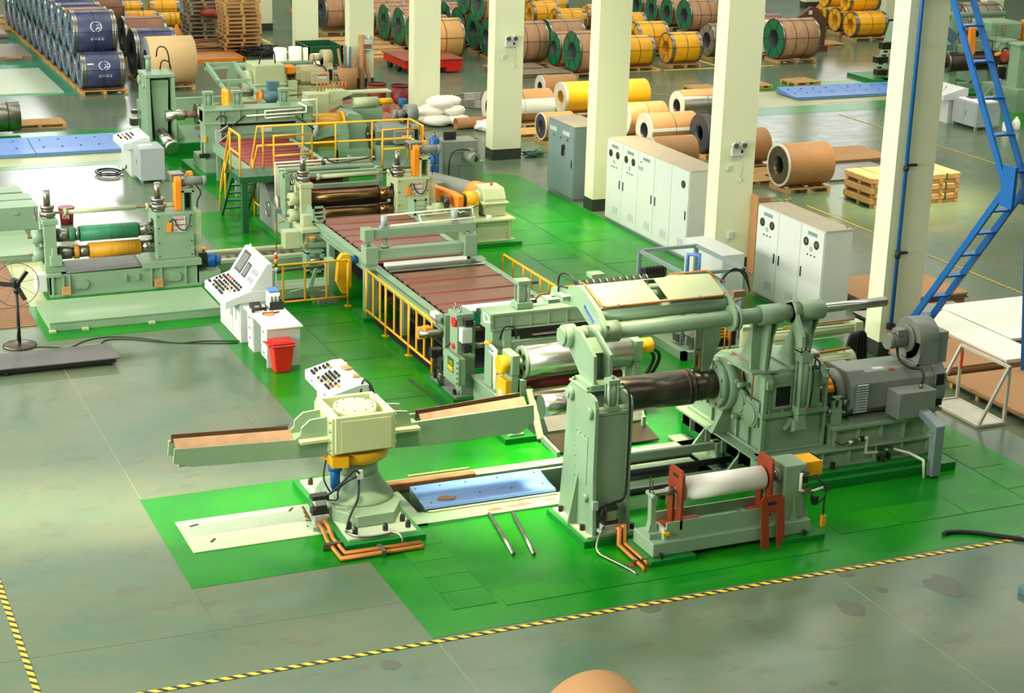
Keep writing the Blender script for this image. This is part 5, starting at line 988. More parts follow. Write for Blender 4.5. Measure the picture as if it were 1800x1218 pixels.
part(ms, 'hand_wheel', 'chrome', *[cy((10.82, 38.1+.17*math.cos(a), .5+.17*math.sin(a)), (10.82, 38.1+.17*math.cos(a+.53), .5+.17*math.sin(a+.53)), .012, n=6) for a in [k*.5236 for k in range(12)]], cy((10.82, 37.95, .5), (10.82, 38.25, .5), .01, n=5), cy((10.82, 38.1, .34), (10.82, 38.1, .66), .01, n=5))
part(ms, 'gear_case', 'greyb', pr('x', [(37.6, .08), (38.9, .08), (38.9, 1.0), (38.5, 1.1), (37.9, .7), (37.6, .6)], 10.85, 11.3)); part(ms, 'valve_cluster', 'steel', bc(10.95, 38.4, 1.1, .2, .2, .12), cy((10.8, 38.4, 1.1), (11.0, 38.4, 1.15), .03, n=8), cy((10.9, 38.3, 1.15), (10.9, 38.3, 1.3), .02, n=8))
for k in range(4): part(ms, 'white_pipe', 'pipew', tb([(10.93+.035*k, 37.82, .6), (10.93+.035*k, 37.82, 1.62-.075*k), (13.3-.12*k, 37.82, 1.62-.075*k)], .02, n=8))
part(ms, 'white_pipe', 'pipew', tb([(10.95, 37.7, .55), (10.93, 37.7, .8), (10.95, 37.85, .85), (10.95, 37.95, .7)], .022, n=8))
for x in (11.7, 12.7): part(ms, 'pipe_bracket', 'green', bx(x-.03, x+.03, 37.84, 37.9, 1.34, 1.68))
part(ms, 'loose_cable', 'black', tb([(12.0, 37.7, 1.55), (12.0, 37.65, 1.7), (12.1, 37.65, 1.7), (12.2, 37.68, 1.56), (12.8, 37.7, 1.58), (13.2, 37.75, 1.65)], .014, smooth=2)); part(ms, 'cable_plug', 'bolt', ball((12.02, 37.66, 1.58), .05))
part(ms, 'motor_small', 'greyb', bc(11.75, 38.2, 1.72, .18, .2, .2), bev=.02)
# drive on the right
sd2 = thing('slitter_drive', 'cream slitter drive base with gearbox, shaft couplings and orange guards', 'drive unit', (14.8, 35.9, 0))
part(sd2, 'plinth', 'plinth', bx(13.5, 15.85, 35.05, 37.2, .003, .1)); 
bs2 = part(sd2, 'base', 'cream_green', bx(13.75, 15.68, 35.3, 35.34, .1, .58), bx(13.7, 15.75, 35.2, 37.0, .56, .6), bx(13.75, 15.68, 35.34, 37.0, .1, .56), bx(13.7, 15.75, 35.22, 35.4, .1, .12))
for x in (13.9, 14.75, 15.6): part(bs2, 'rib', 'cream_green', bx(x, x+.03, 35.22, 35.3, .12, .56))
part(sd2, 'gearbox', 'cream_green', pr('x', [(35.5, .64), (35.5, 1.0), (35.62, 1.22), (36.1, 1.24), (36.25, 1.0), (36.25, .64)], 15.1, 15.62), bx(15.05, 15.68, 35.44, 36.3, .88, .93), cy((15.0, 35.85, .95), (15.1, 35.85, .95), .2, n=22), bx(15.15, 15.6, 35.5, 36.2, .6, .66), bev=.012)
part(sd2, 'breather', 'red', cy((15.4, 35.85, 1.24), (15.4, 35.85, 1.3), .03, n=8))
part(sd2, 'guard', 'yellow', cy((14.72, 35.8, .95), (15.0, 35.8, .95), .2, n=24), bx(14.92, 15.0, 35.6, 36.0, .6, .95), label='yellow round shaft guard')
part(sd2, 'belt_guard', 'orange', pr('z', [(14.45, 35.55), (14.62, 35.55), (14.62, 36.0), (14.35, 37.3), (14.2, 37.3), (14.45, 36.0)], .8, 1.12), bev=.03, label='long orange belt guard')
part(sd2, 'coupling', 'dksteel', cy((14.2, 35.8, .95), (14.32, 35.8, .95), .14, n=20), cy((14.62, 35.8, .95), (14.72, 35.8, .95), .15, n=20)); part(sd2, 'spindle', 'cream_green', cy((13.98, 35.8, .82), (14.2, 35.8, .82), .12, n=20), cy((13.8, 35.8, .82), (14.4, 35.8, .82), .06, n=14))
part(sd2, 'bearing_stand', 'cream_green', bx(14.35, 14.42, 35.7, 35.9, .6, .85), bx(14.7, 14.92, 35.42, 35.55, .6, .88)); part(sd2, 'actuator', 'steel', bc(14.52, 35.38, .78, .3, .12, .18), cy((14.4, 35.36, .78), (14.66, 35.36, .78), .07, n=12))
part(sd2, 'hose', 'black', tb([(14.7, 35.36, .85), (14.9, 35.34, .95), (15.0, 35.36, .8), (14.95, 35.4, .65)], .014, smooth=2)); part(sd2, 'cup', 'paper', cy((15.12, 35.3, .6), (15.12, 35.3, .68), .05, .06, n=12))
mg = thing('slitter_motor', 'grey drive motor lying behind the slitter gearbox with an orange pulley guard', 'motor', (15.4, 37.5, 0))
part(mg, 'body', 'greyb', cy((14.9, 38.4, .75), (15.5, 36.9, .75), .3, n=24), bx(15.0, 15.5, 37.2, 38.2, .3, .6), bev=.01); part(mg, 'terminal_box', 'greyb', bx(14.5, 14.9, 37.4, 37.8, .6, 1.0), bev=.01); part(mg, 'label_plate', 'white', bx(14.55, 14.7, 37.39, 37.4, .85, .98)); part(mg, 'guard', 'orange', cy((15.45, 37.02, .75), (15.55, 36.8, .75), .34, n=26)); part(mg, 'feet', 'green', bx(14.7, 15.7, 37.0, 38.6, .004, .3))
gpn = thing('cooling_unit', 'tall grey cooling unit with a small fan motor on its front', 'cooling unit', (16.1, 39.6, 0))
part(gpn, 'case', 'greyb', bx(15.62, 16.5, 39.3, 39.9, .3, 1.55), bev=.01); part(gpn, 'seam', 'cabdark', bx(16.02, 16.05, 39.28, 39.3, .4, 1.5)); part(gpn, 'seam', 'cabdark', bx(15.7, 16.45, 39.28, 39.3, .95, .98)); part(gpn, 'seam', 'cabdark', bx(15.7, 16.45, 39.28, 39.3, 1.28, 1.3))
fm = part(gpn, 'fan_motor', 'greyb', cy((16.22, 39.3, 1.18), (16.3, 38.95, 1.16), .14, n=18), bx(16.2, 16.32, 39.05, 39.2, 1.3, 1.38)); part(fm, 'fan_cowl', 'void', cy((16.3, 38.949, 1.16), (16.3, 38.945, 1.16), .07, n=14))
part(gpn, 'cable', 'black', tb([(16.2, 39.1, 1.35), (15.9, 39.15, 1.4), (15.7, 39.2, 1.2), (15.7, 39.2, .5)], .016, smooth=2)); part(gpn, 'panel', 'bolt', bx(15.7, 16.0, 39.5, 39.6, 1.55, 1.75)); part(gpn, 'stand', 'green', bx(16.5, 16.7, 39.4, 39.8, .004, 1.0), bx(15.62, 16.5, 39.3, 39.9, .004, .3))
gc = thing('gas_cylinder', 'tall blue gas cylinder standing beside the grey cooling unit', 'gas cylinder', (15.35, 39.3, 0))
part(gc, 'body', 'dblue', lathe([(.02, .3), (.06, .36), (.12, .5), (.125, .55), (.125, 1.62), (.1, 1.68), (.04, 1.72)], (15.35, 39.3, 0))); part(gc, 'neck', 'steel', cy((15.35, 39.3, 1.71), (15.35, 39.3, 1.76), .05, n=10)); part(gc, 'valve', 'copper', cy((15.35, 39.3, 1.76), (15.35, 39.3, 1.86), .02, n=8)); part(gc, 'strap', 'steel', ring((15.35, 39.3, 1.0), (15.35, 39.3, 1.02), .13, .124, n=20)); part(gc, 'stand', 'bolt', bx(15.28, 15.42, 39.22, 39.38, .004, .32))
rk = thing('netting_rack', 'brown post frame with green netting next to the far column', 'frame', (17.2, 42.4, 0))
part(rk, 'post', 'wood2', bx(17.6, 17.72, 42.3, 42.42, 0, .95)); part(rk, 'post', 'wood2', bx(16.8, 16.9, 42.3, 42.4, 0, .9)); part(rk, 'rail', 'wood2', bx(16.75, 17.72, 42.3, 42.42, .88, .97))
r = random.Random(3)
part(rk, 'netting', 'dkgreen', *[tb([(17.2+r.uniform(-.35, .35), 42.2+r.uniform(-.2, .2), .2+r.uniform(0, .8)) for _ in range(4)], .012, n=4, smooth=1) for _ in range(26)], stuff=True)
single('green_net', 'tangled green netting on the floor beside the column foot', 'netting', 'dkgreen', *[tb([(20.0+r.uniform(-.3, .5), 43.9+r.uniform(-.3, .3), .03+r.uniform(0, .12)) for _ in range(4)], .015, n=4, smooth=1) for _ in range(22)])
# ---------------------------------------------------------------- walkway
wk = thing('walkway', 'dark green walkway bridge with stairs and yellow railings over the line', 'walkway', (10.3, 38.4, 0))
DZ = 1.3
part(wk, 'deck', 'dkgreen', bx(10.15, 14.6, 37.95, 38.85, DZ-.14, DZ), label='dark green deck')
for x, y in ((10.27, 37.97), (14.45, 38.0)): part(wk, 'leg', 'dkgreen', bx(x-.07, x+.07, y, y+.14, .004, DZ-.12))
for x in (10.2, 10.8):
    part(wk, 'stringer', 'dkgreen', beam((x, 38.8, DZ-.07), (x, 39.85, .05), .05, .16))
for k in range(5): part(wk, 'tread', 'dkgreen', bx(10.2, 10.8, 38.92+.18*k, 39.1+.18*k, DZ-.24-.22*k, DZ-.21-.22*k))
def ybar(name, *pts): part(wk, name, 'yellow', tb(list(pts), .022, n=8))
T1 = DZ+.95
ybar('handrail', (10.17, 39.9, .1), (10.17, 39.75, .8), (10.17, 38.85, T1), (10.17, 38.0, T1), (10.17, 38.0, DZ))
ybar('handrail', (10.17, 39.85, .45), (10.17, 38.85, DZ+.5), (10.17, 38.0, DZ+.5))
ybar('handrail', (10.83, 39.9, .1), (10.83, 39.75, .8), (10.83, 38.9, T1), (14.5, 38.85, T1), (14.55, 38.8, T1), (14.55, 38.0, T1), (14.55, 38.0, DZ))
ybar('handrail', (10.83, 39.8, .45), (10.83, 38.9, DZ+.5), (14.5, 38.85, DZ+.5), (14.55, 38.8, DZ+.5), (14.55, 38.0, DZ+.5))
for x in (10.95, 11.9, 12.7, 13.6, 14.5): ybar('rail_post', (x, 38.85, DZ), (x, 38.85, T1))
ybar('rail_post', (10.17, 38.85, DZ), (10.17, 38.85, T1)); ybar('rail_post', (10.17, 39.35, .5), (10.17, 39.35, 1.4)); ybar('rail_post', (10.83, 39.35, .5), (10.83, 39.35, 1.4))
for x0, x1 in ((10.95, 11.85), (13.55, 14.5)):
    ybar('gate_rail', (x0, 37.98, DZ), (x0, 37.98, T1-.05), (x1, 37.98, T1-.05), (x1, 37.98, DZ)); ybar('gate_rail', (x0, 37.98, DZ+.45), (x1, 37.98, DZ+.45))
ybar('guard_post', (10.9, 39.0, .0), (10.9, 39.0, 1.2)); ybar('guard_post', (10.9, 39.5, .0), (10.9, 39.5, 1.0)); ybar('guard_rail', (10.9, 39.0, .35), (10.9, 40.3, .35))

# ================================================================ control desks
def knobs(T, P0, ux, uy, rows, seed):
    # rows of push buttons on a tilted panel: P0 corner, ux / uy unit axes
    r = random.Random(seed); n = Vector(ux).cross(Vector(uy)).normalized(); ux = Vector(ux); uy = Vector(uy)
    for (v, us) in rows:
        for u in us:
            c = Vector(P0)+ux*u+uy*v
            q = r.random()
            m = 'red' if q < .05 else 'yellow' if q < .09 else 'bolt'
            part(T, 'button', m, cy(c, c+n*.035, .022, n=8))
c1 = thing('control_console', 'large white operator console with two screens and rows of black buttons', 'control console', (8.3, 30.8, 0))
part(c1, 'cabinet', 'white', bx(8.0, 8.6, 30.1, 31.55, .004, .78), bev=.006)
for y in (30.35, 30.62, 30.72, 31.1): part(c1, 'door_handle', 'cabdark', bx(7.985, 8.0, y, y+.03, .38, .62))
part(c1, 'door', 'white', bx(7.99, 8.0, 30.15, 30.6, .1, .7)); part(c1, 'door', 'white', bx(7.99, 8.0, 30.64, 31.5, .1, .7))
pnl = part(c1, 'button_panel', 'white', pr('y', [(7.72, .68), (7.72, .82), (8.2, .98), (8.6, .98), (8.6, .76), (8.0, .76)], 30.08, 31.6), bev=.008)
ux = (0, -1, 0); uy = Vector((.48, 0, .16)).normalized()
knobs(c1, (7.72, 31.55, .822), ux, tuple(uy), [(.07, (.08, .14, .4, .46, .52, .58, .64, .8, .9, 1.0)), (.14, (.22, .3, .36, .5, .58, .7, .78, .86)), (.21, (.12, .3, .4, .5, .6, .75, .9, 1.05)), (.28, (.1, .22, .42, .55, .7, .8, .95, 1.15)), (.35, (.12, .2, .28, .36, .5, .62, .7, .78, .9, 1.0, 1.1, 1.2)), (.42, (.2, .35, .5, .65, .8, .95, 1.1))], 4)
scr = part(c1, 'screen_panel', 'white', pr('y', [(8.2, .98), (8.52, 1.46), (8.62, 1.46), (8.62, .98)], 30.1, 31.58), bev=.006)
M['screen'] = paint('dull_screen', (120, 126, 120), 0.2, var=0.15, scale=6); M['dkgrey'] = paint('dark_bezel', (70, 76, 72), 0.4)
su = Vector((.32, 0, .48)).normalized(); nn = Vector((-.83, 0, .555))
def onscr(y, t, off=.0): q = Vector((8.2, 0, .98))+su*t+nn*off; return (q.x, y, q.z)
def spanel(name, mat, y0, y1, t0, t1, h=.012):
    q = [onscr(y1, t0, h), onscr(y0, t0, h), onscr(y0, t1, h), onscr(y1, t1, h)]; w_ = [onscr(y1, t0), onscr(y0, t0), onscr(y0, t1), onscr(y1, t1)]
    return part(c1, name, mat, (q+w_, [(0,1,2,3),(7,6,5,4),(0,4,5,1),(1,5,6,2),(2,6,7,3),(3,7,4,0)], [False]*6))
spanel('screen_bezel', 'dkgrey', 31.02, 31.42, .1, .52); spanel('screen', 'screen', 31.06, 31.38, .14, .48, .016); spanel('screen_bezel', 'dkgrey', 30.7, 30.95, .1, .38); spanel('screen', 'screen', 30.73, 30.92, .13, .35, .016)
for k in range(4): spanel('meter', 'cabdark', 30.24+.09*k, 30.255+.09*k, .26, .36)
for k in range(3): spanel('meter', 'cabdark', 30.28+.1*k, 30.295+.1*k, .1, .2)
part(c1, 'lifting_eye', 'white', ring((8.57, 31.4, 1.49), (8.58, 31.4, 1.49), .04, .022, n=12))
sl = part(c1, 'signal_pole', 'white', cy((8.7, 30.15, .95), (8.7, 30.15, 1.32), .012, n=8), cy((8.62, 30.15, .95), (8.7, 30.15, .95), .012, n=8), cy((8.7, 30.15, 1.3), (8.7, 30.15, 1.38), .035, n=12)); part(sl, 'green_lamp', 'dkgreen', cy((8.7, 30.15, 1.38), (8.7, 30.15, 1.46), .032, n=12)); part(sl, 'amber_lamp', 'orange', cy((8.7, 30.15, 1.46), (8.7, 30.15, 1.54), .032, n=12)); part(sl, 'red_lamp', 'red', cy((8.7, 30.15, 1.54), (8.7, 30.15, 1.62), .032, n=12)); part(sl, 'cap', 'white', cy((8.7, 30.15, 1.62), (8.7, 30.15, 1.65), .03, .02, n=12))
d1 = thing('desk', 'white pedestal desk with drawers beside the large console', 'desk', (8.35, 29.2, 0))
part(d1, 'desktop', 'paper', bx(8.02, 8.7, 28.5, 29.95, .72, .75), bev=.004); part(d1, 'end_panel', 'white', bx(8.06, 8.66, 28.56, 28.6, .004, .72)); part(d1, 'back_panel', 'white', bx(8.62, 8.65, 28.6, 29.9, .2, .72))
for y0 in (28.6, 29.5):
    part(d1, 'pedestal', 'white', bx(8.08, 8.6, y0, y0+.38, .12 if y0 < 29 else .004, .72))
    for k in range(3):
        dw = part(d1, 'drawer', 'white', bx(8.065, 8.08, y0+.02, y0+.36, .14+.19*k, .31+.19*k)); part(dw, 'handle', 'cabdark', bx(8.05, 8.065, y0+.14, y0+.24, .22+.19*k, .24+.19*k))
part(d1, 'label_strip', 'white', bx(8.3, 8.5, 28.6, 28.68, .75, .753))
tp = thing('telephone', 'black desk telephone with handset on the white desk', 'telephone', (8.2, 29.75, .75))
part(tp, 'body', 'bolt', pr('x', [(29.62, .75), (29.86, .75), (29.86, .85), (29.62, .78)], 8.1, 8.3), bev=.008); part(tp, 'handset', 'bolt', cy((8.08, 29.5, .8), (8.32, 29.55, .8), .03, n=10), ball((8.08, 29.5, .785), .035), ball((8.32, 29.55, .785), .035)); part(tp, 'keypad', 'cabgrey', bx(8.16, 8.24, 29.66, 29.76, .79, .81))
tool = thing('hand_tool', 'red and yellow hand tool lying on the white desk', 'tool', (8.3, 29.35, .75))
part(tool, 'body', 'rust', bx(8.2, 8.42, 29.3, 29.36, .75, .79), bev=.01); part(tool, 'handle', 'orange', bx(8.22, 8.4, 29.24, 29.3, .75, .785), bev=.01); part(tool, 'tip', 'bolt', cy((8.42, 29.33, .77), (8.52, 29.36, .77), .012, n=6))
ft_ = thing('file_rack', 'black file tray rack holding blue and white folders on the desk', 'file rack', (8.5, 29.75, .75))
for k in range(3): part(ft_, 'tray', 'bolt', bx(8.44+.07*k, 8.45+.07*k, 29.55, 29.88, .75, 1.0)); 
part(ft_, 'base', 'bolt', bx(8.4, 8.66, 29.55, 29.88, .75, .77), bx(8.4, 8.66, 29.54, 29.56, .75, .9)); part(ft_, 'folder', 'paper', bx(8.42, 8.6, 29.58, 29.86, .77, 1.05)); part(ft_, 'folder', 'blue', bx(8.42, 8.6, 29.62, 29.88, 1.05, 1.09))
wb = thing('waste_bin', 'red plastic waste bin with hinged lid in front of the desk', 'waste bin', (8.25, 28.33, 0))
part(wb, 'body', 'red', (lambda: ([(8.11, 28.22, .004), (8.39, 28.22, .004), (8.39, 28.46, .004), (8.11, 28.46, .004), (8.06, 28.17, .5), (8.44, 28.17, .5), (8.44, 28.5, .5), (8.06, 28.5, .5)], [(0,3,2,1),(4,5,6,7),(0,1,5,4),(1,2,6,5),(2,3,7,6),(3,0,4,7)], [False]*6))(), bev=.02)
part(wb, 'rim', 'red', bx(8.03, 8.47, 28.15, 28.52, .48, .53), bev=.02); part(wb, 'lid', 'red', bx(8.05, 8.45, 28.16, 28.51, .53, .57), bx(8.1, 8.4, 28.2, 28.4, .57, .585), bev=.018); part(wb, 'handle', 'red', cy((8.0, 28.2, .52), (8.0, 28.5, .52), .02, n=8), bx(8.0, 8.05, 28.22, 28.26, .5, .53), bx(8.0, 8.05, 28.44, 28.48, .5, .53))
c2 = thing('control_console', 'small white button console behind the turnstile', 'control console', (8.3, 25.1, 0))
part(c2, 'cabinet', 'white', bx(8.08, 8.5, 24.5, 25.75, .004, .78), bev=.006)
part(c2, 'button_panel', 'white', pr('y', [(7.9, .72), (7.9, .88), (8.36, 1.0), (8.52, 1.0), (8.52, .7), (8.08, .7)], 24.45, 25.8), bev=.006)
part(c2, 'door_slot', 'cabdark', bx(8.07, 8.08, 24.62, 24.66, .3, .6)); part(c2, 'lock', 'cabdark', bx(7.89, 7.9, 24.75, 24.8, .78, .81), bx(7.89, 7.9, 25.4, 25.45, .8, .83))
knobs(c2, (7.9, 25.75, .882), (0, -1, 0), tuple(Vector((.46, 0, .12)).normalized()), [(.06, (.14, .2, .26, .5, .58, .66, .86, .94, 1.02)), (.13, (.1, .18, .52, .6, .68, .76, .9, 1.0)), (.2, (.14, .46, .54, .62, .7, .8, .95, 1.08)), (.27, (.12, .2, .42, .5, .58, .66, .74, .9)), (.34, (.1, .18, .26, .5, .58, .7))], 8)
for y in (24.6, 25.4): part(c2, 'lifting_eye', 'white', ring((8.46, y, 1.03), (8.47, y, 1.03), .04, .022, n=12))
gl = single('work_glove', 'pair of tan work gloves lying on the small console', 'glove', 'wood', rot(bx(8.36, 8.5, 25.2, 25.38, 1.005, 1.03), 'Z', .2, (8.43, 25.3, 1)), rot(bx(8.4, 8.5, 24.8, 24.92, 1.005, 1.03), 'Z', -.4, (8.45, 24.86, 1)), bev=.01)
hg = thing('pendant_control', 'black cables and orange pendant hanging on the small console', 'pendant control', (8.55, 24.5, .6))
part(hg, 'cable', 'black', tb([(8.4, 24.44, .6), (8.36, 24.42, .85), (8.42, 24.5, 1.03), (8.5, 24.6, 1.03)], .014, smooth=2), tb([(8.55, 24.55, .6), (8.62, 24.5, .8), (8.6, 24.7, .95), (8.55, 24.9, .9)], .03, smooth=2), tb([(8.5, 24.42, .85), (8.56, 24.44, .95), (8.62, 24.5, .8), (8.6, 24.55, .5)], .014, smooth=2)); part(hg, 'pendant', 'orange', bx(8.46, 8.53, 24.38, 24.44, .62, .84), bev=.01)
# ================================================================ pallets (copies share their meshes)
def umesh(name, mat, *shapes, bev=0.0):
    me = make_mesh(name, shapes, (0, 0, 0), bev); me.materials.append(M[mat] if isinstance(mat, str) else mat); return me
PB = umesh('board', 'wood', bx(-.5, .5, -.5, .5, -.5, .5)); PB2 = umesh('board', 'wood2', bx(-.5, .5, -.5, .5, -.5, .5))
M['wood3'] = paint('grey_wood', (150, 132, 106), 0.8, var=0.2, scale=4, stretch=(1, 4, 4))
PB3 = umesh('board', 'wood3', bx(-.5, .5, -.5, .5, -.5, .5))
def piece(me, name, parent, c, s, rz=0.0):
    o = inst(me, name, parent, c, rz); o.scale = s; return o
def pallet(label, cx, cyy, z0, sx, sy, h=.13, me=None, tops=6, rz=0.0, group='wooden pallets'):
    me = me or PB
    p = thing('pallet', label, 'pallet', (cx, cyy, z0), group); p.rotation_euler.z = rz
    t = .022
    for k in range(tops): piece(me, 'board', p, (0, -sy/2+.05+(sy-.1)*k/(tops-1), h-t/2), (sx, min(.1, sy/tops*.72), t))
    for i in (-1, 0, 1):
        piece(me, 'runner', p, (i*(sx/2-.05), 0, h-t*1.5), (.1, sy, t))
        piece(me, 'bottom_board', p, (0, i*(sy/2-.05), t/2), (sx, .09, t))
        for j in (-1, 0, 1): piece(me, 'block', p, (i*(sx/2-.05), j*(sy/2-.05), h/2-t*.5), (.1, .1, h-3*t))
    return p
def pallet_lo(label, cx, cyy, z0, sx, sy, h=.13, me=None, rz=0.0, group='pallets under coils'):
    me = me or PB
    p = thing('pallet', label, 'pallet', (cx, cyy, z0), group); p.rotation_euler.z = rz
    for j in (-1, 0, 1): piece(me, 'board', p, (0, j*(sy/2-.06), h-.013), (sx, .12, .026))
    for i in (-1, 0, 1): piece(me, 'bearer', p, (i*(sx/2-.06), 0, (h-.026)/2), (.1, sy, h-.026))
    return p
# ---------------------------------------------------------------- coils: unit meshes, radius 1, length 1 along X
M['navy'] = paint('navy_wrap', (44, 50, 92), 0.45, var=0.12, scale=2, c2=(72, 78, 110)); M['navyface'] = paint('blue_grey_face', (104, 126, 160), 0.45, var=0.15, scale=2)
M['ywrap'] = paint('yellow_wrap', (240, 172, 14), 0.4, var=0.06); M['gface'] = paint('green_face', (8, 112, 66), 0.45, var=0.12, scale=3)
M['bwrap'] = paint('brown_wrap_paper', (172, 130, 92), 0.55, var=0.16, scale=1.5, stretch=(6, 1, 1)); M['gwrap'] = paint('grey_wrap', (128, 120, 104), 0.5, var=0.08)
M['kraft'] = paint('kraft_board', (170, 124, 76), 0.6, var=0.05); M['kraft2'] = paint('pale_kraft', (206, 172, 122), 0.6, var=0.04); M['wface'] = paint('white_board', (214, 206, 190), 0.6, var=0.06)
M['woodwrap'] = paint('ribbed_board', (212, 164, 92), 0.6, var=0.12, scale=2, stretch=(10, .5, .5)); M['dkface'] = paint('dark_coil_face', (58, 58, 64), 0.5, var=0.1); M['rustwrap'] = paint('rusty_brown_wrap', (150, 104, 80), 0.55, var=0.1)
def uring(x0, x1, ro, ri, n=36): return ring((x0, 0, 0), (x1, 0, 0), ro, ri, n)
BORE = .46
UM = {}
for nm, m in (('navy', 'navy'), ('yellow', 'ywrap'), ('brown', 'bwrap'), ('grey', 'gwrap'), ('kraft', 'kraft'), ('kraft2', 'kraft2'), ('wood', 'woodwrap'), ('rust', 'rustwrap'), ('silver', 'steel'), ('white', 'wface'), ('dark', 'dkface')):
    UM['body_'+nm] = umesh('wrap', m, uring(.01, .99, 1.0, BORE))
for nm, m in (('navy', 'navyface'), ('yellow', 'ywrap'), ('green', 'gface'), ('grey', 'gwrap'), ('white', 'wface'), ('dark', 'dkface'), ('steel', 'steel'), ('rust', 'rustwrap'), ('silver', 'cabgrey')):
    UM['face_'+nm] = umesh('end_cover', m, uring(-.004, .012, .96, BORE+.02))
UM['edge'] = umesh('edge_ring', 'steel', uring(-.008, .05, 1.014, .93)); UM['edge2'] = umesh('edge_ring', 'steel', uring(.95, 1.008, 1.014, .93)); UM['edge_w'] = umesh('edge_ring', 'wface', uring(-.008, .02, 1.01, .9))
UM['edge_s'] = umesh('edge_ring', 'steel', uring(.06, .10, 1.012, .99)); UM['edge_s2'] = umesh('edge_ring', 'steel', uring(.90, .94, 1.012, .99))
UM['bore'] = umesh('bore_lining', 'dkface', uring(.0, 1.0, BORE+.025, BORE-.02, 28)); UM['bore_y'] = umesh('bore_lining', 'ochre', uring(.0, 1.0, BORE+.025, BORE-.02, 28)); UM['bore_s'] = umesh('bore_lining', 'steel', uring(-.006, .3, BORE+.03, BORE-.03, 28))
UM['strap'] = umesh('strap', 'bolt', uring(-.009, .009, 1.012, .995)); UM['strap_o'] = umesh('strap', 'copper', uring(-.009, .009, 1.012, .995)); UM['strap_g'] = umesh('strap', 'dkgreen', uring(-.009, .009, 1.012, .995))
fs = [rot(bx(-.012, -.004, -.012, .012, BORE, 1.0), 'X', PI*k/3+.4) for k in range(6)]+[rot(bx(-.01, 1.01, -.012, .012, 1.0, 1.012), 'X', PI*k/3+.4) for k in range(6)]
UM['fstraps'] = umesh('cross_straps', 'bolt', *fs)
# emblem of the navy coils: ring with a swirl, and a line of small print
def emblem():
    sh = []
    a0 = -1.15   # side angle, facing -Y and a bit upward
    def on(u, v): # u along axis, v arc length
        a = a0+v; return (u, math.sin(a)*1.006, math.cos(a)*1.006)
    def strip(pts, w_):
        V = []; Fc = []
        for i, (u, v) in enumerate(pts):
            j = min(i, len(pts)-2); du = pts[j+1][0]-pts[j][0]; dv = pts[j+1][1]-pts[j][1]; L = math.hypot(du, dv) or 1
            V.append(on(u-dv/L*w_, v+du/L*w_)); V.append(on(u+dv/L*w_, v-du/L*w_))
        for i in range(len(pts)-1): Fc.append((2*i, 2*i+1, 2*i+3, 2*i+2))
        return V, Fc, [False]*len(Fc)
    c = (.52, -.05)
    sh.append(strip([(c[0]+.125*math.cos(t), c[1]+.24*math.sin(t)) for t in [k*2*PI/24 for k in range(25)]], .014))
    for k, ln in enumerate(((-.14, -.08), (-.05, .01), (.03, .09), (.11, .17))):
        sh.append(strip([(c[0]+ln[0], -.62), (c[0]+ln[1], -.62)], .02)); sh.append(strip([(c[0]+(ln[0]+ln[1])/2, -.70), (c[0]+(ln[0]+ln[1])/2, -.6)], .008))
    sh.append(strip([(c[0]-.15, -.54), (c[0]+.17, -.54)], .006))
    sh.append(strip([(c[0]-.02, c[1]-.16), (c[0]+.03, c[1]-.05), (c[0]+.08, c[1]-.02)], .02)); sh.append(strip([(c[0]-.0, c[1]+.05), (c[0]+.06, c[1]+.08), (c[0]+.1, c[1]+.06)], .015)); sh.append(strip([(c[0]+.02, c[1]-.12), (c[0]+.06, c[1]-.12), (c[0]+.09, c[1]-.05)], .012))
    return sh
M['print'] = paint('pale_print', (190, 196, 208), 0.5)
UM['emblem'] = umesh('emblem', 'print', *emblem())
def coil(label, kind, x0, x1, y, z, R, straps=(.5,), group=None, emblem=False, face=None, tagm=False):
    c = thing('steel_coil', label, 'coil', (x0, y, z), group)
    L = x1-x0
    def add(key, x=0.0, sx=None):
        o = inst(UM[key], UM[key].name.split('.')[0], c, (x*L, 0, 0)); o.scale = (sx or L, R, R); return o
    body, fc, edge, st = {'navy': ('navy', 'navy', 1, 'strap'), 'yellow': ('yellow', 'yellow', 1, 'strap'), 'green': ('brown', 'green', 1, 'strap'), 'grey': ('grey', 'grey', 1, 'strap'), 'kraft': ('kraft', 'white', 2, 'strap_g'), 'kraft2': ('kraft2', 'silver', 0, 'strap_o'), 'wood': ('wood', 'green', 1, 'strap'), 'rust': ('rust', 'dark', 1, 'strap_o'), 'silver': ('silver', 'white', 0, 'strap_g'), 'white': ('white', 'white', 2, 'strap_g'), 'dark': ('dark', 'dark', 0, 'strap'), 'yplain': ('yellow', 'white', 2, 'strap')}[kind]
    add('body_'+body); add('face_'+(face or fc)); add('bore_y' if kind in ('yellow', 'yplain') else 'bore')
    if edge == 1: add('edge'); add('edge2'); add('fstraps')['kind'] = 'stuff'
    if edge == 1 and kind in ('navy', 'yellow'): add('edge_s'); add('edge_s2')
    if edge == 2: add('edge_w')
    if kind == 'kraft' and face == 'steel': add('bore_s')
    for s in straps: add(st, s, 1.0)
    if emblem: add('emblem')
    if tagm:
        o = part(c, 'paper_tag', 'paper', bx(x0+.12*L, x0+.27*L, y-R*.93, y-R*.9, z+R*.42, z+R*.5)); 
    return c
ordn = ['first', 'second', 'third', 'fourth', 'fifth', 'sixth', 'seventh', 'eighth', 'ninth', 'tenth', 'eleventh', 'twelfth', 'thirteenth', 'fourteenth', 'fifteenth']
NR = random.Random(5)
G1 = 'navy-wrapped coils in the stacked block at the upper left'
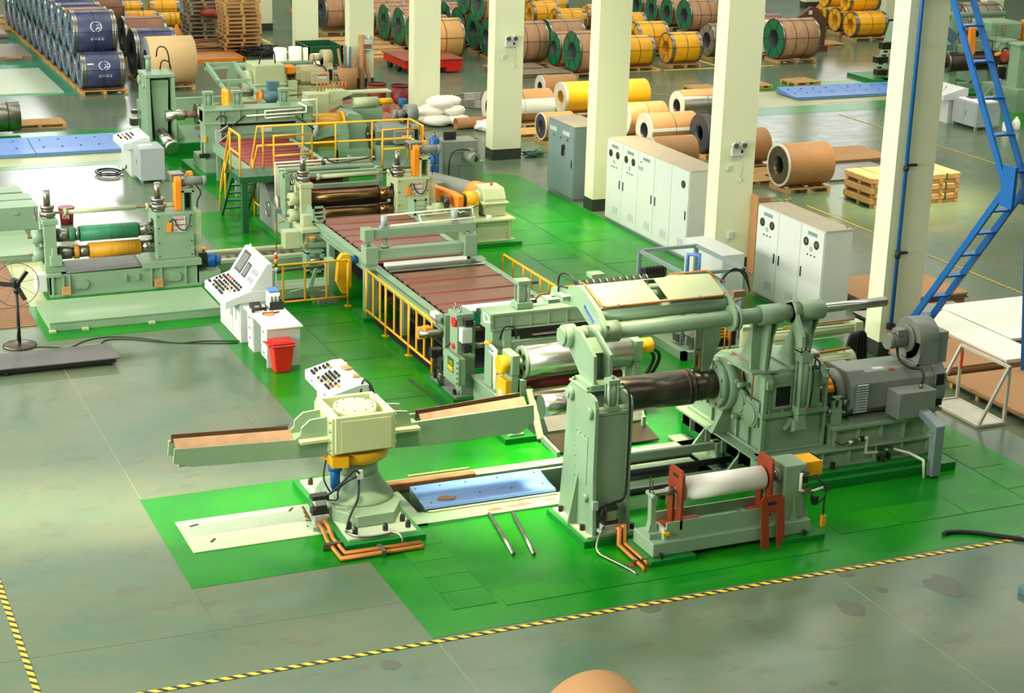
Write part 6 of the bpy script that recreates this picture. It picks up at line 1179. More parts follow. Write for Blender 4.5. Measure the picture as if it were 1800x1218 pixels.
for k in range(13):
    R = .59 if k == 0 else NR.uniform(.56, .62); y = 57.23+1.29*k
    coil('navy-wrapped coil with emblem at the front of the bottom row' if k == 0 else f'{ordn[k]} navy coil from the front in the bottom row beside the teal floor', 'navy', 10.1, 11.45+.02*k, y, R+.13, R, (.5,), G1, emblem=(k == 0), tagm=(k == 0))
    pallet_lo('pallet under the front navy coil' if k == 0 else f'pallet under the {ordn[k]} navy coil of the bottom row', 10.8, y, 0, 1.5, 1.0)
for k in range(10):
    R = .69 if k == 0 else NR.uniform(.6, .65); y = 57.86+1.3*k
    kind = 'navy' if k not in (1, 5) else 'rust'
    coil('large navy-wrapped coil with emblem on top of the front of the stack' if k == 0 else f'{ordn[k]} coil from the front in the upper row of the stack', kind, 9.98, 11.35+.03*k, y, 1.85, R, (.5,), G1, emblem=(k in (0, 2)), face='navy')
coil('rust brown wrapped coil standing behind the navy coil right of the stack', 'rust', 12.86, 14.35, 63.9, .82, .69, (.5,), 'coils right of the navy block')
coil('dark navy coil with torn dark face right of the stack', 'navy', 12.2, 13.6, 59.15, .93, .8, (.5,), 'coils right of the navy block', face='dark')
coil('large pale kraft coil with silver end behind the entry stand', 'kraft2', 12.3, 13.85, 57.5, .91, .78, (), 'coils right of the navy block')
coil('brown wrapped coil in the second row behind the navy stack', 'rust', 13.0, 14.6, 72.5, .75, .62, (.5,), 'coils right of the navy block')
pallet_lo('pallet under the large pale kraft coil', 13.05, 57.5, 0, 1.5, 1.2); pallet_lo('pallet under the dark navy coil', 12.9, 59.15, 0, 1.5, 1.0); pallet_lo('pallet under the rust brown coil', 13.6, 63.9, 0, 1.5, 1.0)
GY = 'small yellow coils at the upper left'
coil('slim yellow coil lying farthest at the upper left', 'yellow', 14.9, 16.1, 75.6, .301, .3, (.4, .55), GY); coil('slim yellow coil in front of the farthest one at the upper left', 'yellow', 14.75, 16.1, 73.0, .261, .26, (.45, .6), GY)
coil('yellow coil nearest the pallet stack at the upper left', 'yellow', 15.9, 17.0, 71.6, .3, .299, (.4, .6), GY); coil('big yellow coil on an orange pallet left of the pallet stack', 'yellow', 16.1, 17.3, 74.2, .421, .42, (.4,), GY); coil('short yellow coil standing against the pallet stack', 'yellow', 16.6, 17.2, 70.4, .3, .3, (.5,), GY)

# ---------------------------------------------------------------- green-faced and other coils across the aisle
GG = 'green-faced coils across the aisle'
for lb, k, x0, x1, y, z, R in [
    ('green-faced coil between the two tube columns, left of its twin', 'green', 23.4, 24.75, 65.5, .82, .69), ('green-faced coil between the two columns, middle one', 'green', 23.5, 24.9, 64.1, .84, .71), ('green-faced coil half hidden by the column behind the sacks', 'green', 23.3, 24.6, 62.1, .82, .69),
    ('green-faced coil beyond the first gap, far left', 'green', 23.3, 24.7, 67.0, .8, .67), ('green-faced coil lying behind the red cart column', 'green', 25.86, 27.1, 62.33, .86, .73), ('green-faced coil against the column with the twin lamp', 'green', 25.72, 27.0, 60.7, .8, .67),
    ('green-faced coil behind the wooden-ribbed coil', 'green', 25.9, 27.2, 64.0, .82, .69), ('farthest green-faced coil in the gap behind the ribbed coil', 'green', 26.0, 27.3, 65.6, .82, .69),
    ('upper green-faced coil beside the column with the twin lamp', 'green', 25.7, 27.0, 61.5, 2.0, .66), ('upper green-faced coil left of its neighbour over the ribbed coil', 'green', 25.8, 27.1, 63.2, 2.0, .66),
    ('small green-faced coil in front of the planks', 'green', 27.22, 28.3, 57.95, .74, .61), ('larger green-faced coil with crinkled wrap in front of the column', 'green', 27.24, 28.6, 56.45, .85, .72),
    ('green-faced coil at the top edge, leftmost of the row right of the column', 'green', 36.6, 37.9, 69.5, .71, .58), ('second green-faced coil of the top row right of the column', 'green', 36.55, 37.8, 68.0, .68, .55), ('third green-faced coil of the top row right of the column', 'green', 36.6, 37.9, 66.7, .72, .59), ('brown coil with bright green face fully visible in the top row', 'green', 36.55, 37.95, 65.1, .78, .65), ('green-faced coil cut by the column at the end of the top row', 'green', 38.3, 39.5, 65.8, .64, .51),
    ('large green-faced brown coil alone in the aisle', 'green', 36.22, 37.85, 57.5, .88, .75)]:
    coil(lb, k, x0, x1, y, z, R, (.33, .66) if 'alone' in lb or 'brown coil' in lb else (.5,), GG)
    if z < 1: pallet_lo('pallet below '+lb, (x0+x1)/2, y, 0, x1-x0+.08, 1.0)
coil('golden ribbed board coil beside the red cart', 'wood', 23.1, 24.55, 60.6, .86, .73, (.5,), GG)
coil('brown ribbed coil right of the column with the twin lamp', 'green', 25.95, 27.2, 59.0, .87, .74, (.3, .7), GG)
coil('brown coil resting behind the small green-faced coil', 'green', 27.9, 29.3, 60.2, .8, .67, (.5,), GG); coil('brown coil hidden low behind the far green coils', 'green', 25.3, 26.7, 69.5, .8, .67, (.5,), GG); coil('dark brown wrapped coil between the bin and the tube column', 'green', 21.8, 23.2, 68.5, .9, .7, (.5,), GG, face='dark'); coil('brown wrapped coil far left of the planks', 'rust', 23.3, 24.8, 70.5, .85, .72, (.5,), GG)
for k in range(3): coil(['small green-faced coil farthest left behind the scrap bin', 'small green-faced coil second behind the scrap bin', 'small green-faced coil third behind the scrap bin'][k], 'green', 22.6+.1*k, 23.8+.1*k, 75.0-1.3*k, .72, .55, (.5,), GG)
GE = 'yellow-wrapped coils across the aisle'
for lb, x0, x1, y, z, R in [
    ('yellow coil at the upper left of the middle group', 30.73, 31.95, 67.9, .64, .51), ('yellow coil in front of the upper left one in the middle group', 31.05, 32.3, 66.1, .6, .47), ('yellow coil half hidden by the column in the middle group', 32.7, 33.8, 66.7, .64, .5), ('topmost yellow coil of the middle group', 32.0, 33.3, 70.0, .7, .5), ('yellow coil at the top edge of the middle group', 30.9, 32.2, 71.5, .7, .5),
    ('orange-yellow coil at the column, upper one', 33.0, 34.2, 64.4, .6, .47), ('orange-yellow coil on a pallet right of the column', 29.5, 30.75, 57.25, .68, .55), ('bright yellow coil behind the orange-yellow one', 31.6, 32.9, 60.2, .71, .58), ('bright yellow coil with open bore in front of the grey coil', 31.6, 32.85, 57.5, .69, .56),
    ('front yellow coil of the far right group', 42.73, 44.3, 62.0, .64, .51), ('yellow coil left of the front one in the far right group', 43.1, 44.3, 63.7, .62, .49), ('leftmost yellow coil behind the rusty hook', 43.5, 44.7, 65.4, .61, .48), ('upper yellow coil of the far right group', 42.88, 44.4, 62.7, 1.5, .4), ('upper yellow coil behind in the far right group', 42.8, 44.0, 64.2, 1.5, .42)]:
    coil(lb, 'yellow', x0, x1, y, z, R, (.5,), GE)
    if z < 1: pallet_lo('pallet below '+lb, (x0+x1)/2, y, 0, x1-x0+.05, .95)
coil('grey wrapped coil beside the column with the lower twin lamp', 'grey', 34.0, 35.2, 58.7, .74, .61, (.2,), 'single coils'); pallet_lo('pallet under the grey wrapped coil', 34.6, 58.7, 0, 1.3, 1.0)
coil('white-faced coil behind the lone green-faced coil', 'white', 36.57, 37.3, 58.95, .76, .63, (), 'single coils'); coil('grey wrapped coil far behind the lone green-faced coil', 'grey', 37.4, 38.6, 62.5, .8, .65, (.5,), 'single coils'); coil('rust wrapped coil behind the lone green-faced coil', 'rust', 37.0, 38.3, 60.6, .75, .62, (.5,), 'single coils')
for cx, cyy, lb in ((23.8, 60.6, 'golden ribbed coil'), (26.6, 59.0, 'brown ribbed coil'), (28.6, 60.2, 'brown coil behind the small green one'), (26.0, 69.5, 'brown coil hidden low'), (22.5, 68.5, 'dark brown coil'), (24.0, 70.5, 'brown coil left of the planks'), (36.9, 58.95, 'white-faced coil'), (38.0, 62.5, 'far grey coil'), (37.7, 60.6, 'rust coil behind the lone green one'), (13.8, 72.5, 'brown coil behind the navy stack')): pallet_lo('pallet under the '+lb, cx, cyy, 0, 1.4, 1.0)
for k in range(3): pallet_lo(['pallet under the farthest small green-faced coil', 'pallet under the second small green-faced coil', 'pallet under the third small green-faced coil'][k], 23.2+.1*k, 75.0-1.3*k, 0, 1.3, .9, h=.16)
# kraft coils behind the cabinets
GK = 'kraft-wrapped coils behind the cabinets'
for lb, k, x0, x1, y, z, R, fc in [
    ('long golden coil with white rim behind the grey switch cabinet', 'yplain', 23.46, 26.42, 49.3, .6, .47, None), ('kraft coil behind the long golden coil', 'kraft', 23.8, 25.0, 51.6, .52, .39, None), ('half white half kraft coil cut by the column', 'kraft', 20.55, 22.55, 48.2, .62, .49, None),
    ('kraft coil with dark open bore beside the grey switch cabinet', 'kraft', 21.05, 22.0, 45.5, .52, .39, 'dark'), ('kraft coil left of the front one behind the long white cabinet', 'kraft', 23.7, 25.0, 45.5, .6, .47, None), ('kraft coil with grey stripe in front behind the long white cabinet', 'kraft', 23.4, 24.95, 43.6, .62, .49, None),
    ('dark-rimmed steel coil beside the striped kraft coil', 'dark', 24.6, 24.85, 42.6, .67, .54, None), ('bare steel coil beside the dark rim, cut by the column', 'silver', 24.87, 26.2, 42.7, .62, .49, None), ('bare steel coil with white face and kraft top', 'silver', 26.2, 27.9, 46.8, .62, .49, None),
    ('low kraft coil showing above the long white cabinet', 'kraft', 22.2, 23.5, 41.0, .56, .43, None), ('kraft coil right of the column with the lower twin lamp', 'kraft', 24.5, 25.75, 41.0, .6, .47, None), ('large kraft coil with steel bore alone on a pallet', 'kraft', 24.46, 25.85, 38.15, .68, .55, 'steel')]:
    c = coil(lb, k, x0, x1, y, z, R, (.5,) if 'strip' in lb or 'white face' in lb or 'half white' in lb or 'left of' in lb else (), GK, face=fc)
    pallet_lo('pallet below '+lb, (x0+x1)/2, y, 0, (x1-x0)*.95, .9)
    if 'silver' == k: part(c, 'kraft_cover', 'kraft', *[([(x0+.02, y+1.015*R*math.sin(a), z+1.015*R*math.cos(a)), (x1-.02, y+1.015*R*math.sin(a), z+1.015*R*math.cos(a)), (x1-.02, y+1.015*R*math.sin(a+.15), z+1.015*R*math.cos(a+.15)), (x0+.02, y+1.015*R*math.sin(a+.15), z+1.015*R*math.cos(a+.15))], [(0, 1, 2, 3)], [True]) for a in [-.75+.15*q for q in range(8)]])
    if 'grey stripe' in lb or 'half white' in lb:
        a0, a1 = (-1.5, -1.25) if 'grey' in lb else (-1.9, -.9)
        part(c, 'bare_band', 'white', *[([(x0+.02, y+1.01*R*math.sin(a), z+1.01*R*math.cos(a)), (x1-.02, y+1.01*R*math.sin(a), z+1.01*R*math.cos(a)), (x1-.02, y+1.01*R*math.sin(a+.1), z+1.01*R*math.cos(a+.1)), (x0+.02, y+1.01*R*math.sin(a+.1), z+1.01*R*math.cos(a+.1))], [(0, 1, 2, 3)], [True]) for a in [a0+.1*q for q in range(int((a1-a0)/.1))]])
bcx = thing('steel_coil', 'kraft-wrapped coil top peeking in at the bottom edge', 'coil', (7.45, 13.8, .62), 'single coils')
part(bcx, 'wrap', 'kraft', ring((7.45, 13.2, .64), (7.45, 14.5, .64), .62, .25, n=48)); part(bcx, 'end_cover', 'wface', ring((7.45, 14.5, .64), (7.45, 14.52, .64), .6, .25, n=40))
r = thing('steel_coil', 'bare steel coil cut by the left edge on a pallet', 'coil', (5.6, 51.5, .55), 'single coils')
part(r, 'wrap', 'steel', ring((5.6, 51.0, .5), (7.25, 51.0, .5), .42, .2, n=36)); part(r, 'strap', 'bolt', ring((6.9, 51.0, .5), (6.93, 51.0, .5), .425, .41, n=36))
pallet('wooden pallet sticking out behind the bare steel coil at the left edge', 7.9, 52.0, 0, 1.5, .9)
# loose pallets on the floor
pallet('loose pallet on the aisle floor left of the column with lower lamp', 30.3, 52.5, 0, 1.0, .8); pallet('loose pallet cut by the column in the aisle', 32.5, 52.5, 0, .9, .8); pallet('loose pallet in the aisle in front of the lone green-faced coil', 34.5, 52.8, 0, 1.1, .9, rz=.1)
pallet('stack of planks pallet in front of the small green-faced coil', 26.0, 56.5, 0, 2.2, 1.0, h=.2, me=PB3); pallet('weathered pallet behind the plank stack', 25.6, 57.8, 0, 2.0, 1.0, h=.2, me=PB3)
pallet('empty pallet behind the column with lower lamp, far one', 25.4, 39.9, 0, 1.2, .8); pallet('empty pallet behind the column with lower lamp, near one', 24.3, 39.2, 0, 1.1, .8); pallet('empty pallet beside the coil with dark bore', 21.3, 46.8, 0, 1.3, .9)
# stacks of empty pallets
for k in range(14): pallet('bottom pallet of the tall stack beside the far column' if k == 0 else f'{ordn[k]} pallet from the floor in the tall stack beside the far column', 17.35+NR.uniform(-.05, .05), 64.6+NR.uniform(-.04, .04), .145*k, 1.35, 1.2, h=.14, tops=5, me=PB if k else PB2, group='pallets in the tall stack')
for k in range(12): pallet('bottom pallet of the weathered stack behind the tall one' if k == 0 else f'{ordn[k]} pallet from the floor in the weathered stack', 16.9+NR.uniform(-.08, .08), 68.6+NR.uniform(-.06, .06), .16*k, 1.2, 1.3, h=.15, tops=5, me=PB3, group='pallets in the weathered stack')
pk = thing('plank_pile', 'pile of old planks and sticks in front of the pallet stacks', 'plank pile', (16, 65, 0))
for k in range(9): piece(PB2, 'plank', pk, (NR.uniform(-.25, .25), -.6+.17*k, .06), (1.6, .15, .1), NR.uniform(-.04, .04))
for k in range(8): piece(PB2, 'plank', pk, (NR.uniform(-.2, .3), .2+NR.uniform(-.3, .5), .16+.04*k), (1.5, .1, .05), NR.uniform(-.12, .12))
for k in range(6): piece(PB, 'stick', pk, (NR.uniform(-.2, .4), -.5+.12*k, .24+.03*k), (1.4, .03, .03), NR.uniform(-.4, .4))
ot = thing('orange_tray', 'shallow orange tray with a kraft sheet beside the kraft coil', 'tray', (15.9, 63.1, 0))
part(ot, 'sheet', 'crd', bx(14.9, 16.9, 62.5, 63.9, .05, .08)); part(ot, 'rim', 'orange', bx(14.85, 16.95, 62.4, 62.48, 0, .12)); part(ot, 'rim', 'orange', bx(16.9, 16.98, 62.4, 64.0, 0, .12)); part(ot, 'rim', 'orange', bx(14.85, 16.95, 63.92, 64.0, 0, .12))
wpk = single('orange_wrap', 'crumpled orange plastic wrap beside the plank pile', 'plastic wrap', 'orange', lathe([(.22, 0), (.26, .2), (.18, .5), (.08, .75), (.03, .85)], (15.4, 66.3, 0), n=9))
pwr = single('brown_wrap_heap', 'crumpled brown wrap stuffed in the weathered pallet stack', 'wrap', 'rust', ball((17.05, 67.85, 1.05), .38, .5, n=9), ball((17.3, 67.8, 1.0), .3, .5, n=7))
# sheets on the teal floor
def sheets(label, x0, x1, y0, y1, z, n, mat, wood=True, name='sheet_stack', skew=0.0, group='stacks of flat sheets', pm=None):
    t = thing(name, label, 'sheet stack', ((x0+x1)/2, (y0+y1)/2, 0), group); b = .1 if wood else 0.0
    if wood:
        for k in range(4): part(t, 'bearer', pm or 'wood2', bx(x0+.05, x1-.05, y0+.03+(y1-y0-.14)*k/3, y0+.11+(y1-y0-.14)*k/3, 0, b))
    h = (z-b)/n
    for k in range(n): part(t, 'sheet', mat[k % len(mat)] if isinstance(mat, (list, tuple)) else mat, bx(x0+NR.uniform(-.03, .03), x1+NR.uniform(-.03, .03), y0+NR.uniform(-.02, .02), y1+NR.uniform(-.02, .02), b+h*k, b+h*(k+1)-(.004 if n > 1 else 0)))
    return t
sheets('large pale steel sheet lying on the teal floor', 7.6, 9.6, 57.3, 62.3, .05, 1, 'alu', False); s2 = sheets('low stack of grey sheets on the teal floor behind the large sheet', 7.4, 9.7, 64.1, 67.2, .2, 5, 'gwrap', False); sheets('short dark sheet stack near the wooden pallets at the left edge', 8.0, 9.6, 69.0, 70.6, .3, 3, ['gwrap', 'dplate'], False)
single('wood_block', 'small orange wood block resting on the grey sheet stack', 'wood block', 'crd', bx(8.75, 9.35, 64.02, 64.12, .12, .2))
for k in range(3): pallet(['flat wooden pallet at the upper left edge, nearest', 'flat wooden pallet at the upper left edge, middle', 'flat wooden pallet at the upper left edge, farthest'][k], 9.3+.1*k, 72.0+2*k, 0, 1.6, 1.5, rz=.2)
# crates of packed sheets near the first column
for j in range(3):
    cr = thing('sheet_crate', ['bottom', 'middle', 'top'][j]+' kraft-wrapped sheet crate in the stack behind the nearest column', 'crate', (27.0, 36.3, .26*j), 'stacked sheet crates')
    for i in (-1, 0, 1): part(cr, 'bearer', 'wood', bx(25.7, 28.3, 36.3+i*.55-.05, 36.3+i*.55+.05, .26*j, .26*j+.08))
    for i in range(6): part(cr, 'foot', 'wood', bx(25.75+.49*i, 25.85+.49*i, 35.65, 35.75, .26*j, .26*j+.09))
    part(cr, 'pack', 'wood', bx(25.65, 28.35, 35.68, 36.92, .26*j+.09, .26*j+.25), bev=.02)
    for x in (26.1, 27.0, 27.9): part(cr, 'strap', 'dkgreen', bx(x, x+.03, 35.66, 36.94, .26*j+.085, .26*j+.256))
sheets('flat kraft boards lying behind the large kraft coil', 27.5, 29.8, 40.5, 42.2, .12, 2, ['gwrap', 'crd'], False); sheets('thin bright steel sheets under the kraft boards', 26.4, 28.9, 38.6, 40.4, .06, 1, 'steel', False)
sheets('kraft-covered sheet pallet right of the second white cabinet', 20.3, 22.75, 28.0, 29.8, .22, 3, ['steel', 'steel', 'crd']); sheets('low bright sheet pallet at the foot of the second white cabinet', 19.8, 22.2, 26.7, 27.8, .14, 2, 'steel')
sheets('white-topped sheet pallet at the right edge, farthest', 21.45, 24.5, 25.0, 27.3, .26, 3, ['crd', 'crd', 'paper'], pm='wood'); sheets('white-topped sheet pallet beside the ladder foot', 20.45, 21.35, 23.9, 26.9, .28, 3, ['crd', 'crd', 'paper'], pm='wood')
sheets('kraft-topped sheet pallet right of the motor blower', 18.95, 20.4, 23.95, 25.4, .26, 3, ['wood2', 'crd', 'crd'], pm='wood'); sheets('kraft-topped sheet pallet behind the white triangular frame', 19.0, 20.6, 21.4, 23.7, .2, 3, ['steel', 'crd', 'crd'], pm='wood')
# ---------------------------------------------------------------- electrical cabinets
def louvres(T, x, y, z, n=4):
    for k in range(n): part(T, 'vent_slot', 'cabgrey', bx(x-.006, x, y+.07*k, y+.07*k+.02, z, z+.18))
def cabinet(label, y0, y1, h, x1, doors, mat='white', group='electrical cabinets'):
    c = thing('electrical_cabinet', label, 'cabinet', (18.75, y0, 0), group)
    part(c, 'body', mat, bx(18.77, x1, y0, y1, .06, h), bev=.006); part(c, 'plinth', 'cabdark', bx(18.8, x1-.02, y0+.02, y1-.02, .0, .06)); part(c, 'top_panel', 'dusty', bx(18.76, x1+.01, y0-.01, y1+.01, h, h+.012))
    n = len(doors); w_ = (y1-y0)/n
    for i, d in enumerate(doors):
        a = y1-w_*(i+1); b = y1-w_*i
        o = part(c, 'door', mat, bx(18.75, 18.77, a+.008, b-.008, .1, h-.02))
        hy = a+.08 if d.get('h', 'r') == 'r' else b-.1
        part(o, 'handle', 'bolt', bx(18.735, 18.75, hy, hy+.03, h*.5-.1, h*.5+.1))
        if d.get('plate'): part(o, 'name_plate', 'cabdark', bx(18.744, 18.75, (a+b)/2-.16, (a+b)/2+.16, h-.17, h-.1))
        for yy in d.get('fans', ()):
            f = part(o, 'meter', 'bolt', cy((18.75, a+w_*yy, h-.32), (18.738, a+w_*yy, h-.32), .085, n=18)); part(f, 'dial', 'steel', cy((18.738, a+w_*yy-.01, h-.31), (18.736, a+w_*yy-.01, h-.31), .05, n=12))
        for (yy, zz) in d.get('btn', ()): part(o, 'indicator', 'cabdark', ring((18.75, a+w_*yy, zz), (18.742, a+w_*yy, zz), .045, .03, n=12))
        for (yy, zz) in d.get('led', ()): part(o, 'indicator', 'bolt', cy((18.75, a+w_*yy, zz), (18.738, a+w_*yy, zz), .018, n=8))
        if d.get('vent', True): louvres(o, 18.75, a+.15, .25)
    for y in (y0+.08, y1-.08): part(c, 'lifting_eye', 'steel', ring((x1-.1, y, h+.05), (x1-.09, y, h+.05), .035, .02, n=10))
    return c
fan2 = dict(plate=1, fans=(.3, .75), btn=((.52, 1.48),), led=((.35, 1.36), (.5, 1.36), (.65, 1.36)))
cabinet('long white electrical cabinet with five doors between two columns', 32.75, 36.72, 1.98, 19.56, [dict(fan2, h='l' if False else 'r'), dict(fan2, h='l'), dict(plate=1, btn=((.75, 1.6), (.9, 1.6)), led=((.82, 1.75),)), dict(h='l', plate=0), dict(fans=(.3,), h='r')])
cabinet('white electrical cabinet with three doors next to the nearest column', 27.45, 29.88, 1.92, 19.4, [dict(fan2), dict(h='l', vent=True), dict(fan2, h='l')])
swc = cabinet('grey switch cabinet with a black rotary handle', 38.55, 40.05, 1.88, 19.6, [dict(vent=False)], mat='cabdark')
for k in range(4):
    for y in (39.55, 38.8): part(swc, 'meter', 'white', bx(18.735, 18.75, y+.1*k, y+.1*k+.07, 1.6, 1.7))
part(swc, 'switch', 'bolt', cy((18.75, 39.1, 1.3), (18.7, 39.1, 1.3), .06, n=12), bx(18.68, 18.72, 39.06, 39.12, 1.08, 1.34))
for k in range(3): part(swc, 'pilot_lamp', 'steel', cy((18.75, 39.7-.4*k, 1.5), (18.735, 39.7-.4*k, 1.5), .03, n=10))
single('cardboard_sheet', 'tall cardboard sheet leaning on the column beside the second white cabinet', 'cardboard', 'crd', bx(19.62, 19.66, 31.3, 31.58, .0, 1.7), bx(19.66, 20.1, 31.56, 31.59, 0, 1.6))
single('junction_box', 'small white socket box low on the column between the white cabinets', 'socket box', 'white', bx(19.1, 19.22, 31.55, 31.598, .75, .9), bev=.004)
# ---------------------------------------------------------------- ladder
ld = thing('ladder', 'blue steel zigzag access ladder leaning by the nearest column', 'ladder', (19.45, 25.7, 0))
for x in (19.25, 19.67):
    part(ld, 'lower_rail', 'dblue', beam((x, 25.76, .0), (x, 22.95, 3.8), .05, .12)); part(ld, 'upper_rail', 'dblue', beam((x, 22.95, 3.6), (x, 25.6, 7.6), .05, .12)); part(ld, 'gusset', 'dblue', bx(x-.03, x+.03, 22.8, 23.12, 3.4, 4.1))
for k in range(7):
    t_ = .1+.125*k; part(ld, 'rung', 'dblue', bx(19.25, 19.67, 25.76-2.81*t_-.1, 25.76-2.81*t_+.1, 3.8*t_, 3.8*t_+.03))
for k in range(7):
    t_ = .08+.14*k; part(ld, 'rung', 'dblue', bx(19.25, 19.67, 22.95+2.65*t_-.1, 22.95+2.65*t_+.1, 3.65+4*t_-.03, 3.65+4*t_))
part(ld, 'brace', 'dblue', beam((19.67, 22.95, 3.5), (20.6, 23.6, .0), .06, .08)); part(ld, 'brace', 'dblue', beam((19.67, 22.95, 3.7), (20.5, 24.0, 6.5), .06, .08))
part(ld, 'foot_box', 'dblue', bx(19.1, 19.3, 25.6, 26.0, .1, .75))
# triangular frame
tf = thing('triangle_frame', 'white welded triangular trolley frame on the floor at the right', 'frame', (18.45, 22.4, 0))
M['wframe'] = paint('dirty_white_steel', (196, 192, 176), 0.5, var=0.1)
part(tf, 'tray', 'wframe', bx(18.22, 18.75, 21.8, 23.05, .03, .04)); 
for a, b, nm in (((18.2, 21.78, .03), (18.2, 23.08, .03), 'base_bar'), ((18.75, 21.78, .03), (18.75, 23.08, .03), 'base_bar'), ((18.2, 21.78, .03), (18.75, 21.78, .03), 'base_bar'), ((18.2, 23.08, .03), (18.75, 23.08, .03), 'base_bar'), ((18.22, 21.8, .03), (18.72, 21.8, 1.0), 'strut'), ((18.74, 21.8, .03), (18.74, 21.8, 1.0), 'post'), ((18.22, 23.06, .03), (18.72, 23.06, 1.0), 'strut'), ((18.74, 23.06, .03), (18.74, 23.06, 1.0), 'post'), ((18.73, 21.78, 1.0), (18.73, 23.08, 1.0), 'top_bar')):
    part(tf, nm, 'wframe', beam(a, b, .045, .045, up=(0, 1, 0) if abs(a[1]-b[1]) < .01 else (0, 0, 1)))
part(tf, 'red_tie', 'red', bx(18.7, 18.72, 22.98, 23.02, .6, .92))
# ================================================================ hydraulic and lubrication units behind the recoiler
hu = thing('hydraulic_unit', 'hydraulic power unit with white tank inside a grey open frame', 'hydraulic unit', (16.3, 27.6, 0))
part(hu, 'tray', 'green', bx(15.25, 17.0, 26.5, 26.6, .004, .16), bx(15.25, 15.35, 26.5, 29.1, .004, .16), bx(15.25, 17.0, 29.0, 29.1, .004, .16), bx(16.9, 17.0, 26.5, 29.1, .004, .16), bx(15.3, 16.95, 26.55, 29.05, .02, .06))
for x, y in ((15.6, 27.2), (16.85, 27.2), (15.6, 29.0), (16.85, 29.0)): part(hu, 'frame_post', 'cabdark', bx(x-.035, x+.035, y-.035, y+.035, .06, 1.45))
for a, b in (((15.6, 27.2), (16.85, 27.2)), ((15.6, 29.0), (16.85, 29.0)), ((15.6, 27.2), (15.6, 29.0)), ((16.85, 27.2), (16.85, 29.0))): part(hu, 'frame_rail', 'cabdark', beam((a[0], a[1], 1.42), (b[0], b[1], 1.42), .07, .06))
M['cream_tank'] = paint('cream_plastic', (218, 206, 176), 0.5, var=0.05)
part(hu, 'tank', 'cream_tank', lathe([(.5, .06), (.52, .1), (.52, .95), (.48, 1.02), (.25, 1.1), (.05, 1.12)], (16.2, 28.1, 0), n=30)); part(hu, 'tank_bag', 'wface', ball((15.85, 28.0, 1.05), .22, .5))
part(hu, 'radiator', 'bolt', bx(15.62, 16.1, 28.8, 28.95, .5, 1.1), *[bx(15.62+.05*k, 15.64+.05*k, 28.76, 28.8, 1.0, 1.15) for k in range(9)])
for k in range(7): part(hu, 'louvre', 'yellow', bx(16.05, 16.3, 26.68, 26.72, .3+.06*k, .335+.06*k))
part(hu, 'louvre_frame', 'yellow', bx(16.02, 16.06, 26.66, 26.74, .25, .8), bx(16.29, 16.33, 26.66, 26.74, .25, .8)); part(hu, 'cooler', 'bolt', bx(16.0, 16.5, 26.75, 27.1, .1, .85)); part(hu, 'cooler_fan', 'bolt', bx(15.85, 16.0, 26.8, 27.0, .1, .6), cy((15.9, 26.75, .5), (15.9, 26.85, .5), .12, n=14))
part(hu, 'water_pipe', 'blue', tb([(16.5, 28.7, .9), (16.5, 28.7, 1.35), (16.7, 28.6, 1.35), (16.7, 28.6, .9)], .035, n=10), tb([(16.65, 27.6, .5), (16.65, 27.6, 1.2)], .04, n=10)); part(hu, 'valve', 'steel', bc(15.7, 26.9, .22, .2, .2, .2), bc(15.6, 27.3, .2, .15, .2, .15))
single('relay_box', 'plain white steel box beside the hydraulic unit at the column', 'box', 'white', bx(17.4, 17.9, 28.9, 30.4, .0, 1.2), bev=.006)
pu = thing('actuator_group', 'cream hydraulic cylinders with copper fittings behind the recoiler gearbox', 'hydraulic cylinders', (15, 24.4, 0))
for x, y in ((14.05, 23.75), (14.25, 23.85), (14.9, 23.9), (15.1, 24.0)): part(pu, 'cylinder', 'cream_green', cy((x, y, .5), (x, y, 1.45), .075, n=14), bc(x, y, 1.45, .17, .17, .06), bc(x, y, .5, .17, .17, .08))
part(pu, 'mount', 'green', bx(13.9, 15.4, 23.6, 24.2, .004, .5)); part(pu, 'copper_line', 'cpipe', tb([(14.5, 23.7, .5), (14.5, 23.7, 2.1), (14.6, 23.7, 2.15)], .014, n=6), tb([(14.55, 23.75, .5), (14.55, 23.75, 1.95), (14.7, 23.75, 2.0)], .014, n=6), tb([(14.44, 23.75, .5), (14.44, 23.75, 1.9)], .014, n=6)); part(pu, 'valve', 'copper', bc(14.6, 23.7, 2.12, .22, .12, .1), bc(14.5, 23.75, .9, .16, .12, .5)); part(pu, 'valve_wheel', 'red', bc(14.42, 23.68, 2.0, .06, .05, .05), bc(14.35, 23.6, .75, .06, .05, .05))
hc = thing('hydraulic_cylinder', 'long cream hydraulic cylinder under the chrome rod', 'hydraulic cylinder', (17.2, 25.4, .3))
part(hc, 'barrel', 'cream_green', cy((16.2, 25.4, .68), (18.15, 25.4, .68), .09, n=18)); part(hc, 'end_block', 'cream_green', bx(18.1, 18.26, 25.28, 25.52, .54, .82), bev=.008); part(hc, 'tie_rods', 'cream_green', *[cy((16.2, 25.4+a*.1, .68+b*.1), (18.15, 25.4+a*.1, .68+b*.1), .014, n=6) for a in (-1, 1) for b in (-1, 1)]); part(hc, 'copper_line', 'cpipe', tb([(16.6, 25.35, .85), (18.1, 25.35, .86)], .02, n=8)); part(hc, 'mount', 'cream_green', bx(16.2, 17.1, 25.2, 25.6, .32, .56), bev=.01)
M['slate'] = paint('slate_blue_steel', (74, 112, 122), 0.45)
tk = thing('oil_tank', 'slate blue oil tank behind the grey motor', 'tank', (16.9, 25.4, 0)); part(tk, 'body', 'slate', bx(16.3, 17.5, 25.0, 25.7, .004, .3), bx(16.26, 17.54, 24.96, 25.74, .28, .31)); part(tk, 'filler', 'slate', cy((17.3, 25.15, .31), (17.3, 25.15, .42), .06, n=12), bc(17.4, 25.1, .38, .2, .1, .08))
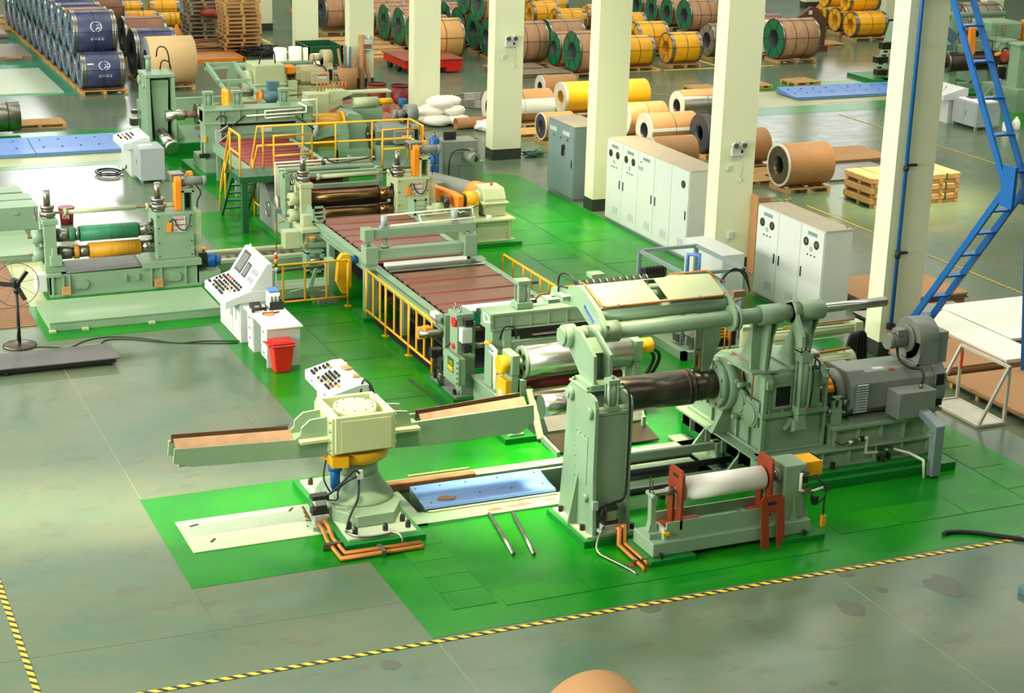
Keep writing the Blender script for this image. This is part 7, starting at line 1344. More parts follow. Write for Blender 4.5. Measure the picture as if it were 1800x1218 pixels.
h2 = thing('clutch_cylinder', 'cream rotary hydraulic cylinder at the back of the gearbox', 'hydraulic cylinder', (15.6, 22.3, .9)); part(h2, 'barrel', 'cream_green', cy((14.5, 22.35, 1.25), (15.9, 22.35, 1.25), .14, n=22), cy((15.2, 22.35, 1.25), (15.28, 22.35, 1.25), .26, n=24), cy((15.8, 22.35, 1.25), (15.95, 22.35, 1.25), .2, n=22)); part(h2, 'copper_line', 'cpipe', tb([(15.3, 22.25, 1.48), (15.85, 22.25, 1.5)], .025, n=8)); part(h2, 'tie_rods', 'cream_green', *[cy((15.28, 22.35+.2*math.cos(a), 1.25+.2*math.sin(a)), (15.8, 22.35+.2*math.cos(a), 1.25+.2*math.sin(a)), .02, n=6) for a in (.6, 1.6, 2.6)]); part(h2, 'support', 'green', bx(15.3, 15.7, 22.2, 22.5, .47, 1.1))
for k in range(4): part(h2, 'hose', 'black', tb([(16.05+.05*k, 22.6, 1.0), (16.05+.05*k, 22.6, 1.5+.03*k), (16.2+.05*k, 22.65, 1.62), (16.3+.06*k, 22.7, 1.5), (16.32+.06*k, 22.7, .8)], .03, smooth=2))

# ================================================================ entry side: leveller, pinch unit, uncoiler
et = thing('entry_table', 'entry roller table with dark red rollers behind the walkway', 'conveyor', (12.1, 41.5, 0))
for k in range(12): part(et, 'roller', 'redroll', cy((11.15, 39.3+.4*k, .86), (13.0, 39.3+.4*k, .86), .085, n=14))
part(et, 'under_plate', 'wood2', bx(11.14, 13.0, 39.2, 43.9, .7, .76))
for x in (11.0, 13.0): part(et, 'side_beam', 'green', bx(x, x+.14, 39.2, 43.9, .7, .92)); 
for x in (11.02, 13.0):
    for y in (39.6, 41.6, 43.4): part(et, 'leg', 'green', bx(x, x+.1, y, y+.1, .004, .7))
for k in range(14): part(et, 'bearing', 'bolt', bx(13.14, 13.2, 39.5+.3*k, 39.6+.3*k, .84, .9))
lv_ = thing('leveller', 'pale green entry leveller frame with press cylinders and warning label', 'leveller', (12.2, 44.4, 0))
part(lv_, 'plinth', 'plinth', bx(10.6, 15.2, 43.5, 45.6, .004, .15))
for x in (10.82, 13.25): part(lv_, 'post', 'green', bx(x, x+.42, 43.8, 44.3, .15, 1.72), bx(x-.05, x+.5, 43.7, 44.9, .15, .5), pr('x', [(43.75, .5), (44.3, .5), (44.3, .9)], x+.1, x+.14), bev=.008)
bmm = part(lv_, 'crossbeam', 'green', bx(10.8, 13.72, 43.78, 44.4, 1.72, 1.76), bx(10.82, 13.7, 43.84, 43.88, 1.4, 1.72), bx(10.8, 13.72, 43.78, 44.4, 1.38, 1.42), bx(10.82, 13.7, 44.0, 44.3, 1.42, 1.72), bev=.005)
for k in range(6): part(bmm, 'rib', 'green', bx(11.3+.42*k, 11.33+.42*k, 43.8, 43.84, 1.42, 1.72))
part(lv_, 'pressing_plate', 'green', bx(11.24, 13.25, 43.85, 44.2, .98, 1.3), bx(11.24, 13.25, 43.8, 44.2, 1.1, 1.14)); part(lv_, 'apron', 'wood2', bx(11.24, 13.25, 43.82, 44.1, .84, .98)); part(lv_, 'gap', 'void', bx(11.24, 13.25, 43.9, 44.2, 1.3, 1.38))
wl2 = part(lv_, 'warning_label', 'white', bx(12.3, 12.6, 43.83, 43.848, 1.14, 1.28)); part(wl2, 'label_band', 'orange', bx(12.3, 12.6, 43.825, 43.831, 1.24, 1.28)); part(wl2, 'label_symbol', 'yellow', bx(12.32, 12.38, 43.825, 43.831, 1.15, 1.22))
for x in (11.0, 11.75, 13.0): part(lv_, 'press_cylinder', 'green', cy((x, 44.1, 1.76), (x, 44.1, 2.15), .1, n=16), bc(x, 44.1, 1.8, .3, .28, .08), bc(x, 44.1, 2.16, .26, .24, .06), *[cy((x+a*.1, 44.1+b*.09, 1.8), (x+a*.1, 44.1+b*.09, 2.15), .018, n=6) for a in (-1, 1) for b in (-1, 1)])
part(lv_, 'white_pipe', 'pipew', tb([(11.9, 43.74, 1.58), (13.5, 43.74, 1.6), (13.5, 43.74, 1.75), (13.3, 43.8, 1.85)], .022, n=8)); part(lv_, 'white_pipe', 'pipew', tb([(12.4, 43.74, 1.5), (13.2, 43.74, 1.52)], .022, n=8)); part(lv_, 'white_pipe', 'pipew', tb([(12.4, 43.74, 1.5), (12.4, 43.74, 1.68), (13.4, 43.74, 1.7)], .022, n=8)); part(lv_, 'white_pipe', 'pipew', tb([(13.4, 43.8, 1.9), (13.8, 43.8, 1.92), (13.8, 43.8, 1.2)], .022, n=8))
part(lv_, 'side_cylinder', 'chrome', cy((11.15, 43.7, 1.2), (11.4, 43.7, 1.36), .03, n=8), cy((11.15, 43.7, .95), (11.5, 43.7, 1.2), .03, n=8)); part(lv_, 'side_cylinder', 'cabgrey', bx(11.08, 11.22, 43.68, 43.8, .92, 1.25)); part(lv_, 'side_cylinder', 'cabgrey', cy((13.75, 43.75, .95), (13.75, 43.75, 1.25), .07, n=12))
part(lv_, 'hose', 'black', tb([(11.3, 43.72, 1.2), (11.6, 43.7, 1.4), (11.85, 43.74, 1.58)], .02, smooth=1), tb([(11.1, 43.75, 1.5), (11.2, 43.7, 1.65), (11.4, 43.7, 1.55), (11.3, 43.72, 1.35)], .016, smooth=2), tb([(13.2, 43.74, 1.5), (13.5, 43.7, 1.3), (13.75, 43.72, 1.1)], .02, smooth=1)); part(lv_, 'valve_knob', 'yellow', bx(10.78, 10.84, 43.74, 43.82, .95, 1.1)); part(lv_, 'handle', 'dksteel', bx(10.65, 10.9, 43.7, 43.8, .55, .66), cy((10.74, 43.74, .66), (10.74, 43.74, .95), .02, n=8))
part(lv_, 'side_bracket', 'green', bx(11.24, 11.6, 43.6, 43.85, .66, .74), bx(11.3, 11.45, 43.65, 43.8, .2, .66), bx(11.45, 11.55, 43.66, 43.78, .3, .4))
# yellow mesh guards and its drive
M['ygl'] = paint('amber_guard_sheet', (196, 142, 20), 0.3, var=0.1)
ld2 = thing('leveller_drive', 'green leveller gearbox with amber cylindrical guards', 'drive unit', (14.6, 44.5, 0))
part(ld2, 'guard', 'ygl', cy((13.72, 44.3, 1.15), (14.64, 44.3, 1.15), .29, n=24), label='upper amber shaft guard'); part(ld2, 'guard', 'ygl', bx(13.75, 14.62, 44.2, 44.7, .55, .82), label='lower amber guard'); part(ld2, 'guard_rim', 'yellow', ring((14.6, 44.3, 1.15), (14.67, 44.3, 1.15), .32, .2, n=24))
part(ld2, 'gearbox', 'green', pr('y', [(14.68, .2), (14.68, 1.36), (14.8, 1.46), (15.1, 1.4), (15.3, 1.1), (15.36, .2)], 44.1, 44.9), bev=.02); part(ld2, 'arm', 'green', pr('y', [(13.5, .75), (13.5, .9), (14.0, 1.12), (14.68, 1.22), (14.68, 1.0)], 43.9, 44.0)); part(ld2, 'column', 'green', bx(14.4, 14.7, 43.85, 44.05, .15, 1.05), bx(14.4, 15.3, 43.8, 44.1, .004, .5))
part(ld2, 'upper_case', 'cream_green', bx(13.9, 14.5, 44.9, 45.4, 1.3, 1.85), pr('y', [(14.5, 1.55), (14.5, 1.9), (15.0, 1.9), (15.2, 1.8)], 44.95, 45.4), bev=.01); part(ld2, 'cylinder', 'cream_green', cy((15.2, 45.0, 1.55), (15.9, 45.0, 1.55), .14, n=18)); part(ld2, 'cylinder_tip', 'yellow', cy((15.9, 45.0, 1.55), (16.3, 45.0, 1.55), .09, n=14)); part(ld2, 'top_plate', 'cream_green', bx(14.5, 16.5, 45.5, 45.9, 1.7, 1.74)); part(ld2, 'copper_manifold', 'cpipe', *[tb([(14.3+.1*k, 45.3, 1.85), (14.3+.1*k, 45.3, 2.05), (14.35+.1*k, 45.4, 2.06)], .02, n=6) for k in range(9)], stuff=True); part(ld2, 'stand', 'green', bx(15.0, 16.0, 44.85, 45.6, .004, 1.4))
def grey_motor(label, x, y, z, mat, ped):
    m = thing('motor', label, 'motor', (x, y, z), 'box motors with blowers on the entry side')
    part(m, 'body', mat, octa(x, x+1.05, y-.3, y+.3, z, z+.56, .12), bev=.01); part(m, 'end_bell', mat, octa(x-.14, x+.02, y-.28, y+.28, z+.02, z+.54, .16)); part(m, 'terminal_box', mat, bx(x+.3, x+.85, y-.48, y-.28, z+.06, z+.4), bev=.008)
    lb = part(m, 'label_plate', 'white', bx(x+.48, x+.76, y-.49, y-.481, z+.2, z+.34)); part(lb, 'label_band', 'red', bx(x+.48, x+.76, y-.494, y-.489, z+.3, z+.34)); part(m, 'opening', 'void', bx(x+.88, x+1.0, y-.308, y-.298, z+.12, z+.46))
    bl = part(m, 'blower', mat, cy((x+.75, y, z+.78), (x+1.05, y, z+.78), .24, n=22), bx(x+.75, x+1.05, y-.2, y+.1, z+.5, z+.8), cy((x+.45, y, z+.78), (x+.75, y, z+.78), .1, n=14), cy((x+.4, y, z+.78), (x+.48, y, z+.78), .12, n=14)); part(m, 'tacho', mat, cy((x+1.05, y, z+.28), (x+1.25, y, z+.28), .1, n=14)); part(m, 'cable', 'black', tb([(x+.5, y-.1, z+.7), (x+.55, y-.2, z+.58), (x+.75, y-.25, z+.56), (x+.8, y-.35, z+.42)], .02, smooth=1), tb([(x+1.2, y-.1, z+.25), (x+1.3, y-.15, z+.0), (x+1.05, y-.2, z-.05)], .02, smooth=1)); part(m, 'pedestal', ped, bx(x-.1, x+1.1, y-.4, y+.4, .004, z-.03), bx(x-.12, x+1.12, y-.42, y+.42, z-.05, z)); part(m, 'shaft', 'dksteel', cy((x-.35, y, z+.28), (x-.1, y, z+.28), .08, n=12), cy((x-.3, y, z+.28), (x-.26, y, z+.28), .2, n=18))
    return m
grey_motor('green-grey box motor with blower right of the walkway', 15.55, 43.9, .62, 'greyb', 'green')
M['beige'] = paint('beige_motor', (176, 168, 128), 0.45, var=0.06)
grey_motor('beige box motor with blower on the uncoiler', 15.7, 51.7, .95, 'beige', 'cream_green')
us = thing('uncoiler_stand', 'tall pale green uncoiler support stand beside the grey console', 'machine stand', (10.5, 47.8, 0))
UP = [(47.25, .3), (48.5, .3), (48.3, 2.0), (48.15, 2.1), (47.45, 2.1), (47.35, 2.0)]
part(us, 'plinth', 'plinth', bx(10.0, 12.9, 46.7, 49.2, .004, .35)); part(us, 'side_plate', 'green', pr('x', UP, 10.12, 10.22)); part(us, 'side_plate', 'green', pr('x', UP, 10.82, 10.9))
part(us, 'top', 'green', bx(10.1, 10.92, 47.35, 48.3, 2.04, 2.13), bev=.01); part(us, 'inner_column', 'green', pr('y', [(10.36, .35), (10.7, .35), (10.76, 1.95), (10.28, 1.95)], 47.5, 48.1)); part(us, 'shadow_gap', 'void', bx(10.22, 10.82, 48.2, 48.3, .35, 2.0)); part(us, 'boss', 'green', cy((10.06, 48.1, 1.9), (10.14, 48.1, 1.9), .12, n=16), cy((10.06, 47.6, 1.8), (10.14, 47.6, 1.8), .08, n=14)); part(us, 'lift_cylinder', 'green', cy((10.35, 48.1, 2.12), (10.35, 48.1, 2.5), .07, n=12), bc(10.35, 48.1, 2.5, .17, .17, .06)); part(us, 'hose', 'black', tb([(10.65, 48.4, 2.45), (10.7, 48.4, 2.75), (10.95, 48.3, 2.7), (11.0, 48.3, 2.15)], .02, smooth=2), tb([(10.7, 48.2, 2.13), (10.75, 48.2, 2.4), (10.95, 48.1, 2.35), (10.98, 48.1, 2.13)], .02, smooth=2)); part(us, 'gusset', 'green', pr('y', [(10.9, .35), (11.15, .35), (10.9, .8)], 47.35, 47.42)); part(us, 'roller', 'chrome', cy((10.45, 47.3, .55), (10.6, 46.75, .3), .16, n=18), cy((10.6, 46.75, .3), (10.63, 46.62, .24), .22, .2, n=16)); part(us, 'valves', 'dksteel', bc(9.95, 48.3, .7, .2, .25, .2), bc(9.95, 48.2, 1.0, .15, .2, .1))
um = thing('uncoiler', 'uncoiler with chrome-tipped mandrel and cream gearbox on the entry side', 'uncoiler', (13.5, 50, 0))
part(um, 'mandrel', 'bronze', cy((11.5, 47.4, 1.0), (13.2, 47.4, 1.0), .27, n=26)); part(um, 'mandrel_ring', 'steel', cy((11.46, 47.4, 1.0), (11.52, 47.4, 1.0), .29, n=26)); part(um, 'nose', 'chrome', cy((10.62, 47.4, 1.0), (11.15, 47.4, 1.0), .15, n=20)); part(um, 'neck', 'copper', cy((11.15, 47.4, 1.0), (11.5, 47.4, 1.0), .1, n=16)); part(um, 'mandrel_foot', 'copper', bx(11.7, 11.76, 47.3, 47.5, .35, .8), bx(11.55, 11.9, 47.2, 47.5, .35, .4), bx(11.4, 12.0, 47.15, 47.3, .6, .68))
part(um, 'gearbox', 'cream_green', bx(14.2, 15.15, 51.2, 52.2, .6, 1.65), bx(14.15, 15.2, 51.15, 52.2, 1.02, 1.08), bev=.08); part(um, 'flange', 'cream_green', cy((14.0, 51.6, 1.1), (14.2, 51.6, 1.1), .34, n=22)); part(um, 'base', 'cream_green', bx(13.9, 16.9, 51.0, 52.4, .004, .6)); part(um, 'guard', 'orange', bx(15.25, 15.55, 51.4, 51.8, 1.3, 1.55), bev=.04); part(um, 'brake', 'cream_green', bx(15.25, 15.5, 51.1, 51.3, .6, 1.15)); part(um, 'hose', 'black', tb([(14.4, 51.4, 1.65), (14.5, 51.3, 2.1), (14.85, 51.3, 2.1), (14.9, 51.4, 1.66)], .02, smooth=2)); part(um, 'snubber_beam', 'green', cy((13.0, 52.4, 1.45), (16.4, 52.4, 1.45), .1, n=16)); part(um, 'snubber_post', 'green', bx(13.7, 13.95, 52.2, 52.5, .0, 1.5)); part(um, 'coil_rail', 'green', bx(11.1, 13.9, 53.2, 53.4, .004, .4)); part(um, 'red_bar', 'redroll', bx(11.1, 13.6, 50.6, 50.75, .3, .42))
pn = thing('peeler', 'yellow-guarded peeler arm with blue motor above the leveller', 'peeler', (12.8, 46.5, 0))
part(pn, 'frame', 'green', pr('x', [(45.9, 1.5), (46.1, 1.5), (49.0, 2.0), (49.0, 2.15)], 12.15, 12.25), pr('x', [(45.9, 1.5), (46.1, 1.5), (49.0, 2.0), (49.0, 2.15)], 12.95, 13.05), bx(12.15, 13.05, 47.5, 47.6, 1.78, 1.88), bx(12.15, 13.05, 48.9, 49.0, 2.02, 2.14)); part(pn, 'chain_guard', 'yellow', bx(11.95, 12.12, 46.0, 46.5, 1.05, 1.85), bev=.06, label='yellow chain guard'); part(pn, 'gear_motor', 'steel', cy((12.12, 46.2, 1.75), (12.75, 46.2, 1.75), .12, n=16), bx(12.15, 12.4, 46.05, 46.35, 1.62, 1.88)); part(pn, 'motor', 'slate', cy((13.05, 46.3, 1.6), (13.6, 46.3, 1.6), .19, n=18), bx(13.2, 13.5, 46.2, 46.45, 1.78, 2.0)); part(pn, 'motor_cap', 'blue', cy((13.45, 46.3, 1.6), (13.65, 46.3, 1.6), .17, n=18)); part(pn, 'orange_band', 'orange', cy((12.92, 46.3, 1.6), (13.05, 46.3, 1.6), .15, n=16)); part(pn, 'table', 'cream_green', bx(12.1, 13.1, 45.6, 46.4, 1.25, 1.32), bx(12.3, 13.0, 45.7, 46.3, .2, 1.25)); part(pn, 'hose', 'black', tb([(12.0, 45.9, 1.2), (12.2, 45.7, 1.0), (12.6, 45.7, 1.1), (12.8, 45.8, 1.25)], .02, smooth=1))
part(pn, 'piping', 'copper', tb([(13.3, 46.6, 1.5), (14.2, 46.6, 1.55), (15.2, 46.6, 1.5)], .025, n=8), tb([(13.6, 46.6, 1.2), (13.6, 46.6, 1.7), (14.6, 46.5, 1.65), (14.6, 46.5, 1.3)], .02, n=8)); part(pn, 'post', 'green', bx(14.3, 14.6, 46.2, 46.6, .004, 1.3))
c3 = thing('control_console', 'white button console with grey two-door cabinet by the entry stand', 'control console', (9.3, 44.5, 0))
part(c3, 'cabinet', 'white', bx(9.05, 9.5, 44.5, 45.7, .004, .8)); part(c3, 'button_panel', 'white', pr('y', [(8.85, .72), (8.85, .86), (9.4, 1.02), (9.55, 1.02), (9.55, .72)], 44.45, 45.75), bev=.006); part(c3, 'grey_cabinet', 'cabgrey', bx(9.1, 9.72, 43.6, 44.45, .08, .9), bev=.006)
for x, y in ((9.14, 43.65), (9.68, 43.65), (9.14, 44.4)): part(c3, 'foot', 'cabdark', bx(x-.03, x+.03, y-.03, y+.03, .004, .08))
part(c3, 'handle', 'cabdark', bx(9.085, 9.1, 44.0, 44.04, .45, .55)); part(c3, 'paper_note', 'paper', bx(9.2, 9.5, 44.0, 44.2, .9, .905))
knobs(c3, (8.85, 45.7, .862), (0, -1, 0), tuple(Vector((.55, 0, .16)).normalized()), [(.1, (.2, .3, .5, .6)), (.2, (.3, .4, .6, .7, .9)), (.3, (.3, .45, .6, .75, .9)), (.4, (.4, .55, .7))], 3)
single('cable_coil', 'coil of black cable on the floor left of the entry console', 'cable', 'black', *[tb([(8.55+.3*math.cos(a)*q, 44.95+.4*math.sin(a)*q, .03+.02*j) for a in [i*.6 for i in range(11)]], .016, n=5, smooth=1) for j, q in enumerate((.8, 1.0, 1.15, .9))], tb([(8.8, 45.0, .03), (9.0, 45.05, .1), (9.05, 45.05, .2)], .016, n=5))
# blue pit covers
def blue_cover(label, x0, x1, y0, y1, n):
    b = thing('pit_cover', label, 'pit cover', (x0, y0, 0), 'blue pit covers'); w_ = (x1-x0)/n
    for k in range(n):
        part(b, 'cover_sheet', 'blue', pr('x', [(y0, .03), (y0, .08), (y0+.5, .1), (y1, .22), (y1, .03)], x0+w_*k+.01, x0+w_*(k+1)-.01)); part(b, 'bolts', 'bolt', *bolts([(x0+w_*k+.3+.5*j, y1-.3, .18) for j in range(int(w_/.5))]+[(x0+w_*k+.3+.5*j, y0+.6, .11) for j in range(int(w_/.5))], .025, .02), stuff=True)
    part(b, 'front_rail', 'slate', bx(x0, x1, y0-.15, y0, .004, .04))
blue_cover('long blue pit cover with scalloped edge at the left edge', -1.0, 9.9, 47.75, 49.3, 4)
blue_cover('long blue pit cover across the aisle at the far right', 32.5, 37.3, 49.9, 51.2, 2)
slab('floor_cream_area', 'creamp', .005, rc(29.5, 33.1, 48.9, 51.6), rc(33.1, 45, 49.1, 49.85)); slab('floor_green_far_strip', 'fpaint', .004, rc(29.5, 45, 47.7, 48.9), rc(31, 45, 51.6, 53.0), rc(36.6, 60, 36.0, 47.7), rc(37.4, 60, 47.7, 53))
for lb, a, b in (('yellow dashed floor tape from the large kraft coil towards the right edge', (24.3, 36.5), (24.3, 24.0)), ('yellow dashed floor tape across the aisle at the far right', (32.4, 47.2), (32.4, 28.0)), ('yellow dashed floor tape in front of the large kraft coil', (19.7, 37.2), (24.3, 37.2)), ('faint dashed tape by the loose pallet in the aisle', (28.0, 53.0), (29.5, 50.5))):
    tape(lb, a[0], a[1], b[0], b[1], .07)
for q in ((20.3, 30, 57.7, 66), ): pass
yl = single('floor_line', 'yellow painted floor line beside the far column', 'floor marking', 'tape2', bx(19.0, 19.15, 56, 68, .001, .004)); single('floor_line', 'yellow painted floor line right of the pallet stack', 'floor marking', 'tape2', bx(18.35, 18.55, 57.5, 66, .001, .004)); single('floor_line', 'yellow floor line around the yellow coil pallets', 'floor marking', 'tape2', bx(28.8, 35.8, 56.6, 56.75, .001, .004), bx(30.95, 31.1, 56.6, 60, .001, .004), bx(33.5, 33.65, 56.6, 60, .001, .004))
# ================================================================ clutter around the far columns
for lb, x, rr, h, m in (('tall white paper roll standing leftmost by the beige motor', 16.7, .22, 1.25, 'paper'), ('tall white paper roll standing in the middle by the beige motor', 17.22, .22, 1.27, 'paper'), ('thin white paper roll standing right of the tall ones', 17.58, .09, 1.23, 'paper'), ('short white paper roll standing nearest the blower', 17.98, .23, 1.0, 'paper'), ('low white paper roll in front of the beige motor', 14.6, .2, .9, 'paper')):
    single('paper_roll', lb, 'paper roll', m, lathe([(rr, 0), (rr, h), (rr*.3, h), (rr*.3, h-.05)], (x, 57.0 if x > 15 else 50.3, 0), n=22), group='standing white paper rolls')
tbx = thing('tube_box', 'brown drum full of cardboard and blue tubes beside the column', 'drum', (18.6, 55.8, 0)); part(tbx, 'drum', 'crd', ring((18.62, 55.7, 0), (18.62, 55.7, .75), .33, .3, n=26))
for k, (dx, ax, h, m) in enumerate(((-.2, -.25, 1.35, 'crd2'), (-.1, .1, 1.4, 'slate'), (.0, -.1, 1.45, 'crd2'), (.1, .05, 1.4, 'slate'), (.2, .3, 1.1, 'crd'))): part(tbx, 'tube', m, cy((18.62+dx*.6, 55.7, .1), (18.62+dx+ax*.4, 55.75, h), .045, n=10))
single('cardboard_tube', 'thick cardboard tube leaning on the column', 'tube', 'crd', cy((19.1, 55.6, .0), (19.2, 55.95, 1.75), .09, n=14), group='cardboard tubes'); single('cardboard_tube', 'thin cardboard tube leaning on the column', 'tube', 'crd', cy((19.42, 55.6, .0), (19.25, 55.95, 1.3), .06, n=14), group='cardboard tubes')
bxw = thing('wall_box', 'white switch box with brown label on the column', 'switch box', (19.4, 55.95, 1.3)); part(bxw, 'box', 'white', bx(19.22, 19.55, 55.85, 56.0, 1.25, 1.6), bev=.01); part(bxw, 'label_plate', 'copper', bx(19.26, 19.52, 55.84, 55.85, 1.3, 1.45)); part(bxw, 'cup', 'white', cy((19.45, 55.92, 1.6), (19.45, 55.92, 1.72), .06, n=12))
gb_ = thing('scrap_bin', 'dark green steel scrap bin in front of the far column', 'bin', (20, 64.5, 0)); GX, GYY = 18.7, 60.3
part(gb_, 'wall', 'dkgreen', bx(GX, GX+1.3, GYY, GYY+.06, .15, .75)); part(gb_, 'wall', 'dkgreen', bx(GX, GX+1.3, GYY+1.5, GYY+1.56, .15, .75)); part(gb_, 'wall', 'dkgreen', bx(GX, GX+.06, GYY, GYY+1.56, .15, .75)); part(gb_, 'wall', 'dkgreen', bx(GX+1.24, GX+1.3, GYY, GYY+1.56, .15, .75)); part(gb_, 'floor_plate', 'dkgreen', bx(GX, GX+1.3, GYY, GYY+1.56, .1, .16))
for k in range(4): part(gb_, 'rib', 'dkgreen', bx(GX+.2+.3*k, GX+.24+.3*k, GYY-.04, GYY, .15, .75))
part(gb_, 'handle', 'steel', tb([(GX+1.3, GYY+.2, .7), (GX+1.6, GYY-.1, .5), (GX+1.62, GYY-.3, .45)], .02, n=6)); part(gb_, 'wheel', 'bolt', cy((GX-.05, GYY+.3, .1), (GX, GYY+.3, .1), .1, n=12)); part(gb_, 'wheel', 'bolt', cy((GX+1.2, GYY+.2, .1), (GX+1.28, GYY+.2, .1), .1, n=12))
r = random.Random(11)
ws = single('wire_scrap', 'tangled heap of black strapping scrap left of the green bin', 'scrap heap', 'bolt', *[tb([(18.0+r.uniform(-1.0, .7), 63.8+r.uniform(-1.1, 1.1), .02+r.uniform(0, .3)) for _ in range(3)], .02, n=4, smooth=1) for _ in range(60)]); ws['kind'] = 'stuff'
rcx = thing('transfer_cart', 'flat red steel transfer cart on wheels', 'cart', (22.7, 58.9, 0)); part(rcx, 'deck', 'rust', bx(21.5, 23.75, 58.0, 60.4, .46, .5)); part(rcx, 'body', 'red', bx(21.55, 23.7, 58.05, 60.35, .2, .46), bev=.01); part(rcx, 'skirt', 'red', bx(21.7, 22.0, 58.0, 58.3, .05, .22), bx(23.1, 23.65, 58.0, 58.4, .06, .22))
for x, y in ((21.62, 58.9), (21.62, 59.8), (23.4, 58.5)): part(rcx, 'wheel', 'bolt', cy((x-.08, y, .12), (x+.06, y, .12), .12, n=14))
single('lumber_bundle', 'bundle of long timber planks behind the red cart', 'timber', 'wood', *[bx(20.5+.05*(k % 3), 23.2, 61.0+.62*k, 61.5+.62*k, 0, .16+.04*(k % 2)) for k in range(9)])
# sacks
sk = [(19.05, 50.0, .17, .42), (19.75, 49.8, .16, .45), (19.2, 49.5, .15, .45), (19.85, 49.4, .15, .4), (19.15, 49.75, .42, .42), (19.75, 49.65, .42, .42), (19.4, 49.7, .66, .45), (19.75, 49.8, .68, .35), (18.75, 49.9, .38, .28)]
sn = ['lowest white sack against the column', 'lowest white sack at the right back', 'white sack at the lower front', 'white sack at the lower right front', 'middle white sack on the left', 'middle white sack on the right', 'topmost white sack on the left', 'topmost white sack on the right', 'small white sack at the left side']
for (x, y, z, rr), lb in zip(sk, sn):
    y -= .52
    r2 = random.Random(int(x*100)); V, Fc, Sm = ball((x, y, z), rr, .42, n=16)
    V = [(a+(a-x)*r2.uniform(-.08, .08), b+(b-y)*r2.uniform(-.08, .08), max(.004, c+r2.uniform(-.02, .02))) for a, b, c in V]
    single('sack', lb+' of the heap', 'sack', 'paper', (V, Fc, Sm), group='white plastic sacks')
single('paper_tube', 'short open kraft tube lying in front of the white sacks', 'tube', 'crd', ring((19.5, 48.2, .17), (20.9, 48.3, .17), .17, .15, n=20)); V, Fc, Sm = ball((20.4, 47.85, .12), .42, .35, n=14)
r2 = random.Random(2); single('plastic_film', 'crumpled white plastic film in front of the kraft tube', 'plastic film', 'paper', ([(a+r2.uniform(-.06, .06), b+r2.uniform(-.06, .06), max(.004, c+r2.uniform(-.06, .06))) for a, b, c in V], Fc, Sm))
# tarpaulin heap
def heap(name, label, cat, mat, cx, cyy, rx, ry, h, seed, n=18):
    r = random.Random(seed); V = []; Fc = []
    for i in range(n):
        for j in range(n):
            u, v = i/(n-1)*2-1, j/(n-1)*2-1; d = max(0, 1-(u*u+v*v)**.5)
            V.append((cx+u*rx+r.uniform(-.05, .05), cyy+v*ry+r.uniform(-.05, .05), max(.006, h*d**.7*(1+r.uniform(-.25, .25))+.01)))
    for i in range(n-1):
        for j in range(n-1): Fc.append((i*n+j, (i+1)*n+j, (i+1)*n+j+1, i*n+j+1))
    return single(name, label, cat, mat, (V, Fc, [False]*len(Fc)))
M['tarp'] = paint('red_brown_tarpaulin', (146, 74, 42), 0.4, var=0.12)
heap('tarpaulin', 'crumpled red-brown tarpaulin spread behind the leveller motor', 'tarpaulin', 'tarp', 17.35, 50.6, 1.35, 2.3, .5, 4); heap('tarpaulin', 'smaller red-brown tarpaulin fold against the drums', 'tarpaulin', 'tarp', 18.2, 50.3, .5, .8, .55, 9, 10)
heap('black_bag', 'crumpled black and white plastic bag on the tarpaulin', 'plastic bag', 'bolt', 17.4, 52.0, .5, .5, .5, 6, 8)
for lb, x, y, m in (('rusty brown oil drum behind the tarpaulin', 18.35, 52.0, 'rust'), ('dark red oil drum beside the column', 18.95, 51.5, 'dred')):
    d = thing('oil_drum', lb, 'drum', (x, y, 0), 'oil drums'); part(d, 'shell', m, ring((x, y, .0), (x, y, .8), .3, .28, n=24)); part(d, 'bottom', m, cy((x, y, .01), (x, y, .3), .28, n=24)); part(d, 'rim', 'bolt', ring((x, y, .78), (x, y, .82), .31, .28, n=24))
bl_ = single('blue_drum', 'small blue drum beside the column foot', 'drum', 'dblue', lathe([(.14, 0), (.15, .05), (.15, .5), (.1, .56)], (18.7, 50.6, 0), n=16)); 
wc = thing('wire_coil', 'flat ring of grey steel wire lying on the floor', 'wire coil', (21.6, 51.9, 0))
for k in range(5): part(wc, 'wire_turn', 'steel', *[cy((21.75+.75*math.cos(a), 51.9+.75*math.sin(a), .04+.05*k), (21.75+.75*math.cos(a+.2618), 51.9+.75*math.sin(a+.2618), .04+.05*k), .03, n=6) for a in [i*.2618 for i in range(24)]])
# rusty coil hook standing beside the lone green coil
M['hookm'] = paint('rusted_hook', (96, 56, 36), 0.6, var=0.15)
hk = thing('c_hook', 'rusty brown coil lifting hook standing behind the lone green-faced coil', 'lifting hook', (38.3, 59.5, 0))
part(hk, 'plate', 'hookm', pr('y', [(38.52, 1.35), (38.84, 1.54), (39.14, 1.76), (39.43, 1.71), (39.64, 1.46), (39.87, 1.29), (39.87, .21), (39.49, .25), (39.5, .38), (39.7, .38), (39.71, 1.01), (39.28, 1.13)], 59.5, 59.7)); part(hk, 'eye', 'wface', bx(39.02, 39.18, 59.49, 59.5, 1.46, 1.62)); part(hk, 'foot', 'hookm', bx(39.3, 39.9, 59.3, 59.9, .0, .22))
crb = thing('cardboard_stack', 'pallet of flat cardboard behind the lone green-faced coil', 'cardboard', (40, 63, 0)); part(crb, 'pile', 'crd', bx(39.2, 41.4, 62.5, 64.0, .12, .5)); part(crb, 'pallet', 'wood', bx(39.1, 41.5, 62.4, 64.1, .0, .12)); pallet('empty orange pallet behind the rusty hook', 40.6, 60.8, 0, 1.6, 1.0)
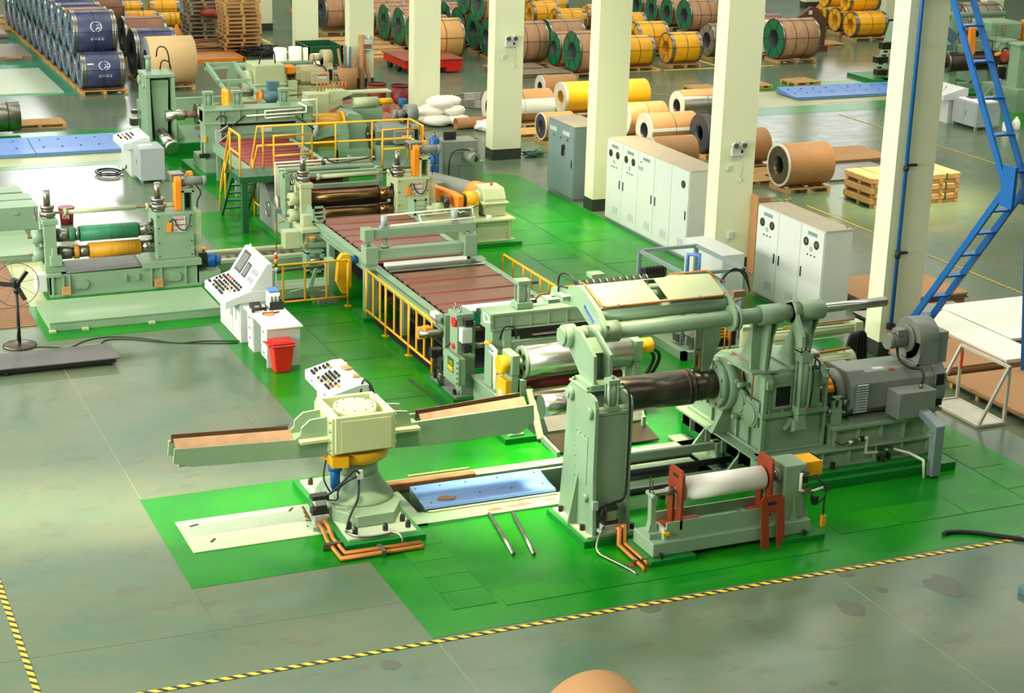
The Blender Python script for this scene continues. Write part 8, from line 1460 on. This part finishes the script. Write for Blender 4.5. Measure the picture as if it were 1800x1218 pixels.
hose2 = single('black_hose', 'black hose lying over the striped tape at the right edge', 'hose', 'black', tb([(14.95, 18.35, .03), (15.05, 18.4, .03), (15.35, 18.3, .03), (15.75, 17.95, .03), (16.2, 17.6, .03), (16.8, 17.5, .03)], .035, smooth=2)); single('teal_block', 'small teal block at the right edge of the floor', 'block', 'slate', bx(14.75, 15.1, 16.35, 16.5, 0, .1), bev=.01)

# ================================================================ second line at the far right
M['dkbrown'] = paint('dark_oiled_brown', (58, 44, 34), 0.35, 0.4, var=0.15)
s2 = thing('second_line_uncoiler', 'second line uncoiler with dark mandrel behind the ladder', 'uncoiler', (40, 50, 0))
part(s2, 'mandrel', 'dkbrown', cy((38.5, 49.9, 1.05), (41.4, 49.9, 1.05), .33, n=26)); part(s2, 'mandrel_face', 'steel', ring((38.42, 49.9, 1.05), (38.5, 49.9, 1.05), .36, .2, n=26)); part(s2, 'nose', 'dkbrown', cy((38.2, 49.9, 1.05), (38.5, 49.9, 1.05), .2, n=20))
part(s2, 'gearbox', 'green', bx(40.55, 41.9, 50.2, 51.4, 1.3, 2.3), bx(40.4, 40.7, 50.1, 50.8, 1.7, 2.35), bev=.06); part(s2, 'gearbox_base', 'green', bx(40.4, 44.0, 50.0, 52.0, .1, 1.3)); part(s2, 'gear_valve', 'green', cy((40.6, 49.9, 1.2), (40.6, 49.9, 1.75), .14, n=14), bc(40.6, 49.9, 1.8, .45, .3, .1), bc(40.6, 49.9, 1.45, .4, .3, .08)); part(s2, 'copper_line', 'cpipe', tb([(41.0, 50.15, 2.3), (41.0, 50.1, 1.75), (41.85, 50.1, 1.7)], .02, n=6))
part(s2, 'beam', 'green', cy((37.8, 52.0, 2.35), (42.5, 52.0, 2.35), .1, n=16)); part(s2, 'beam_post', 'green', bx(40.1, 40.35, 51.8, 52.2, .1, 2.45)); part(s2, 'plinth', 'plinth', bx(37.6, 44.0, 48.8, 52.4, .004, .12)); part(s2, 'foot', 'green', bx(38.6, 38.9, 49.8, 50.1, .12, .8), bx(39.0, 41.2, 49.7, 50.1, .12, .3))
part(s2, 'motor', 'bolt', cy((39.35, 50.1, 1.97), (39.85, 50.1, 1.97), .13, n=16)); part(s2, 'chain_guard', 'orange', pr('y', [(39.0, 1.35), (39.05, 1.28), (39.2, 1.28), (39.32, 1.4), (39.24, 2.3), (39.0, 2.3)], 49.4, 49.55), bev=.03); part(s2, 'tray', 'green', bx(39.35, 40.3, 49.8, 50.3, 1.46, 1.68)); part(s2, 'tray_opening', 'void', bx(39.6, 40.0, 49.95, 50.15, 1.68, 1.685)); part(s2, 'arm', 'slate', beam((38.3, 50.3, 2.3), (39.1, 50.3, 1.75), .1, .35)); part(s2, 'orange_cover', 'orange', bx(42.0, 42.3, 50.0, 50.5, 1.6, 2.35), bev=.04); part(s2, 'valves', 'slate', bc(38.7, 50.3, 1.5, .5, .3, .2), bc(38.5, 50.3, 1.75, .3, .3, .15)); part(s2, 'hose', 'black', tb([(39.6, 49.8, .75), (39.65, 49.8, .4), (39.5, 49.8, .3)], .025, smooth=1), tb([(40.3, 51.9, 2.4), (40.3, 51.8, 2.7), (40.0, 51.8, 2.6)], .025, smooth=1))
s3 = thing('second_line_leveller', 'second line leveller frame cut by the right edge', 'leveller', (39.5, 46.5, 0))
part(s3, 'post', 'green', bx(38.55, 38.95, 46.2, 46.7, .3, 2.15), bx(38.5, 40.5, 46.15, 46.75, 2.1, 2.2), bev=.02); part(s3, 'post', 'green', bx(39.9, 40.15, 48.6, 48.9, .1, 1.9), bx(39.8, 40.4, 48.5, 49.0, 1.85, 1.95), bev=.01); part(s3, 'base', 'green', bx(38.3, 42.0, 45.8, 47.6, .004, .75)); part(s3, 'crossbeam', 'green', bx(38.95, 42.0, 46.3, 46.8, 1.5, 1.9)); part(s3, 'plate', 'green', pr('y', [(38.9, 1.0), (40.0, 1.0), (40.0, 1.2), (39.2, 1.45)], 46.0, 46.2)); part(s3, 'valve_cluster', 'dkbrown', bc(39.6, 48.3, 1.35, .35, .2, .35), bc(39.5, 48.2, .9, .3, .2, .4)); part(s3, 'hose', 'black', tb([(39.7, 48.4, 1.3), (39.5, 48.3, 1.7), (39.8, 48.3, 1.75), (40.0, 48.4, 1.3)], .03, smooth=2), tb([(39.3, 47.0, .9), (38.9, 46.1, .85), (38.7, 46.0, .5), (38.9, 45.9, .2)], .02, smooth=2)); part(s3, 'screen', 'void', bx(39.2, 40.2, 45.7, 45.8, .55, 1.0)); part(s3, 'cylinder', 'cabgrey', cy((39.15, 46.1, 1.4), (39.15, 46.1, 1.75), .1, n=12)); part(s3, 'knob', 'orange', cy((39.2, 48.2, 1.55), (39.5, 48.2, 1.55), .06, n=10)); part(s3, 'bracket', 'green', beam((38.0, 47.2, .2), (38.6, 47.0, .9), .08, .12)); part(s3, 'roll', 'rust', cy((39.4, 48.0, 1.5), (39.8, 48.0, 1.5), .2, n=14))
c4 = thing('control_console', 'white button console with grey cabinet behind the nearest column', 'control console', (35.2, 45, 0))
part(c4, 'cabinet', 'white', bx(34.9, 35.5, 44.9, 47.4, .004, .8)); part(c4, 'button_panel', 'white', pr('y', [(34.6, .75), (34.6, .92), (35.4, 1.12), (35.55, 1.1), (35.55, .75)], 44.8, 47.5), bev=.008); part(c4, 'grey_cabinet', 'cabgrey', bx(35.0, 35.9, 43.6, 44.8, .1, .85), bev=.008); part(c4, 'door', 'cabgrey', bx(34.985, 35.0, 43.65, 44.2, .12, .82)); part(c4, 'door', 'cabgrey', bx(34.985, 35.0, 44.22, 44.76, .12, .82)); part(c4, 'handle', 'cabdark', bx(34.97, 34.985, 44.1, 44.14, .4, .55)); part(c4, 'papers', 'paper', bx(35.1, 35.8, 43.7, 44.7, .85, .87)); part(c4, 'tablet', 'bolt', bx(35.3, 35.8, 44.3, 44.6, .87, .89))
for x, y in ((35.05, 43.65), (35.85, 43.65), (35.05, 44.75)): part(c4, 'foot', 'cabdark', bx(x-.04, x+.04, y-.04, y+.04, .004, .1))
knobs(c4, (34.6, 46.6, .922), (0, -1, 0), tuple(Vector((.8, 0, .2)).normalized()), [(.12, (.2, .4, .6, .8, 1.0, 1.2)), (.26, (.2, .35, .5, .8, .95, 1.2, 1.35)), (.4, (.3, .5, .7, .9, 1.1, 1.3)), (.54, (.2, .4, .6, 1.0, 1.2))], 12)
for lb, x, y in (('small white plastic jug beside the far console', 35.95, 43.3), ('larger white plastic jug beside the far console', 36.4, 43.4)):
    j = thing('plastic_jug', lb, 'jug', (x, y, 0), 'white jugs'); part(j, 'body', 'paper', lathe([(.12, 0), (.13, .05), (.13, .24), (.08, .32), (.04, .36)], (x, y, 0), n=14)); part(j, 'cap', 'paper', cy((x, y, .36), (x, y, .4), .045, n=10))
f2 = thing('pedestal_fan', 'black pedestal fan behind the ladder at the far right', 'fan', (36.5, 41.0, 0)); part(f2, 'base', 'bolt', lathe([(.3, 0), (.28, .04), (.05, .06)], (36.5, 41.0, 0))); part(f2, 'pole', 'bolt', cy((36.5, 41, .05), (36.5, 41, 1.3), .03, n=10))
for a in (.4, 2.5, 4.6): part(f2, 'blade', 'bolt', rot(bx(36.55, 36.85, 40.95, 40.97, 1.28, 1.38), 'Y', -a, (36.5, 40.96, 1.33)))
us2 = thing('separator_stand', 'green machine stand behind the nearest column at the far right', 'machine stand', (38.5, 53, 0)); part(us2, 'column', 'green', pr('y', [(37.95, 0), (39.2, 0), (39.1, 2.0), (38.5, 2.0)], 52.6, 53.4)); part(us2, 'plinth', 'plinth', bx(37.2, 39.6, 52.0, 53.9, .004, .12)); part(us2, 'valves', 'dksteel', bc(37.9, 52.7, 1.25, .35, .3, .25), bc(37.75, 52.7, .75, .45, .3, .22), bc(37.8, 52.7, .3, .4, .3, .2)); part(us2, 'fittings', 'bolt', *[bc(37.6+.05*k, 52.5, .5+.14*k, .12, .1, .06) for k in range(6)]); part(us2, 'orange_tag', 'orange', bc(38.0, 52.5, .95, .3, .05, .05))
coil('brown wrapped coil behind the second line at the top right corner', 'rust', 52.6, 54.2, 61.0, .81, .8, (.5,), 'single coils'); coil('grey wrapped coil behind the ladder at the top right', 'grey', 45.3, 47.1, 58.4, .96, .95, (.6,), 'single coils')
for i, (x, y) in enumerate(((44.0, 55.5), (45.2, 55.3), (47.5, 57.4))): single('white_bundle', ['white wrapped bundle left behind the ladder', 'white wrapped bundle right behind the ladder', 'white wrapped bundle at the far column foot'][i], 'bundle', 'paper', ball((x, y, .45), .45, .9, n=12), group='white wrapped bundles')
